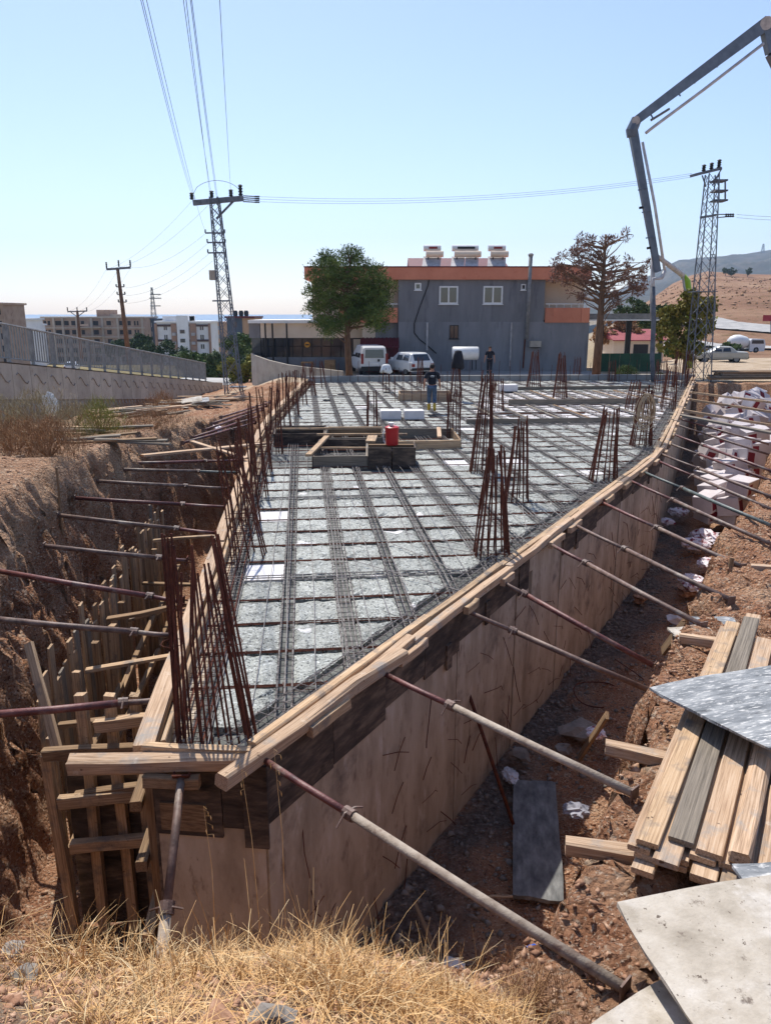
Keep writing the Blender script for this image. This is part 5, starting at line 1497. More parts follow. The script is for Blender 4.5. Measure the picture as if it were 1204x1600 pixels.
# ------------------------------------------------------------------ board heaps on the left ground
def heap(cu, cv, n, y, spread, lab, grp, ln=(1.2, 2.6), mats=(WOOD, WOODG, WOOD2), ang=0.4, lz=0.05):
    c = A(cu, cv, y)
    z0 = gz(c.x, c.y)
    for i in range(n):
        a = ang + rr.uniform(-.35, .35)
        d = Vector((math.cos(a), math.sin(a), rr.uniform(-.03, .06)))
        q = Vector((c.x + rr.uniform(-spread, spread), c.y + rr.uniform(-spread, spread) * 0.7, 0))
        q.z = max(z0, gz(q.x, q.y)) + 0.04 + lz * (i // 3) + rr.uniform(0, .02)
        l = rr.uniform(*ln) / 2
        plank('heap_board', q - d * l, q + d * l, rr.uniform(.12, .22), 0.04, rr.choice(mats), label=lab, cat='board', group=grp, jit=0.006)
heap(215, 645, 20, 26.0, 0.9, 'weathered board in the heap below the panel wall', 'boards in the heap below the panel wall', ang=0.7)
heap(290, 632, 16, 32.0, 1.2, 'grey board in the far heap near the lattice pylon', 'boards in the far left heap', mats=(WOODG, PLYG, WOOD), ang=-0.3)
heap(325, 622, 14, 37.0, 1.4, 'pale board in the scattered heap at the pylon foot', 'boards at the pylon foot', mats=(WOOD2, WOOD), ang=0.5)
heap(120, 690, 9, 18.5, 0.9, 'split weathered board beside the yellow green bush', 'boards beside the yellow green bush', ang=0.1, mats=(WOODG, WOOD))
heap(170, 705, 6, 17.0, 0.8, 'grey board lying along the top of the left bank', 'boards on the left bank', ang=-0.1, mats=(WOODG, WOODB))
plank('loose_board', A(-10, 722, 14.0), A(40, 711, 14.2), 0.12, 0.05, WOOD2, label='short pale board beside the brown dry bush', cat='board')
pst = A(87, 735, 12.8); plank('stake', (pst.x, pst.y, gz(pst.x, pst.y) - .1), (pst.x + 0.03, pst.y, pst.z + 0.05), 0.035, 0.035, WOODB, up=(0, 1, 0), label='thin dark stake upright on the left bank', cat='stake')
p = A(78, 632, 18.5); rag('white_bag', p, 0.22, WHITEP, 'white plastic bag caught on the dry bush', 'bag', 4, (0.8, 0.5, 1.2))
p = A(335, 668, 26.0); rag('white_bag', (p.x, p.y, gz(p.x, p.y) + 0.1), 0.22, RAGM, 'white printed film scrap on the earth beside the far props', 'bag', 9)
for i, (u, v, y, w) in enumerate(((275, 628, 33, 0.9), (300, 635, 31, 0.7), (285, 640, 30.5, .8))):
    p = A(u, v, y)
    sheet('plywood_offcut', (p.x, p.y, gz(p.x, p.y) + 0.15 + 0.05 * i), (0.9, 0.2, 0.12), (-0.2, 0.9, 0.25), w, w * .6, 0.03, PLYG if i != 1 else PLYB, ['pale grey plywood offcut on top of the far heap', 'bluish plywood offcut beside the far heap', 'small grey plywood offcut at the front of the far heap'][i])

# ------------------------------------------------------------------ panel retaining wall and railing
def wall_top(y): return interp(np.array([y]), [(10, 3.35), (21, 2.35), (48, -0.52), (52, -0.9)])[0]
WX = -10.7
rw = thing('panel_retaining_wall', (WX, 24, 0.8), 'pale precast panel retaining wall with wavy marks along the street', 'wall')
y = 12.0; k = 0
HOOK = MB()
hk = [(0, -0.36, 0.15), (0, -0.27, 0.2), (0, -0.13, 0.13), (0, 0.0, 0.0), (0, 0.13, -0.11), (0, 0.27, -0.16), (0, 0.36, -0.1)]
hook_me = MB().tube(hk, 0.014, 5).mesh('wavy_hook', RUSTG)
while y < 50.5:
    y2 = y + 1.15
    z1, z2 = wall_top(y), wall_top(y2)
    h = 1.02
    vs = [(WX - .12, y, z1 - h), (WX, y, z1 - h), (WX, y2 - .02, z2 - h), (WX - .12, y2 - .02, z2 - h), (WX - .12, y, z1), (WX, y, z1), (WX, y2 - .02, z2), (WX - .12, y2 - .02, z2)]
    MB().add(vs, [(0, 3, 2, 1), (4, 5, 6, 7), (0, 1, 5, 4), (1, 2, 6, 5), (2, 3, 7, 6), (3, 0, 4, 7)]).build('wall_panel', CONCP, rw)
    o = bpy.data.objects.new('wavy_hook', hook_me); o.location = Vector((WX + 0.016, (y + y2) / 2, (z1 + z2) / 2 - 0.42)) - ORG[rw]; reg(o, rw)
    y = y2; k += 1
ymid = []
base = MB(); ribm = MB()
prof = []
for i in range(400):
    yy = 12 + i * 0.0965
    prof.append((WX - 0.10 + (0.035 if i % 4 < 2 else 0.0), yy))
vs = []; fs = []
for (x, yy) in prof:
    zt = wall_top(yy) - 1.03
    vs += [(x, yy, zt), (x, yy, zt - 2.0)]
for i in range(len(prof) - 1): fs.append((2*i, 2*i+2, 2*i+3, 2*i+1))
MB().add(vs, fs).build('ribbed_base', CONCG, rw)
MB().add([(WX - .45, 12, wall_top(12) + .03), (WX + .02, 12, wall_top(12) + .03), (WX + .02, 21, wall_top(21) + .03), (WX - .45, 21, wall_top(21) + .03), (WX + .02, 48, wall_top(48) + .03), (WX - .45, 48, wall_top(48) + .03),
          (WX - .45, 12, wall_top(12) - .1), (WX - .45, 48, wall_top(48) - .1), (WX - .45, 21, wall_top(21) - .1)], [(0, 1, 2, 3), (3, 2, 4, 5), (6, 0, 3, 8), (8, 3, 5, 7)]).build('coping', CONCP, rw)
rail = thing('street_railing', (WX - .2, 24, 1.2), 'grey metal railing of close uprights on top of the panel wall', 'railing')
RXX = WX - 0.22
ypos = 12.0; n_bal = 0
bal_small = MB()
MB().tube([(RXX, 12, wall_top(12) + 1.13), (RXX, 21, wall_top(21) + 1.13), (RXX, 47.5, wall_top(47.5) + 1.13)], 0.035, 6).build('top_rail', IRON, rail)
MB().tube([(RXX, 12, wall_top(12) + .17), (RXX, 21, wall_top(21) + .17), (RXX, 47.5, wall_top(47.5) + .17)], 0.025, 6).build('bottom_rail', IRON, rail)
bal_me = MB().box((0, 0, 0.47), (0.035, 0.022, 0.94)).mesh('baluster', IRON)
yy = 12.0; cnt = 0
while yy < 47.4:
    if cnt % 9 == 0:
        MB().box((RXX, yy, wall_top(yy) + 0.56), (0.07, 0.1, 1.16)).build('post', IRON, rail)
        MB().box((RXX, yy, wall_top(yy) + 0.045), (0.16, 0.16, 0.02)).build('base_plate', IRON, rail)
    else:
        o = bpy.data.objects.new('baluster', bal_me); o.location = Vector((RXX, yy, wall_top(yy) + 0.18)) - ORG[rail]; reg(o, rail)
    yy += 0.17; cnt += 1

# ------------------------------------------------------------------ lattice pylons, poles, lines
def lattice(mb, base, w0, w1, h, n, r=0.035, br=0.02, lean=(0, 0)):
    b = Vector(base)
    def corner(k, t):
        w = (w0 + (w1 - w0) * t) / 2
        sx, sy = ((-1, -1), (1, -1), (1, 1), (-1, 1))[k]
        return b + Vector((sx * w + lean[0] * t, sy * w + lean[1] * t, h * t))
    for k in range(4):
        mb.tube([corner(k, 0), corner(k, 1)], r, 4)
    ts = [0]
    for i in range(n): ts.append(ts[-1] + 1.0 / (1 + 1.2 * i / n))
    ts = [t / ts[-1] for t in ts]
    for i in range(n):
        for k in range(4):
            k2 = (k + 1) % 4
            mb.tube([corner(k, ts[i]), corner(k2, ts[i + 1])], br, 3, False)
            mb.tube([corner(k2, ts[i]), corner(k, ts[i + 1])], br, 3, False)
    return corner
def insulator(root, p, d=(0, 0, 1), L=0.45, r=0.11, name='insulator'):
    p = Vector(p); d = Vector(d).normalized()
    pts = []; rs = []
    for i in range(9):
        pts.append(p + d * (L * i / 8)); rs.append(r if i % 2 else r * 0.5)
    MB().tube(pts, rs, 8).build(name, BLACKP, root)
# left pylon
LY = 43.0
lb = A(366, 613, LY); lt = A(335, 308, LY)
pyl = thing('lattice_pylon', (lb.x, LY, gz(lb.x, LY)), 'tall narrow lattice pylon with one long crossarm beside the left heap', 'pylon')
z0 = gz(lb.x, LY) - 0.1
H = lt.z - z0
mb = MB(); lattice(mb, (lb.x, LY, z0), 0.85, 0.42, H, 15, 0.036, 0.017, (lt.x - lb.x, 0)); mb.build('mast', STEEL, pyl)
tx = lb.x + (lt.x - lb.x + 0.9)
def ax(u, v): return A(u, v, LY)
a, b = ax(302, 317), ax(380, 310)
plank('crossarm', (a.x, LY, a.z), (b.x, LY, b.z), 0.22, 0.26, STEEL, pyl)
MB().tube([ax(338, 342), ax(365, 314)], 0.06, 6).build('arm_brace', STEEL, pyl)
for (u, v) in ((300, 312), (331, 309), (361, 307), (376, 306)):
    insulator(pyl, ax(u, v), (0, 0, 1), 0.35 if u != 376 else 0.55, 0.13)
for v, u0, u1 in ((364, 321, 351), (379, 324, 352), (395, 325, 353), (470, 332, 359)):
    a, b = ax(u0, v), ax(u1, v); plank('lower_arm', (a.x, LY, a.z), (b.x, LY, b.z), 0.08, 0.08, STEEL, pyl)
    if v < 400:
        for q in (a, b): insulator(pyl, q, (0, 0, 1), 0.18, 0.05)
for dv in (0, 3, 6, 9):
    a, b = ax(380, 306 + dv), ax(398, 307 + dv); MB().tube([a, b], 0.03, 5).build('strain_rod', STEEL, pyl)
    insulator(pyl, b, (1, 0, 0), 0.25, 0.05)
a = ax(333, 430); MB().box(a, (0.35, 0.35, 0.5)).build('junction_box', CONCP, pyl)
# cable box at its foot
b = ax(374, 612); MB().box((b.x, LY - 0.3, gz(b.x, LY) + .3), (0.9, 0.4, 0.06)).build('foot_shelf', STEEL, pyl)
# right pylon
RY = 45.3
rb = A(1090, 580, RY); rt_ = A(1112, 272, RY)
rp_ = thing('lattice_pylon', (rb.x, RY, gz(rb.x, RY)), 'broad lattice pylon with switch cage beside the pump boom', 'pylon')
z0 = gz(rb.x, RY) - .1
mb = MB(); lattice(mb, (rb.x, RY, z0), 1.15, 0.55, rt_.z - z0 + 0.0, 12, 0.036, 0.018, (rt_.x - rb.x, 0)); mb.build('mast', STEEL, rp_)
def bx(u, v): return A(u, v, RY)
a, b = bx(1078, 275), bx(1126, 263); plank('crossarm', a, b, 0.2, 0.14, STEEL, rp_)
for (u, v) in ((1098, 271), (1110, 268), (1122, 263)): insulator(rp_, bx(u, v), (0, 0, 1), 0.45, 0.13)
MB().tube([bx(1096, 274), bx(1102, 292)], 0.04, 5).build('arm_brace', STEEL, rp_); MB().tube([bx(1126, 264), bx(1112, 290)], 0.04, 5).build('arm_brace', STEEL, rp_)
for (p, q) in (((1113, 282), (1132, 282)), ((1113, 298), (1132, 298)), ((1113, 315), (1132, 313)), ((1132, 282), (1132, 313)), ((1122, 282), (1122, 314))):
    MB().tube([bx(*p), bx(*q)], 0.05, 5).build('switch_cage_bar', STEEL, rp_)
    a, b = A(*p, RY + 0.8), A(*q, RY + .8); MB().tube([a, b], 0.05, 5).build('switch_cage_bar', STEEL, rp_)
for v in (283, 299, 314): 
    a = A(1122, v, RY + 0.4); MB().box(a, (0.7, 0.8, 0.08)).build('switch', BLACKP, rp_)
a, b = bx(1093, 340), bx(1118, 336); plank('lower_arm', a, b, 0.12, 0.12, STEEL, rp_)
for dv in (0, 5):
    a, b = bx(1118, 335 + dv), bx(1146, 335 + dv * .6); MB().tube([a, b], 0.03, 5).build('strain_rod', STEEL, rp_); insulator(rp_, b - Vector((.5, 0, 0)), (1, 0, 0), 0.5, 0.06)
MB().tube([bx(1111, 398), bx(1117, 398), bx(1116, 500)], 0.03, 5).build('cable_riser', STEEL, rp_)
a, b = bx(1080, 456), bx(1114, 456); plank('platform', a, b, 1.2, 0.05, STEEL, rp_)
# leaning pole and T pole and far pylon
PY = 62
pole = thing('leaning_pole', A(202, 548, PY), 'brown leaning utility pole with forked crossarm behind the railing', 'utility pole')
a, b = A(203, 570, PY), A(184, 420, PY); MB().tube([a, b], [0.2, 0.12], 10).build('mast', BARK, pole, smooth=True)
p, q = A(167, 421, PY), A(204, 418, PY); plank('crossarm', p, q, 0.16, 0.16, STEEL, pole)
for (u, v) in ((167, 420), (186, 417), (204, 417)): insulator(pole, A(u, v, PY), (0, 0, 1), 0.5, 0.08)
for v, u in ((448, 188), (460, 189.5), (472, 191.5)):
    p, q = A(u - 6, v, PY), A(u + 6, v, PY); plank('small_arm', p, q, 0.08, 0.08, STEEL, pole)
    insulator(pole, p, (0, 0, 1), 0.2, 0.07); insulator(pole, q, (0, 0, 1), 0.2, 0.07)
TY = 75
pole = thing('utility_pole', A(122, 545, TY), 'slim utility pole with braced crossarm before the brick block', 'utility pole')
MB().tube([A(128, 560, TY), A(121, 486, TY)], [0.18, 0.12], 8).build('mast', BARK, pole, smooth=True)
p, q = A(106, 487, TY), A(136, 486, TY); plank('crossarm', p, q, 0.12, 0.12, STEEL, pole)
for u in (106, 121, 136): insulator(pole, A(u, 486, TY), (0, 0, 1), 0.35, 0.07)
MB().tube([A(110, 487, TY), A(121, 495, TY)], 0.04, 5).build('arm_brace', STEEL, pole); MB().tube([A(132, 487, TY), A(121, 495, TY)], 0.04, 5).build('arm_brace', STEEL, pole)
a = A(132, 508, TY); MB().tube([A(124, 511, TY), a], 0.06, 6).build('lamp_arm', STEEL, pole); MB().box(a, (0.7, 0.3, 0.15)).build('lamp_head', CONCP, pole)
FY = 420
fp = thing('far_pylon', A(243, 530, FY), 'pale distant high voltage pylon behind the white apartments', 'pylon')
mb = MB(); b0 = A(243, 530, FY); t0 = A(242, 449, FY); lattice(mb, b0, 3.6, 0.6, t0.z - b0.z, 9, 0.14, 0.08); mb.build('mast', IRON, fp)
for v, w in ((460, 8), (466, 9), (478, 8)):
    p, q = A(243 - w, v, FY), A(243 + w, v, FY); plank('crossarm', p, q, 0.6, 0.5, IRON, fp)
FY2 = 2950
fp = thing('far_pylon', A(1190, 398, FY2), 'tiny pylon standing on the mountain ridge', 'pylon')
mb = MB(); b0 = A(1190, 398, FY2); t0 = A(1190, 381, FY2); lattice(mb, b0, 12, 3, t0.z - b0.z, 5, 0.7, 0.4); mb.build('mast', IRON, fp)

CABLE = plain('dark_cable', (66, 76, 88), 0.7)
def wire(p, q, sag, r, label, group, n=16):
    p, q = Vector(p), Vector(q)
    pts = [p.lerp(q, t) - Vector((0, 0, sag * 4 * t * (1 - t))) for t in np.linspace(0, 1, n)]
    MB().tube(pts, r, 4, False).build('power_line', CABLE, fix=False, org=p, label=label, cat='cable', group=group)
# upper lines coming towards the viewer from the left pylon
W1 = 'thin overhead power line sweeping up from the left lattice pylon'
for (u0, v0, u1) in ((303, 312, 221), (305, 312, 224), (321, 362, 230), (332, 309, 291), (337, 362, 296), (347, 362, 302), (349, 366, 304), (361, 306, 350)):
    wire(A(u0, v0, LY), A(u1 - 4 * (602 - u1) / 100, -60, 11.0), 0.35, 0.0048, W1, 'power lines rising from the left pylon')
W2 = 'faint horizontal power line strung between the two lattice pylons'
for dv in (0, 4, 8):
    wire(A(400, 307 + dv, LY), A(1080, 271 + dv * .7, RY), 0.55, 0.007, W2, 'power lines between the pylons')
for dv in (0, 5):
    wire(A(1150, 335 + dv, RY), A(1300, 338 + dv, RY + 3), 0.1, 0.008, 'power line leaving the right pylon towards the hill', 'power lines leaving the right pylon')
for (u, v, u1, v1) in ((300, 314, 167, 421), (330, 316, 186, 418), (320, 366, 204, 418), (324, 381, 195, 450), (326, 397, 197, 462), (332, 408, 198, 474)):
    wire(A(u, v, LY), A(u1, v1, PY), 0.5, 0.006, 'faint power line between the left pylon and the leaning pole', 'power lines to the leaning pole')
for (u, u1) in ((167, 106), (186, 121), (204, 136)):
    wire(A(u, 419, PY), A(u1, 487, TY), 0.6, 0.006, 'faint power line between the leaning pole and the slim pole', 'power lines to the slim pole')
# jumper loops over the crossarms
MB().tube([A(302 + 76 * t, 303 - 22 * math.sin(math.pi * t) ** 0.5 + 2 * t, LY) for t in np.linspace(0, 1, 14)], 0.012, 4, False).build('jumper_loop', CABLE, pyl, fix=False)

# ------------------------------------------------------------------ trees
def leaf_mesh(name, centers, radii, n, size, mat, seed, needle=False, flat=0.7):
    r_ = np.random.default_rng(seed)
    centers = np.array(centers, float); radii = np.array(radii, float)
    w = radii ** 2; w /= w.sum()
    # clumps first, then leaves around the clumps
    nc = max(30, n // 62)
    ci = r_.choice(len(centers), nc, p=w)
    d = r_.normal(size=(nc, 3)); d /= np.linalg.norm(d, axis=1, keepdims=True)
    cp = centers[ci] + d * (radii[ci] * r_.uniform(0.45, 1.05, nc))[:, None] * np.array([1, 1, flat])
    k = r_.integers(0, nc, n)
    off = r_.normal(size=(n, 3)) * (radii.mean() * 0.16)
    P = cp[k] + off * np.array([1, 1, 0.75])
    if needle:
        t = off / (np.linalg.norm(off, axis=1, keepdims=True) + 1e-6) + r_.normal(size=(n, 3)) * 0.5 + np.array([0, 0, 0.35])
    else:
        t = r_.normal(size=(n, 3))
    t /= np.linalg.norm(t, axis=1, keepdims=True)
    o = np.cross(t, r_.normal(size=(n, 3))); o /= np.linalg.norm(o, axis=1, keepdims=True)
    L = size * r_.uniform(0.6, 1.4, n)[:, None]; W = L * (0.28 if needle else 0.65)
    V = np.stack([P - o * W / 2, P + t * L * 0.5 - o * W * .5, P + t * L, P + t * L * 0.5 + o * W * 0.5], 1)
    F = np.arange(n * 4).reshape(n, 4)
    return mesh_np(name, V.reshape(-1, 3), F, mat), cp
def tree(name, loc, label, h, tr, centers, radii, n, size, leafm, barkm, seed, needle=False, limbs=None, group=None, flat=0.7, lean=(0, 0)):
    rr_ = random.Random(seed)
    root = thing(name, loc, label, 'tree', group)
    L0 = Vector(loc)
    top = L0 + Vector((lean[0], lean[1], h))
    mb = MB()
    pts = [L0 - Vector((0, 0, 0.2)), L0.lerp(top, .3) + Vector((rr_.uniform(-.1, .1), 0, 0)), L0.lerp(top, .65) + Vector((rr_.uniform(-.15, .15), 0, 0)), top]
    mb.tube(pts, [tr, tr * .8, tr * .55, tr * .15], 9)
    mb.build('trunk', barkm, root, smooth=True)
    wc = [Vector(c) + L0 for c in centers]
    me, cp = leaf_mesh('crown', [tuple(Vector(c)) for c in centers], radii, n, size, leafm, seed, needle, flat)
    limb = MB()
    for c, r in zip(wc, radii):
        zt = max(0.25 * h, min(h * 0.92, (c.z - L0.z) - r * 0.6)); s = L0.lerp(top, zt / h)
        limb.tube([s, s.lerp(c, .5) + Vector((0, 0, -0.05 * r)), c], [tr * .38, tr * .25, tr * .08], 5)
        for q in range(3):
            e = c + Vector((rr_.uniform(-1, 1), rr_.uniform(-1, 1), rr_.uniform(-.5, 1))) * r * 0.8
            limb.tube([s.lerp(c, .55), e], [tr * .16, tr * .04], 4)
    if limbs:
        sel = rr_.sample(range(len(cp)), min(limbs, len(cp)))
        for i in sel:
            e = Vector(cp[i]) + L0
            zt = max(0.3 * h, min(h * 0.95, (e.z - L0.z) - rr_.uniform(.4, 1.7))); s = L0.lerp(top, zt / h)
            m = s.lerp(e, .5) + Vector((rr_.uniform(-.15, .15), rr_.uniform(-.15, .15), rr_.uniform(-.1, .2)))
            limb.tube([s, m, e], [tr * .16, tr * .1, tr * .03], 4)
    limb.build('limbs', barkm, root, fix=False)
    o = bpy.data.objects.new('crown', me); reg(o, root)
    return root
def leafmat(name, a, b, c):
    m = M(name, [(0.3, a), (0.5, b), (0.7, c)], 1.4, 0.75, 0.0, rnd=0.08, detail=5)
    return m
PINE = leafmat('pine_needles', (56, 72, 32), (84, 102, 46), (118, 132, 66))
DEADP = leafmat('dead_pine_needles', (98, 70, 58), (128, 96, 82), (154, 124, 108))
DEADD = leafmat('dark_dead_needles', (60, 44, 44), (84, 64, 60), (110, 84, 76))
LEAFG = leafmat('broad_green_leaves', (48, 66, 30), (74, 94, 44), (104, 120, 62))
LEAFY = leafmat('yellowing_leaves', (88, 96, 34), (126, 124, 52), (150, 134, 70))
LEAFD = leafmat('dark_green_leaves', (40, 58, 30), (60, 80, 42), (84, 100, 56))
rs = random.Random(21)
# green pine before the building
TY_ = 47.0
tb = A(546, 588, TY_)
def rel(u, v, y, b): 
    q = A(u, v, y) - Vector(b); return (q.x, q.y, q.z)
base = (tb.x, TY_, gz(tb.x, TY_))
cs = []; rds = []
for (u, v, r) in ((512, 428, 1.25), (540, 418, 1.3), (568, 432, 1.35), (592, 455, 1.15), (500, 462, 1.1), (535, 455, 1.5), (570, 470, 1.4), (545, 490, 1.35), (502, 492, 1.0), (590, 490, 1.0), (520, 512, 0.8), (512, 402, 0.6), (548, 398, 0.6), (590, 505, 0.6)):
    q = rel(u, v, TY_, base); cs.append((q[0], rs.uniform(-1.1, 1.1), q[2])); rds.append(r)
tree('pine_tree', base, 'round crowned green pine before the grey house', 6.6, 0.23, cs, [r * .84 for r in rds], 34000, 0.17, PINE, BARK, 31, True, 30, flat=0.85)
# dead pine
DY = 46.0
tb = A(931, 580, DY); base = (tb.x, DY, gz(tb.x, DY))
cs = []; rds = []
for (u, v, r) in ((918, 378, .6), (945, 380, .65), (968, 372, .5), (900, 402, .75), (935, 408, .8), (968, 405, .7), (885, 430, .8), (920, 440, .8), (955, 440, .85), (990, 432, .75), (875, 412, .6), (985, 455, .6), (905, 462, .6), (950, 468, .7), (1000, 418, .5)):
    q = rel(u, v, DY, base); cs.append((q[0], rs.uniform(-1.2, 1.2), q[2])); rds.append(r)
tree('dead_pine_tree', base, 'dead pine with rusty brown needles at the right corner of the grey house', 8.2, 0.27, cs, rds, 6400, 0.19, DEADP, BARK, 33, True, 50, flat=0.8)
# leafy tree behind the right pylon
yy = 47.6; tb = A(1068, 574, yy); base = (tb.x, yy, gz(tb.x, yy)); cs = []; rds = []
for (u, v, r) in ((1060, 490, .9), (1085, 480, .8), (1050, 515, .9), (1078, 520, 1.0), (1100, 510, .8), (1045, 540, .7), (1075, 548, .8), (1075, 465, .5), (1098, 480, .5)):
    q = rel(u, v, yy, base); cs.append((q[0], rs.uniform(-.8, .8), q[2])); rds.append(r)
tree('yellowing_tree', base, 'yellowing leafy tree behind the right lattice pylon', 4.2, 0.13, cs, rds, 9000, 0.22, LEAFY, BARK, 35, False, 12)
# trees behind canopy
for (u, vt, vb, y, w, m, lab, sd) in ((985, 462, 560, 85, 3.4, LEAFD, 'dark green conifer like tree behind the canopy', 41), (955, 490, 560, 75, 2.6, STRAWB, 'bare brown tree behind the dead pine', 43), (1010, 470, 550, 95, 3.0, LEAFG, 'green tree above the red roofed shed', 45), (1055, 545, 565, 66, 1.0, LEAFG, 'small green bush beside the red roofed shed', 46), (1095, 550, 562, 80, 2.2, LEAFG, 'low green shrub row behind the parked saloon', 47), (1128, 535, 556, 120, 3.0, LEAFG, 'green shrub beside the slip road', 48)):
    a, b = A(u, vt, y), A(u, vb, y); h = a.z - b.z
    base = (b.x, y, b.z)
    cs = [(rs.uniform(-w * .6, w * .6), rs.uniform(-w * .5, w * .5), h * rs.uniform(.4, .85)) for _ in range(7)]; rds = [max(0.35, min(w, h) * rs.uniform(.28, .42)) for _ in range(7)]
    tree('background_tree', base, lab, h * .7, 0.12, cs, rds, 3800, 0.3 if y > 70 else 0.2, m, BARK, sd)
# trees among the apartments
for i, (u, vt, vb, y, w, m, lab) in enumerate(((218, 522, 560, 150, 3.6, LEAFD, 'dark green tree before the brick apartment block'), (255, 534, 575, 140, 5.0, LEAFD, 'broad dark tree before the white apartment block'), (300, 548, 590, 110, 3.6, LEAFG, 'green tree behind the end of the railing'), (330, 544, 600, 90, 3.2, LEAFG, 'green tree beside the left lattice pylon'),
                                         (378, 522, 590, 100, 3.6, LEAFG, 'tall green tree beside the low cafe'), (355, 550, 600, 85, 2.6, LEAFD, 'dark green tree behind the left lattice pylon'), (380, 560, 600, 62, 1.6, GREENB, 'yellow green shrub beside the concrete ramp wall'), (180, 530, 560, 160, 3.0, LEAFD, 'dark tree at the foot of the brick block'))):
    a, b = A(u, vt, y), A(u, vb, y); h = a.z - b.z; base = (b.x, y, b.z)
    cs = [(rs.uniform(-w * .75, w * .75), rs.uniform(-w * .5, w * .5), h * rs.uniform(.3, .82)) for _ in range(9)]; rds = [min(w, h) * rs.uniform(.26, .42) for _ in range(9)]
    tree('background_tree', base, lab, h * .7, 0.16, cs, rds, 5200, 0.42 if y > 100 else 0.3, m, BARK, 60 + i)
for i, (u, v, y) in enumerate(((977, 578, 46.5), (1030, 582, 46.8), (1045, 470, 500), (1130, 452, 560), (1140, 452, 560), (1165, 448, 560))):
    p = A(u, v, y)
    if y < 60: bush('garden_bush', (p.x, p.y, gz(p.x, p.y) - .02), 0.8 if i == 0 else .4, 0.75 if i == 0 else .35, 2500, LEAFG, BARK, ['round green bush beside the canopy', 'small green bush at the foot of the pump hose'][i], 90 + i, 0.03, (.1, .25), True)
    elif i > 2:
        base = (p.x, y, gz(p.x, y)); cs = [(rs.uniform(-2, 2), rs.uniform(-2, 2), rs.uniform(2.5, 6)) for _ in range(5)]; rds = [1.8] * 5
        tree('hill_tree', base, 'lone dark tree on the brown hillside', 6, .25, cs, rds, 900, 0.8, LEAFD, BARK, 95 + i, group='lone trees on the hillside')

# dry shrubs dotted over the hill slope
def samp_hill(r_, n):
    y = r_.uniform(270, 560, n); k = r_.uniform(0.34, 0.62, n)
    return np.stack([y * k, y], -1)
stones('hill_scrub', 900, samp_hill, 0.4, 1.2, STRAWB, 'low dark scrub dotted over the brown hillside', 8)

# ------------------------------------------------------------------ grey house
HY = 54.0
def hx(u, y=HY): return A(u, 510, y).x
def hz(v, y=HY): return A(602, v, y).z
house = thing('grey_house', (hx(770), HY, -0.4), 'two storey grey house with orange roof band and balconies', 'house')
zb, zm, zt, zp = -0.6, hz(503), hz(437), hz(418)
D = 10.0
MB().span((hx(622), HY, zb), (hx(920), HY + D, zm)).build('ground_floor_wall', GREYW, house)
MB().span((hx(622), HY, zm), (hx(848), HY + D, zt)).build('upper_wall', GREYW, house)
MB().span((hx(848), HY + 1.6, zm), (hx(918), HY + D, zt)).build('recessed_wall', CREAM, house)
MB().span((hx(485), HY + 1.6, zm), (hx(622), HY + D, zt)).build('recessed_wall', CREAM, house)
MB().span((hx(566), HY + 0.4, zb), (hx(622) - .01, HY + D, zm)).build('side_wall', GREYW, house)
MB().span((hx(566) - 0.02, HY + 0.37, hz(535)), (hx(586), HY + 0.6, zm - 0.05)).build('side_wall_band', CREAM, house)
roof = MB().span((hx(478), HY - 0.25, zt), (hx(917), HY + D + .3, zp)).build('roof_band', ORANGE, house)
MB().span((hx(478) - .03, HY - .3, zp), (hx(917) + .03, HY - 0.1, zp + 0.07)).build('roof_edge', MAROON, roof)
MB().prism([(HY + 2, zp + .02), (HY + D, zp + 0.02), (HY + 6, zp + 1.0)], 0, hx(640), hx(800)).build('tiled_roof', MAROON, roof)
for (u0, u1) in ((530, 621), (850, 919)):
    MB().span((hx(u0), HY - 0.02, hz(503)), (hx(u1), HY + 1.58, hz(503) + 0.12)).build('balcony_floor', CONCG, house)
    bal = MB().span((hx(u0), HY - 0.06, hz(504)), (hx(u1), HY + 0.1, hz(481))).build('balcony_parapet', ORANGE, house)
    for s_ in (u0 + 7, u1 - 7):
        MB().span((hx(s_) - .25, HY - 0.1, hz(504)), (hx(s_) + .25, HY - 0.07, hz(481))).build('parapet_pilaster', ORANGE, bal)
    MB().tube([(hx(u0), HY, hz(475)), (hx(u1), HY, hz(475))], 0.035, 6).build('balcony_rail', WHITEP, bal)
    n = 6
    for i in range(n):
        x = hx(u0) + (hx(u1) - hx(u0)) * (i + .5) / n
        MB().tube([(x, HY, hz(481)), (x, HY, hz(475))], 0.025, 5).build('rail_post', WHITEP, bal)
MB().span((hx(478), HY + 1.0, zm - .1), (hx(530), HY + D, zm)).build('terrace_floor', CONCG, house)
MB().span((hx(848) + .02, HY + 1.56, hz(497)), (hx(855), HY + 1.595, hz(449))).build('balcony_door', GLASSB, house)
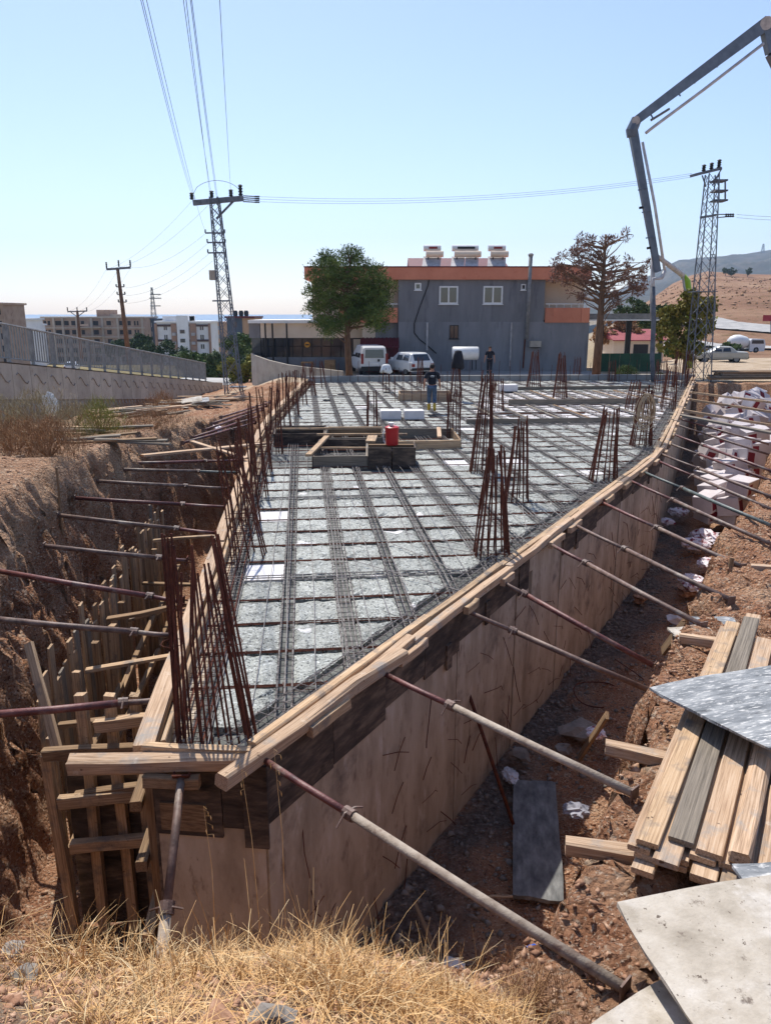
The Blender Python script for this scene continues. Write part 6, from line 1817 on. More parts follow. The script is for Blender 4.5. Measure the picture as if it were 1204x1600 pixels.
def window(u0, u1, v0, v1, mull=True, parent=house, y=HY, fr=0.1, frame=WHITEP, gl=GLASSB):
    x0, x1, z1, z0 = hx(u0, y), hx(u1, y), hz(v0, y), hz(v1, y)
    w = MB().span((x0 + fr * .6, y - 0.012, z0 + fr * .6), (x1 - fr * .6, y + 0.03, z1 - fr * .6)).build('window', gl, parent)
    f = MB()
    f.span((x0, y - .05, z0), (x1, y + .02, z0 + fr)); f.span((x0, y - .05, z1 - fr), (x1, y + .02, z1))
    f.span((x0, y - .049, z0 + fr), (x0 + fr, y + .02, z1 - fr)); f.span((x1 - fr, y - .049, z0 + fr), (x1, y + .02, z1 - fr))
    if mull: f.span(((x0 + x1) / 2 - fr / 2, y - .048, z0 + fr), ((x0 + x1) / 2 + fr / 2, y + .02, z1 - fr))
    f.build('frame', frame, w)
    MB().span((x0 - .05, y - .09, z0 - .06), (x1 + .05, y + .02, z0)).build('sill', frame, w)
window(685, 714, 447, 475); window(753, 783, 447, 475)
window(647, 657, 442, 453, False, fr=.09); window(811, 818, 444, 453, False, fr=.06)
window(702, 716, 508, 529, True, fr=0.04, frame=BLACKP, gl=GLASS)
flue = MB().tube([(hx(822), HY - .2, hz(530)), (hx(823), HY - .2, hz(398))], 0.13, 10).build('flue_pipe', IRON, house, smooth=True)
MB().tube([(hx(823), HY - .2, hz(402)), (hx(823), HY - .2, hz(398)), (hx(823), HY - .2, hz(396))], [.13, .19, .1], 10).build('flue_cap', IRON, flue)
MB().tube([(hx(819), HY - .12, hz(575)), (hx(820), HY - .15, hz(528))], 0.05, 8).build('drain_pipe', RUST, house)
for u in (667, 798): MB().tube([(hx(u), HY - .1, hz(547 if u < 700 else 572)), (hx(u), HY - .1, hz(504))], 0.07, 8).build('drain_pipe', BOOMW, house)
pts = [(672, 420), (667, 447), (655, 480), (647, 505), (647, 520), (655, 530), (668, 540), (682, 552)]
MB().tube([(hx(u), HY - .05, hz(v)) for u, v in pts], 0.035, 5).build('hanging_cable', BLACKP, house)
a = (hx(835), HY - .35, hz(537)); acu = MB().box(a, (0.75, 0.5, 0.4)).build('outdoor_unit', CONCP, house)
MB().lathe([(0.15, 0), (0.15, 0.02)], 12, (a[0], a[1], a[2])).build('unit_fan', BLACKP, acu)
MB().span((hx(829), HY - .5, hz(543)), (hx(843), HY, hz(542))).build('unit_bracket', BLACKP, acu)
# maroon lean-to shed
shed = thing('maroon_shed', (hx(592), HY - 1.0, -.4), 'maroon corrugated lean to shed against the grey house', 'shed')
for i in range(26):
    x0 = hx(571) + i * (hx(622) - hx(571)) / 26
    MB().span((x0, HY - 1.3 - (0.03 if i % 2 else 0), -.6), (x0 + (hx(622) - hx(571)) / 26 - .004, HY - 1.22, hz(538))).build('wall_sheet', MAROON, shed)
zr = hz(541); 
for i in range(20):
    x0 = hx(563) + i * (hx(623) - hx(563)) / 20; w = (hx(623) - hx(563)) / 20 - .004
    dz = 0.04 if i % 2 else 0
    MB().add([(x0, HY - 1.6, zr + dz), (x0 + w, HY - 1.6, zr + dz), (x0 + w, HY - .01, zr + .55 + dz), (x0, HY - .01, zr + .55 + dz), (x0, HY - 1.6, zr - .05), (x0 + w, HY - 1.6, zr - .05), (x0 + w, HY - .01, zr + .5), (x0, HY - .01, zr + .5)],
             [(0, 1, 2, 3), (4, 7, 6, 5), (0, 4, 5, 1), (1, 5, 6, 2), (2, 6, 7, 3), (3, 7, 4, 0)]).build('roof_sheet', MAROON, shed)
# solar water heaters
for (u0, u1, lab) in ((661, 690, 'white solar water heater with short red print on the house roof'), (705, 748, 'wide solar water heater with twin tanks on the house roof'), (761, 790, 'white solar water heater beside the tall flue pipe')):
    x0, x1 = hx(u0), hx(u1); z0 = zp + .05
    sh = thing('solar_heater', ((x0 + x1) / 2, HY + 1, z0), lab, 'solar heater')
    for k, vv in enumerate((386, 396)):
        zc = hz(vv); xo = 0.15 * k
        tk = MB().tube([(x0 + xo, HY + .9 - .35 * k, zc), (x1 - .1 + xo, HY + .9 - .35 * k, zc)], 0.21, 14).build('tank', CREAM if k else WHITEP, sh, smooth=False)
        if k == 0: MB().span((x0 + .35, HY + .66, zc - .06), (x1 - .35, HY + .675, zc + .08)).build('printed_label', REDL if u0 != 705 else BLACKP, tk)
    nP = 2 if u0 == 705 else 1
    for i in range(nP):
        a = x0 - 0.15 + i * (x1 - x0) / nP; b = a + (x1 - x0) / nP - .05
        MB().add([(a, HY - .1, z0), (b, HY - .1, z0), (b + .15, HY + .9, hz(399)), (a + .15, HY + .9, hz(399)), (a, HY - .05, z0 - .02), (b, HY - .05, z0 - .02), (b + .15, HY + .95, hz(399) - .06), (a + .15, HY + .95, hz(399) - .06)],
                 [(0, 1, 2, 3), (4, 7, 6, 5), (0, 4, 5, 1), (1, 5, 6, 2), (2, 6, 7, 3), (3, 7, 4, 0)]).build('collector', BOOMW, sh)
    for x in (x0 + .3, x1 - .3):
        MB().tube([(x, HY + .6, z0 - .05), (x, HY + .6, hz(399))], 0.035, 5).build('stand_leg', BLACKP, sh); MB().tube([(x, HY + 1.6, z0 - .05), (x, HY + .8, hz(392))], 0.035, 5).build('stand_leg', BLACKP, sh)
# pavement in front of the house
MB().add([(hx(560), 46.5, -.2), (hx(925), 46.5, -.2), (hx(925), 54, -.26), (hx(560), 54, -.26)], [(0, 1, 2, 3)]).build('pavement', CONCG, label='grey concrete forecourt before the house', cat='pavement', kind='structure')

# ------------------------------------------------------------------ low cafe on the left of the house
CY = 55.5
cafe = thing('low_cafe', (A(470, 560, CY).x, CY, -.6), 'single storey cafe with cream fascia and dark glazed front', 'cafe')
def cx(u): return A(u, 540, CY).x
def cz(v): return A(602, v, CY).z
MB().span((cx(408), CY, -1.0), (cx(566), CY + 7, cz(558))).build('plinth_wall', GREYW, cafe)
MB().span((cx(408), CY + .05, cz(558)), (cx(566), CY + 7, cz(528))).build('glazed_core', GLASS, cafe)
MB().span((cx(408), CY - .02, cz(528)), (cx(566), CY + 7, cz(505))).build('fascia', CREAM, cafe)
MB().span((cx(390), CY - .3, cz(505)), (cx(566), CY + 7.2, cz(500))).build('flat_roof', WHITEP, cafe)
MB().span((cx(390), CY - .02, cz(528)), (cx(407), CY + 7, cz(505))).build('side_fascia', GREYW, cafe)
MB().span((cx(393), CY + .1, cz(556)), (cx(407), CY + 6.8, cz(528))).build('side_glazing', GLASSB, cafe)
MB().span((cx(393), CY, -1.4), (cx(407), CY + 7, cz(556))).build('side_wall', CONCP, cafe)
for u in (417, 428, 450): MB().tube([(cx(u), CY - .5, -.9), (cx(u), CY - .5, cz(505))], 0.06, 8).build('post', BLACKP, cafe)
for i in range(9):
    u = 412 + i * 15; MB().span((cx(u) - .03, CY - .01, cz(558)), (cx(u) + .03, CY + .04, cz(528))).build('mullion', BLACKP, cafe)
MB().tube([(cx(408), CY + .02, cz(541)), (cx(535), CY + .02, cz(541))], 0.025, 5).build('transom', BLACKP, cafe)
sgn = MB().tube([(cx(480), CY - .03, cz(538.5)), (cx(480), CY - .0, cz(538.5))], 0.2, 20).build('round_sign', plain('orange_sign_paint', (208, 142, 46), 0.5), cafe)
MB().span((cx(480) - .13, CY - .045, cz(538.5) - .04), (cx(480) + .13, CY - .032, cz(538.5) + .04)).build('sign_print', BLACKP, sgn)
MB().span((cx(538), CY - .03, cz(577)), (cx(546), CY + .03, cz(530))).build('door', GREYW, cafe)
MB().span((cx(552), CY - .04, cz(580)), (cx(566), CY, cz(530))).build('wall_return', CREAM, cafe)
MB().span((cx(510), CY - 2.2, -.45), (cx(526), CY - 1.4, .5)).build('stacked_furniture', WOODB, cafe)
tbl = MB().span((cx(474), CY - 2.0, .3), (cx(492), CY - 1.3, .38)).build('table_top', WOODB, cafe)
for u in (475, 491): MB().span((cx(u) - .05, CY - 1.9, -.6), (cx(u) + .05, CY - 1.4, .3)).build('table_leg', WOODB, cafe)
# curved ramp wall before it
rampw = MB(); pts = []
for (u, v, vb, y) in ((392, 552, 592, 55), (400, 556, 592, 53.2), (420, 563, 591, 51.5), (450, 570, 590, 49.8), (480, 574, 589, 48.6), (510, 577, 588, 47.8), (535, 580, 588, 47.2)):
    pts.append((A(u, v, y), y))
vs = []; fs = []
for (p, y) in pts: vs += [(p.x, y, p.z), (p.x, y, -1.3), (p.x + .05, y + .22, p.z), (p.x + .05, y + .22, -1.3)]
for i in range(len(pts) - 1):
    a, b = 4 * i, 4 * i + 4
    fs += [(a, b, b + 1, a + 1), (a + 2, a + 3, b + 3, b + 2), (a, a + 2, b + 2, b)]
fs += [(0, 1, 3, 2), (len(vs) - 4, len(vs) - 2, len(vs) - 1, len(vs) - 3)]
rampw.add(vs, fs).build('ramp_wall', CONCP, smooth=False, label='curved pale concrete ramp wall in front of the cafe', cat='wall')

# ------------------------------------------------------------------ canopy, red roofed shed, green barrier
NY = 55.0
can = thing('flat_canopy', (A(980, 560, NY).x, NY, -.4), 'flat grey canopy on dark posts beside the grey house', 'canopy')
def nx_(u): return A(u, 530, NY).x
def nz(v): return A(602, v, NY).z
MB().span((hx(921) + .03, NY - .3, nz(500)), (nx_(1038), NY + 7, nz(490))).build('roof_slab', IRON, can)
MB().span((hx(921) + .03, NY - .34, nz(501)), (nx_(1038), NY - .305, nz(499))).build('roof_trim', WHITEP, can)
for u in (939, 982, 1032): MB().span((nx_(u) - .1, NY - .1, -.6), (nx_(u) + .1, NY + .1, nz(500))).build('post', BLACKP, can)
for u in (945, 1020): MB().span((nx_(u) - .1, NY + 6, -.6), (nx_(u) + .1, NY + 6.2, nz(500))).build('post', BLACKP, can)
bar = thing('green_barrier', (A(985, 565, NY).x, NY - .5, -.4), 'dark green sheet barrier along the front of the canopy', 'barrier')
GREENP = M('dark_green_sheet', [(0.3, (28, 62, 48)), (0.6, (40, 78, 60))], 2, 0.6, 0.0)
for i in range(6):
    u0 = 937 + i * 16; MB().span((nx_(u0), NY - .2, -.5), (nx_(u0 + 16) - .02, NY - .15, nz(552))).build('panel', GREENP, bar)
SY = 72.0
sh2 = thing('red_roofed_shed', (A(1000, 560, SY).x, SY, -.6), 'small cream shed with pinkish red roof behind the canopy', 'shed')
def sx_(u): return A(u, 540, SY).x
def sz_(v): return A(602, v, SY).z
MB().span((sx_(958), SY, -1.0), (sx_(1036), SY + 6, sz_(531))).build('wall', CREAM, sh2)
PINKR = M('faded_red_roof', [(0.3, (128, 62, 66)), (0.6, (148, 78, 80))], 1, 0.8, 0.0)
xa, xb = sx_(954), sx_(1040)
MB().add([(xa, SY - .4, sz_(531)), (xb, SY - .4, sz_(531)), (xb, SY + 3, sz_(515)), (xa, SY + 3, sz_(515)), (xa, SY + 6.4, sz_(531)), (xb, SY + 6.4, sz_(531)), (xa, SY - .4, sz_(532.5)), (xb, SY - .4, sz_(532.5))],
         [(0, 1, 2, 3), (3, 2, 5, 4), (0, 6, 7, 1), (0, 3, 4), (1, 5, 2)]).build('roof', PINKR, sh2)
MB().span((sx_(989), SY - .03, -.9), (sx_(1012), SY + .02, sz_(538))).build('doorway_shade', BLACKP, sh2)  # black panel on the solid wall, painting the shade inside the doorway
# dark tank / trailer behind the tower
MB().prism([(A(1098, 551, 74).x, -.5), (A(1136, 551, 74).x, -.5), (A(1132, 543, 74).x, A(602, 546, 74).z), (A(1100, 541, 74).x, A(602, 544, 74).z)], 1, 73, 76).build('dark_skip', M('rusted_dark_steel', [(0.3, (50, 48, 48)), (0.6, (72, 66, 62))], 1, .8, .1), label='dark steel skip behind the silver saloon', cat='skip')
sg = thing('roadside_sign', A(1203, 515, 175), 'red roadside sign board on the hill road', 'sign')
MB().box(A(1203, 497, 175), (3.4, .1, 1.3)).build('board', plain('red_sign_paint', (158, 34, 48), .5), sg); MB().tube([A(1203, 520, 175), A(1203, 497, 175.1)], .08, 6).build('post', STEEL, sg)

# white storage tank by the wall
TK = 50.5
tank = thing('white_tank', (A(725, 565, TK).x, TK, -.3), 'white horizontal storage tank on thin legs before the house wall', 'tank')
a, b = A(706, 552, TK), A(747, 552, TK)
MB().tube([a, a + Vector((.06, 0, 0)), b - Vector((.06, 0, 0)), b], [.36, .42, .42, .36], 20).build('body', WHITEP, tank, smooth=True)
for (u) in (710, 737, 743): MB().tube([A(u, 575, TK + (.2 if u == 737 else -.2)) - Vector((0, 0, .1)), A(u, 556, TK)], 0.035, 6).build('leg', BLACKP, tank)

# ------------------------------------------------------------------ far apartment blocks
BRICKC = M('raw_brick_and_concrete', [(0.3, (150, 122, 104)), (0.6, (176, 150, 130))], 0.35, 0.9, 0.0, spots=((134, 104, 88), 0.6, 0.55, 0.7))
RAWC = M('raw_concrete_frame', [(0.3, (162, 148, 134)), (0.6, (182, 168, 152))], 0.3, 0.9, 0.0)
HOLE_SHADE = plain('opening_shade', (44, 38, 36), 0.9)  # near-black colour on flat panels, painting the shade inside open window holes
APW = M('white_render', [(0.3, (216, 214, 212)), (0.6, (232, 230, 228))], .3, .9, 0.0)
APB = M('brown_render', [(0.3, (150, 116, 96)), (0.6, (168, 134, 112))], .3, .9, 0.0)
APD = M('slate_render', [(0.3, (66, 76, 92)), (0.6, (84, 94, 108))], .3, .9, 0.0)
APT = M('tan_render', [(0.3, (176, 140, 110)), (0.6, (192, 156, 126))], .3, .9, 0.0)
def apt(name, u0, u1, vt, y, depth, mat, label, floors, wins, fh=3.05, roofm=None, slab=None, vb=600, wmat=GLASSB, trims=()):
    """wins: list of (u0, u1) window columns"""
    a, b = A(u0, vt, y), A(u1, vt, y); z1 = a.z; z0 = A(u0, vb, y).z
    root = thing(name, ((a.x + b.x) / 2, y, z0), label, 'apartment block')
    MB().span((a.x, y, z0), (b.x, y + depth, z1)).build('wall', mat, root)
    MB().span((a.x - .5, y - .5, z1), (b.x + .5, y + depth + .5, z1 + .5)).build('roof_slab', roofm or mat, root)
    for f in range(floors):
        zc = z1 - fh * (f + .55)
        if slab:
            MB().span((a.x - .3, y - .5, zc - 1.75), (b.x + .3, y - .02, zc - 1.45)).build('floor_slab', slab, root)
        for (w0, w1) in wins:
            xa, xb = A(w0, vt, y).x, A(w1, vt, y).x
            w = MB().span((xa, y - .06, zc - .75), (xb, y + .02, zc + .75)).build('window', wmat, root)
            if wmat is GLASSB:
                MB().span(((xa + xb) / 2 - .08, y - .1, zc - .75), ((xa + xb) / 2 + .08, y - .065, zc + .75)).build('mullion', WHITEP, w)
    for (v, m) in trims:
        zz = A(u0, v, y).z
        MB().span((a.x - .2, y - .3, zz - .35), (b.x + .2, y - .01, zz + .35)).build('trim_band', m, root)
    return root, z0, z1
r, z0, z1 = apt('brick_apartment_block', 66, 224, 497, 272, 16, BRICKC, 'unfinished brick and concrete apartment block with open window holes', 5,
                [(68, 72), (74, 78), (86, 95), (100, 107), (111, 118), (126, 131), (145, 153), (166, 173), (186, 193), (199, 204), (209, 211.5), (213.5, 216)], roofm=RAWC, slab=RAWC, wmat=HOLE_SHADE)
for u in (64, 84, 98, 120, 143, 160, 184, 196, 222):
    x = A(u, 500, 272).x; MB().span((x - .35, 271.6, z0), (x + .35, 271.95, z1)).build('column', RAWC, r)
MB().span((A(144, 485, 272).x, 276, z1), (A(165, 485, 272).x, 284, A(144, 484, 272).z)).build('stair_tower', BRICKC, r)
MB().span((A(165, 491, 272).x, 276, z1), (A(181, 491, 272).x, 282, A(165, 491, 272).z)).build('lift_room', RAWC, r)
for k in range(4):
    zz = z1 - 3.05 * (k + 1); MB().span((A(122, 500, 272).x, 269.4, zz - .15), (A(160, 500, 272).x, 271.4, zz + .12)).build('balcony_slab', RAWC, r)
r, z0, z1 = apt('white_apartment_block', 244, 325, 504, 262, 15, APW, 'white and brown apartment block with raised central tower', 5, [(255.5, 260.5), (312, 317.5)], vb=605, trims=((508.5, plain('dark_brown_band', (82, 56, 50), .8)), (532, plain('dark_brown_band', (82, 56, 50), .8))))
MB().span((A(277, 500, 262).x, 260.8, z0), (A(295, 500, 262).x, 270, A(277, 493, 262).z)).build('stair_tower', APW, r)
MB().span((A(253, 500, 262).x, 263, z1), (A(295, 500, 262).x, 271, A(255, 494, 262).z)).build('roof_room', APW, r)
for (u0, u1) in ((241, 245), (267, 275.5), (296, 306), (325, 328)): MB().span((A(u0, 500, 262).x, 261.5, z0), (A(u1, 500, 262).x, 262.6, z1 - .3)).build('brown_bay', APB, r)
for k in range(6):
    zz = A(285, 518, 262).z - 2.9 * k; MB().span((A(281.5, 500, 262).x, 260.7, zz - .6), (A(289, 500, 262).x, 260.9, zz + .6)).build('window', GLASSB, r)
    for u in (299, 269): MB().span((A(u, 500, 262).x, 260.6, zz - 1.3), (A(u + 5.5, 500, 262).x, 261.4, zz - .4)).build('balcony', BOOMW, r)
apt('slate_apartment_block', 224, 241, 500, 280, 12, APD, 'narrow slate grey block between the brick and white blocks', 4, [(226, 230), (235, 238)], vb=600)
apt('tan_apartment_block', 327, 356, 505, 300, 14, APT, 'tan and slate apartment block behind the left lattice pylon', 5, [(337, 345)], vb=600, fh=3.2)
r, z0, z1 = apt('dark_apartment_block', 354, 378, 497, 215, 14, APD, 'dark blue apartment block with three roof tanks', 4, [(364, 369.5)], vb=595)
MB().span((A(378, 500, 215).x, 215.2, z0), (A(398, 500, 215).x, 228, z1)).build('tan_wing', APT, r); MB().span((A(353, 500, 215).x, 214.2, z1), (A(399, 500, 215).x, 229, z1 + .5)).build('roof_edge', MAROON, r)
for u in (368, 377, 385): MB().lathe([(.5, 0), (.65, .4), (.65, 1.1), (.45, 1.5)], 10, (A(u, 495, 218).x, 218, z1 + .5)).build('roof_tank', BLACKP, r)
r, z0, z1 = apt('white_low_block', 8, 40, 500, 240, 12, APW, 'white flat block with roof tank at the left behind the railing', 3, [(12, 16), (24, 28), (33, 37)], vb=600)
MB().lathe([(.7, 0), (.9, .5), (.9, 1.6), (.5, 2.2)], 10, (A(33, 495, 243).x, 243, z1 + .5)).build('roof_tank', BLACKP, r)
apt('tall_block', -30, 4, 476, 200, 12, BRICKC, 'raw brick block cut off at the left end of the railing', 6, [(-4, 0)], vb=600, wmat=HOLE_SHADE)
apt('white_low_block', 40, 50, 509, 255, 10, APW, 'small white house between the left blocks', 2, [(42, 45)], vb=600)

# ------------------------------------------------------------------ vehicles
def loft(secs, mat, name, root, smooth=True):
    """secs: cross sections along local y: list of (y, [(x, z)...])"""
    mb = MB(); n = len(secs[0][1]); vs = []
    for (y, pr) in secs: vs += [(x, y, z) for (x, z) in pr]
    fs = []
    for i in range(len(secs) - 1):
        for k in range(n):
            k2 = (k + 1) % n; fs.append((i*n+k, i*n+k2, (i+1)*n+k2, (i+1)*n+k))
    fs.append(tuple(range(n - 1, -1, -1))); fs.append(tuple(range((len(secs) - 1) * n, len(secs) * n)))
    return mb.add(vs, fs)
def xf(mb, loc, rz):
    R = Matrix.Rotation(rz, 3, 'Z'); L = Vector(loc)
    mb.v = [tuple(R @ Vector(v) + L) for v in mb.v]; return mb
def car(name, loc, rz, label, paint, L, W, Hh, prof, glasses, wheels, wr, cat, extra=()):
    """prof: side outline stations (y, z_low, z_belt, z_top, half_top) ; tail at y=0, local -y faces the viewer at rz=0"""
    root = thing(name, loc, label, cat)
    secs = []
    for (y, zl, zbelt, zt_, ht) in prof:
        w = W / 2
        secs.append((y, [(-w * .93, zl), (w * .93, zl), (w, zl + .18), (w, zbelt - .06), (w * .97, zbelt), (ht + .03, zt_ - .06), (ht - .08, zt_), (-ht + .08, zt_), (-ht - .03, zt_ - .06), (-w * .97, zbelt), (-w, zbelt - .06), (-w, zl + .18)]))
    xf(loft(secs, paint, 'body', root), loc, rz).build('body', paint, root)
    for (pts, m, nm) in glasses:
        n = len(pts); P = [Vector(p) for p in pts]
        nr = (P[1] - P[0]).cross(P[2] - P[0]).normalized()
        mb = MB().add([p + nr * .012 for p in P] + [p - nr * .02 for p in P], [tuple(range(n)), tuple(range(2 * n - 1, n - 1, -1))] + [(i, (i + 1) % n, n + (i + 1) % n, n + i) for i in range(n)])
        xf(mb, loc, rz).build(nm, m, root)
    for (x, y) in wheels:
        s = 1 if x > 0 else -1
        w = MB().tube([(x - s * .2, y, wr), (x, y, wr)], wr, 20)
        t = xf(w, loc, rz).build('wheel', TYRE, root)
        xf(MB().tube([(x, y, wr), (x + s * .015, y, wr)], wr * .62, 14), loc, rz).build('rim', RIM, t)
    for (lo, hi, m, nm) in extra:
        xf(MB().span(lo, hi), loc, rz).build(nm, m, root)
    return root
# white van seen from behind, turned a little
vy = 50.0; vp = A(585, 586, vy); vw = 1.78
def side_glass(y0, y1, z0, z1, hb, ht, W, left=True):
    s = -1 if left else 1
    a = [(s * (W / 2 * .975), y0, z0), (s * (W / 2 * .975), y1, z0), (s * (ht + .015), y1 - (.06 if y1 > y0 else 0), z1), (s * (ht + .015), y0 + .06, z1)]
    return a if not left else a[::-1]
car('white_van', (vp.x, vy, -.24), 0.22, 'white small van parked with its tail towards the site', CAR_WHITE, 4.2, vw, 1.82,
    [(0, .32, 1.0, 1.0, .74), (.02, .3, 1.02, 1.72, .7), (.25, .3, 1.02, 1.82, .7), (2.2, .3, 1.02, 1.84, .7), (2.9, .3, 1.02, 1.6, .68), (3.35, .3, 1.0, 1.08, .66), (4.1, .32, .82, .88, .7), (4.22, .36, .6, .66, .7)],
    [([(-.62, -.01, 1.08), (.62, -.01, 1.08), (.58, 0.02, 1.6), (-.58, 0.02, 1.6)], GLASS, 'rear_window'), (side_glass(.5, 1.3, 1.08, 1.62, 0, .7, vw), GLASS, 'side_window'), (side_glass(1.4, 2.2, 1.08, 1.62, 0, .7, vw), GLASS, 'side_window'), (side_glass(2.3, 2.85, 1.08, 1.5, 0, .68, vw), GLASS, 'side_window')],
    [(-.86, .75), (.86, .75), (-.86, 3.4), (.86, 3.4)], .32, 'van',
    [((-.88, -.06, .25), (.88, .3, .55), BLACKP, 'rear_bumper'), ((-.88, -.03, .72), (-.72, .05, 1.35), REDL, 'tail_light'), ((.72, -.03, .72), (.88, .05, 1.35), REDL, 'tail_light'), ((-.28, -.035, .66), (.26, -.0, .78), WHITEP, 'number_plate'), ((.2, -.03, .85), (.34, .0, 1.0), BLACKP, 'door_handle'), ((-1.06, 2.75, 1.05), (-.88, 2.85, 1.28), BLACKP, 'mirror'), ((.88, 2.75, 1.05), (1.06, 2.85, 1.28), BLACKP, 'mirror')])
# white estate
ey = 49.0; ep = A(660, 586, ey); ew = 1.62
car('white_estate_car', (ep.x, ey, -.24), 0.5, 'old white estate car parked beside the van', CAR_WHITE, 4.1, ew, 1.45,
    [(0, .34, .85, .86, .66), (.04, .3, .88, .95, .64), (.35, .3, .9, 1.38, .6), (.6, .3, .9, 1.44, .6), (2.1, .3, .9, 1.44, .6), (2.75, .3, .9, 1.0, .62), (3.9, .32, .8, .84, .68), (4.02, .36, .6, .66, .7)],
    [([(-.58, .05, .97), (.58, .05, .97), (.53, .31, 1.34), (-.53, .31, 1.34)], GLASS, 'rear_window'), (side_glass(.5, 1.2, .96, 1.36, 0, .6, ew), GLASS, 'side_window'), (side_glass(1.28, 2.0, .96, 1.36, 0, .6, ew), GLASS, 'side_window')],
    [(-.78, .8), (.78, .8), (-.78, 3.2), (.78, 3.2)], .29, 'car',
    [((-.8, -.08, .36), (.8, .15, .52), BLACKP, 'rear_bumper'), ((-.8, -.03, .6), (-.58, .05, .78), REDL, 'tail_light'), ((.58, -.03, .6), (.8, .05, .78), REDL, 'tail_light'), ((-.25, -.05, .58), (.25, -.01, .69), WHITEP, 'number_plate'), ((-.96, 2.35, .95), (-.8, 2.45, 1.1), WHITEP, 'mirror')])
# silver saloon side on
sy_ = 68.0; sp_ = A(1162, 563, sy_); swd = 1.66
car('silver_saloon', (sp_.x + 0.1, sy_, gz(sp_.x, sy_) + .02), math.radians(80), 'silver saloon car parked behind the right pylon', CAR_SILVER, 4.4, swd, 1.4,
    [(0, .36, .74, .78, .68), (.06, .3, .88, .92, .68), (.85, .3, .9, .94, .64), (1.4, .3, .9, 1.36, .58), (2.4, .3, .9, 1.4, .58), (3.1, .3, .88, .95, .62), (4.25, .32, .76, .8, .68), (4.38, .36, .6, .66, .7)],
    [(side_glass(1.45, 2.1, .95, 1.3, 0, .58, swd, False), GLASS, 'side_window'), (side_glass(2.18, 2.75, .95, 1.28, 0, .58, swd, False), GLASS, 'side_window'), (side_glass(1.45, 2.1, .95, 1.3, 0, .58, swd), GLASS, 'side_window'), (side_glass(2.18, 2.75, .95, 1.28, 0, .58, swd), GLASS, 'side_window'), ([(-.55, .9, .97), (.55, .9, .97), (.5, 1.36, 1.32), (-.5, 1.36, 1.32)], GLASS, 'rear_window')],
    [(-.8, .95), (.8, .95), (-.8, 3.5), (.8, 3.5)], .31, 'car', [((-.8, -.06, .38), (.8, .12, .56), BLACKP, 'bumper'), ((-.82, -.02, .62), (-.5, .05, .78), REDL, 'tail_light'), ((.5, -.02, .62), (.82, .05, .78), REDL, 'tail_light')])
# small car on the street behind the railing
q = A(109, 578, 60); q = Vector((-15.6, 45, 0)); 
q = A(109, 577, 118.0)
car('small_white_car', (q.x, 118.0, max(gz(q.x, 118.0) + .06, q.z - .4)), math.radians(10), 'small white car seen through the street railing', CAR_WHITE, 4.0, 1.66, 1.45,
    [(0, .34, .85, .86, .66), (.04, .3, .88, .95, .64), (.35, .3, .9, 1.38, .6), (2.1, .3, .9, 1.44, .6), (2.75, .3, .9, 1.0, .62), (3.9, .32, .8, .84, .68)],
    [([(-.58, .05, .97), (.58, .05, .97), (.53, .31, 1.34), (-.53, .31, 1.34)], GLASS, 'rear_window')], [(-.78, .8), (.78, .8), (-.78, 3.2), (.78, 3.2)], .29, 'car', [((-.8, -.03, .6), (-.58, .05, .78), REDL, 'tail_light'), ((.58, -.03, .6), (.8, .05, .78), REDL, 'tail_light')])
# concrete mixer truck
my = 150.0
mp_ = A(1142, 550, my); mz = gz(mp_.x + 3, my) + .1
mz = A(1142, 551, my).z
mix = thing('mixer_truck', (mp_.x, my, mz), 'white concrete mixer truck waiting on the slip road', 'truck')
def mu(u): return A(u, 540, my).x
def mv(v): return A(602, v, my).z
dr = [(mu(1140), .55), (mu(1144), 1.05), (mu(1150), 1.35), (mu(1158), 1.38), (mu(1168), 1.05), (mu(1171), .8)]
MB().tube([(x, my + 1.2, mv(534.5) - .02 * (x - mu(1140))) for x, _ in dr], [r for _, r in dr], 20).build('drum', WHITEP, mix, smooth=True)
cab = MB().prism([(mu(1171), mv(549)), (mu(1194), mv(549)), (mu(1195), mv(538)), (mu(1192.5), mv(530)), (mu(1173), mv(529.5)), (mu(1171), mv(532))], 1, my, my + 2.4).build('cab', CAR_WHITE, mix)
MB().prism([(mu(1173), mv(537)), (mu(1192), mv(537)), (mu(1191), mv(531.5)), (mu(1173.5), mv(531.5))], 1, my - .04, my + .02).build('side_window', GLASS, cab)
MB().span((mu(1140), my + .4, mv(549)), (mu(1171), my + 2.0, mv(545.5))).build('chassis', BLACKP, mix)
for u in (1146, 1153, 1181):
    w = MB().tube([(mu(u), my + .0, mz + .5), (mu(u), my + .35, mz + .5)], .52, 16).build('wheel', TYRE, mix); MB().tube([(mu(u), my - .02, mz + .5), (mu(u), my, mz + .5)], .28, 12).build('rim', RIM, w)
    MB().tube([(mu(u), my + 2.05, mz + .5), (mu(u), my + 2.4, mz + .5)], .52, 16).build('wheel', TYRE, mix)
MB().tube([(mu(1141), my + 1.2, mv(541)), (mu(1138), my + 1.2, mv(546))], .3, 8).build('chute', BOOMW, mix)

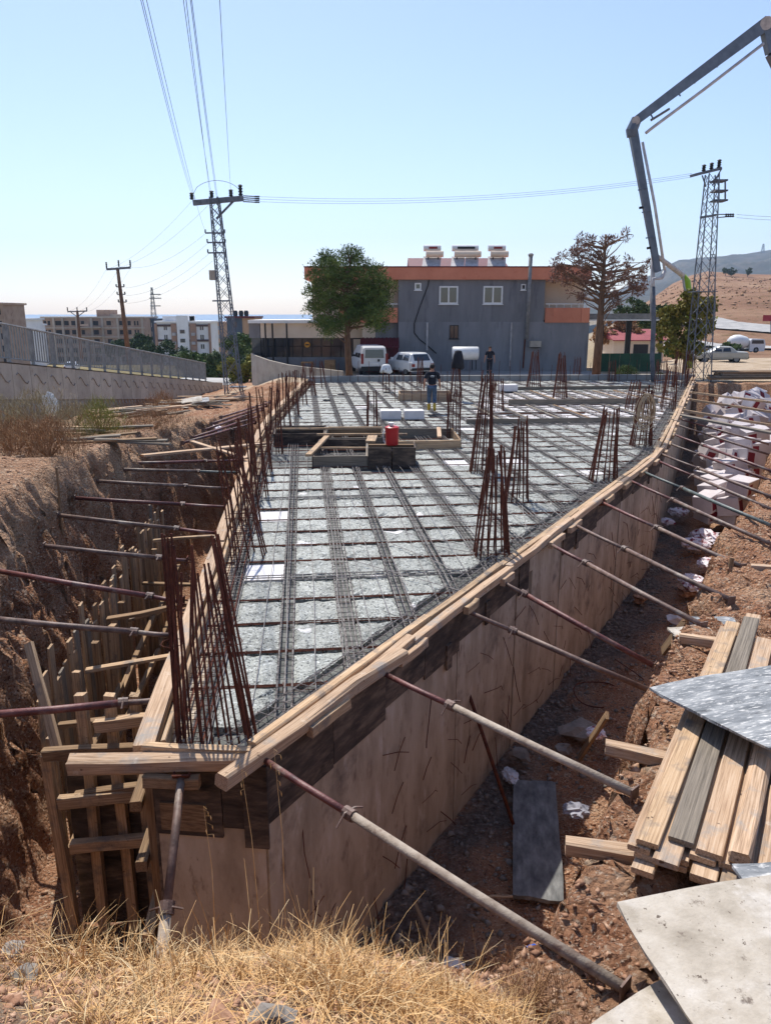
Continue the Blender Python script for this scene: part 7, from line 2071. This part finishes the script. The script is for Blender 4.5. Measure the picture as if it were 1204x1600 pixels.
# ------------------------------------------------------------------ concrete pump boom
BY = 43.0
pump = thing('concrete_pump_boom', (A(1300, 600, BY).x, BY + 2, -.3), 'tall folded concrete pump boom reaching over the deck with hanging hose', 'pump boom')
def pb(u, v, dy=0): return A(u, v, BY + dy)
def boxbeam(name, p, q, w0, h0, w1, h1, mat, up=(0, 1, 0)):
    p, q = Vector(p), Vector(q); R = frame_mat(p, q, up); L = (q - p).length
    vs = []
    for (x, w, h) in ((0, w0, h0), (L, w1, h1)):
        for (a, b) in ((-1, -1), (1, -1), (1, 1), (-1, 1)): vs.append(p + R @ Vector((x, a * w / 2, b * h / 2)))
    return MB().add(vs, [(3, 2, 1, 0), (4, 5, 6, 7), (0, 1, 5, 4), (1, 2, 6, 5), (2, 3, 7, 6), (3, 0, 4, 7)]).build(name, mat, pump)
boxbeam('upper_arm', pb(1197, 36), pb(991, 190), .62, .45, .42, .3, BLUESTEEL)
boxbeam('lower_arm', pb(988, 205), pb(1027, 425), .42, .34, .3, .24, BLUESTEEL)
MB().tube([pb(994, 186), pb(986, 204), pb(986, 214)], [.26, .3, .24], 10).build('elbow', BLUESTEEL, pump)
MB().tube([pb(993, 188, -.3), pb(993, 188, .3)], .2, 12).build('pivot', BOOMW, pump)
MB().tube([pb(1008, 208, -.2), pb(1018, 200, -.2), pb(1100, 139, -.2), pb(1192, 68, -.2)], .075, 8).build('delivery_pipe', BOOMW, pump, smooth=True)
MB().tube([pb(1003, 222, -.2), pb(1022, 320, -.2), pb(1038, 425, -.2)], .075, 8).build('delivery_pipe', BOOMW, pump, smooth=True)
for (u, v) in ((1020, 186), (1062, 150), (1085, 130), (1120, 105), (1160, 75)): MB().tube([pb(u, v, -.2), pb(u - 5, v - 9, -.05)], .04, 6).build('pipe_bracket', BLUESTEEL, pump)
for (u, v) in ((1010, 295), (1016, 330), (1022, 370)): MB().tube([pb(u, v, -.2), pb(u - 14, v + 2, 0)], .035, 6).build('pipe_bracket', BLUESTEEL, pump)
for (u, v) in ((998, 325), (1010, 388)): MB().tube([pb(u, v), pb(u + 10, v - 2)], .07, 6).build('side_lug', BLACKP, pump)
MB().tube([pb(1016, 188), pb(1045, 170)], .06, 8).build('ram', RIM, pump)
MB().tube([pb(1038, 423, -.2), pb(1033, 434, -.2), pb(1020, 436, -.2), pb(1019, 450, -.2)], .1, 8).build('end_bend', BOOMW, pump, smooth=True)
MB().tube([pb(1019, 448, -.2), pb(1020.5, 500, -.3), pb(1018, 560, -.5), pb(1020, 597, -.9)], .125, 10).build('end_hose', M('grey_rubber_hose', [(.3, (70, 74, 80)), (.6, (104, 106, 110))], 3, .7, .1), pump, smooth=True)
MB().tube([pb(1020, 380, .3), pb(1018, 470, .3), pb(1018, 500, .3)], .12, 8).build('rear_pipe', BOOMW, pump, smooth=True)
# the next sections fold down outside on the right to the slewing base
MB().tube([pb(1197, 36, -.35), pb(1197, 36, .35)], .3, 14).build('pivot', BOOMW, pump)
boxbeam('third_arm', pb(1196, 34), pb(1206, 82), .6, .5, .55, .45, BLUESTEEL)
boxbeam('third_arm', pb(1206, 82), pb(1330, 330, 1.5), .55, .5, .6, .5, BLUESTEEL)
boxbeam('base_arm', pb(1330, 330, 1.5), pb(1310, 570, 2), .6, .6, .8, .8, BLUESTEEL)
b = pb(1310, 590, 2); MB().span((b.x - 2.5, b.y - 1.2, -.3), (b.x + 3.5, b.y + 1.2, 1.2)).build('truck_deck', CAR_WHITE, pump)
# green lower section bending up behind the tree
MB().tube([pb(1028, 402, .6), pb(1050, 418, 3.4), pb(1066, 430, 6.2)], [.12, .15, .17], 8).build('grey_link_arm', BOOMW, pump)
MB().tube([pb(1064, 428, 6.2), pb(1073, 440, 6.2), pb(1076, 470, 6.2), pb(1077, 520, 6.2), pb(1076, 575, 6.2)], [.16, .2, .22, .22, .22], 10).build('green_arm', LIME, pump, smooth=True)
MB().tube([pb(1066, 432, 5.9), pb(1068, 448, 5.9), pb(1071, 458, 5.9)], .07, 6).build('ram', BOOMW, pump)

# ------------------------------------------------------------------ people
SKIN = plain('skin', (176, 124, 96), 0.6)
TEE = M('black_cotton', [(0.3, (22, 24, 32)), (0.6, (38, 40, 50))], 8, .9, .2, 30)
JEANS = M('blue_denim', [(0.3, (58, 74, 94)), (0.6, (86, 104, 126))], 9, .9, .2, 40)
BOOTY = plain('yellow_rubber', (198, 160, 40), .5)
HAIR = plain('dark_hair', (34, 26, 22), .8)
def skin_mesh(name, verts, edges, radii, mat, parent, loc, rz, root_i=0, sub=2):
    me = bpy.data.meshes.new(name); me.from_pydata(verts, edges, []); me.update()
    o = bpy.data.objects.new(name, me); me.materials.append(mat)
    reg(o, parent)
    if parent is None: o.location = loc; o.rotation_euler = (0, 0, rz)
    sk = o.modifiers.new('skin', 'SKIN'); sk.use_smooth_shade = True
    for i, v in enumerate(me.skin_vertices[0].data):
        r = radii[i]; v.radius = (r, r) if not isinstance(r, tuple) else r
        v.use_root = (i == root_i)
    ss = o.modifiers.new('sub', 'SUBSURF'); ss.levels = sub; ss.render_levels = sub
    return o
def person(loc, rz, label, walk, shirt, trousers, boots, h=1.75, arms=None, logo=None):
    root = thing('person', loc, label, 'person'); root.rotation_euler = (0, 0, rz)
    k = h / 1.75
    # joints (x right, y forward, z up); walking: left leg forward
    f = walk
    hipL, hipR = (-.09, 0, .92), (.09, 0, .92)
    kneeL, kneeR = (-.1, .16 * f + .04, .5), (.1, .02 * f + .05, .49)
    ankL, ankR = (-.1, .2 * f, .1), (.1, -.26 * f, .16 if f else .1)
    toeL, toeR = (-.12, .2 * f + .17, .04), (.12, -.2 * f + .15, .05)
    shL, shR = (-.19, 0, 1.42), (.19, 0, 1.42)
    elL, elR = (-.27, -.04 - .1 * f, 1.16), (.27, -.02 + .06 * f, 1.15)
    wrL, wrR = (-.3, .0 - .05 * f, .9), (.31, .06 + .12 * f, .9)
    V = [(0, 0, .95), (0, .01, 1.12), (0, 0, 1.3), (0, 0, 1.46), (0, .02, 1.53), (0, .03, 1.6), (0, .035, 1.68), (0, .02, 1.735),
         hipL, kneeL, ankL, toeL, hipR, kneeR, ankR, toeR, shL, elL, wrL, shR, elR, wrR]
    Ed = [(0, 1), (1, 2), (2, 3), (3, 4), (4, 5), (5, 6), (6, 7), (0, 8), (8, 9), (9, 10), (10, 11), (0, 12), (12, 13), (13, 14), (14, 15), (3, 16), (16, 17), (17, 18), (3, 19), (19, 20), (20, 21)]
    Rr = [(.14, .1), (.13, .095), (.15, .1), (.08, .07), .052, .07, .088, .06, .085, .058, .04, .035, .085, .058, .04, .035, .06, .042, .03, .06, .042, .03]
    # hands: palm and five fingers each
    def hand(wi, s):
        w = Vector(V[wi]); d = Vector((0.05 * s, .1, -1)).normalized()
        palm = w + d * .06; V.append(tuple(palm)); pi = len(V) - 1; Ed.append((wi, pi)); Rr.append((.03, .02))
        for q, (o, l) in enumerate(((-.028, .06), (-.01, .075), (.01, .07), (.026, .055))):
            a = palm + Vector((0, o, 0)) + d * .04; b = a + d * l * .6; c = b + (d + Vector((-.5 * s, 0, 0))).normalized() * l * .5
            i0 = len(V); V.extend([tuple(a), tuple(b), tuple(c)]); Ed.extend([(pi, i0), (i0, i0 + 1), (i0 + 1, i0 + 2)]); Rr.extend([.01, .0085, .007])
        a = palm + Vector((0, -.04, .01)); b = a + Vector((-.01 * s, -.02, -.035)); i0 = len(V)
        V.extend([tuple(a), tuple(b)]); Ed.extend([(pi, i0), (i0, i0 + 1)]); Rr.extend([.011, .008])
    hand(18, -1); hand(21, 1)
    sc = lambda vs: [(x * k, y * k, z * k) for x, y, z in vs]
    skin_mesh('body', sc(V), Ed, Rr, SKIN, root, loc, rz)
    sv = [(0, 0, .96), (0, .01, 1.12), (0, 0, 1.3), (0, 0, 1.44), shL, tuple(Vector(shL).lerp(Vector(elL), .8)), shR, tuple(Vector(shR).lerp(Vector(elR), .8))]
    skin_mesh('shirt', sc(sv), [(0, 1), (1, 2), (2, 3), (3, 4), (4, 5), (3, 6), (6, 7)], [(.175, .13), (.165, .12), (.18, .125), (.1, .09), .085, .075, .085, .075], shirt, root, loc, rz)
    tv = [(0, 0, .98), hipL, kneeL, tuple(Vector(kneeL).lerp(Vector(ankL), .55)), hipR, kneeR, tuple(Vector(kneeR).lerp(Vector(ankR), .55))]
    skin_mesh('trousers', sc(tv), [(0, 1), (1, 2), (2, 3), (0, 4), (4, 5), (5, 6)], [(.15, .12), .112, .083, .072, .112, .083, .072], trousers, root, loc, rz)
    for (kn, an, to) in ((kneeL, ankL, toeL), (kneeR, ankR, toeR)):
        bv = [tuple(Vector(kn).lerp(Vector(an), .5)), tuple(Vector(an)), to]
        skin_mesh('boot', sc(bv), [(0, 1), (1, 2)], [.075, .062, .05], boots, root, loc, rz, 0, 1)
    # hair cap, ears, face
    bm = bmesh.new(); bmesh.ops.create_icosphere(bm, subdivisions=3, radius=.108)
    for v in list(bm.verts):
        if v.co.z < -.02 and v.co.y > -.01: v.co *= .6
    me = bpy.data.meshes.new('hair'); bm.to_mesh(me); bm.free(); me.materials.append(HAIR)
    o = bpy.data.objects.new('hair', me); o.location = (0, .015 * k, 1.68 * k); o.scale = (.84, .95, .9); reg(o, root)
    for s in (-1, 1):
        o = bpy.data.objects.new('ear', lump_mesh('ear', .022, (.5, .8, 1.3), 3, SKIN, 1, .1)); o.location = (s * .092 * k, .03 * k, 1.645 * k); reg(o, root)
        o = bpy.data.objects.new('eye', lump_mesh('eye', .012, (1, .6, .7), 4, HAIR, 1, .0)); o.location = (s * .035 * k, .12 * k, 1.655 * k); reg(o, root)
    o = bpy.data.objects.new('nose', lump_mesh('nose', .018, (.7, 1, 1.3), 5, SKIN, 1, .1)); o.location = (0, .13 * k, 1.63 * k); reg(o, root)
    if logo:
        for (x0, x1, z0, z1) in ((-.07, -.02, 1.33, 1.35), (-.03, .03, 1.34, 1.365), (.02, .08, 1.33, 1.355), (-.06, .07, 1.3, 1.308)):
            o = MB().span((x0, -.134, z0), (x1, -.12, z1)).mesh('shirt_print', WHITEP); ob = bpy.data.objects.new('shirt_print', o); reg(ob, root)
    return root
pp = G(674, 643, 0.03)
person((pp.x, pp.y, 0.02), -0.05, 'worker in black printed tee, jeans and yellow boots walking away over the deck', 1, TEE, JEANS, BOOTY, logo=True)
pp = A(764, 580, 49.5)
person((pp.x, 49.5, -.2), 2.9, 'person in dark clothes standing before the house wall beside the white tank', 0, TEE, TEE, BLACKP, h=1.78)

# ------------------------------------------------------------------ haze: one closed box of thin air
hm = bpy.data.materials.new('thin_haze'); hm.use_nodes = True
hn = hm.node_tree; hn.nodes.clear()
ho = hn.nodes.new('ShaderNodeOutputMaterial'); hv = hn.nodes.new('ShaderNodeVolumePrincipled')
hv.inputs['Color'].default_value = (0.56, 0.75, 1.0, 1); hv.inputs['Density'].default_value = 0.00014; hv.inputs['Anisotropy'].default_value = 0.2
hn.links.new(hv.outputs[0], ho.inputs['Volume'])
MB().span((-4500, -450, -110), (4500, 4600, 420)).build('haze', hm, kind='stuff', label='thin pale haze in the air', cat='haze')
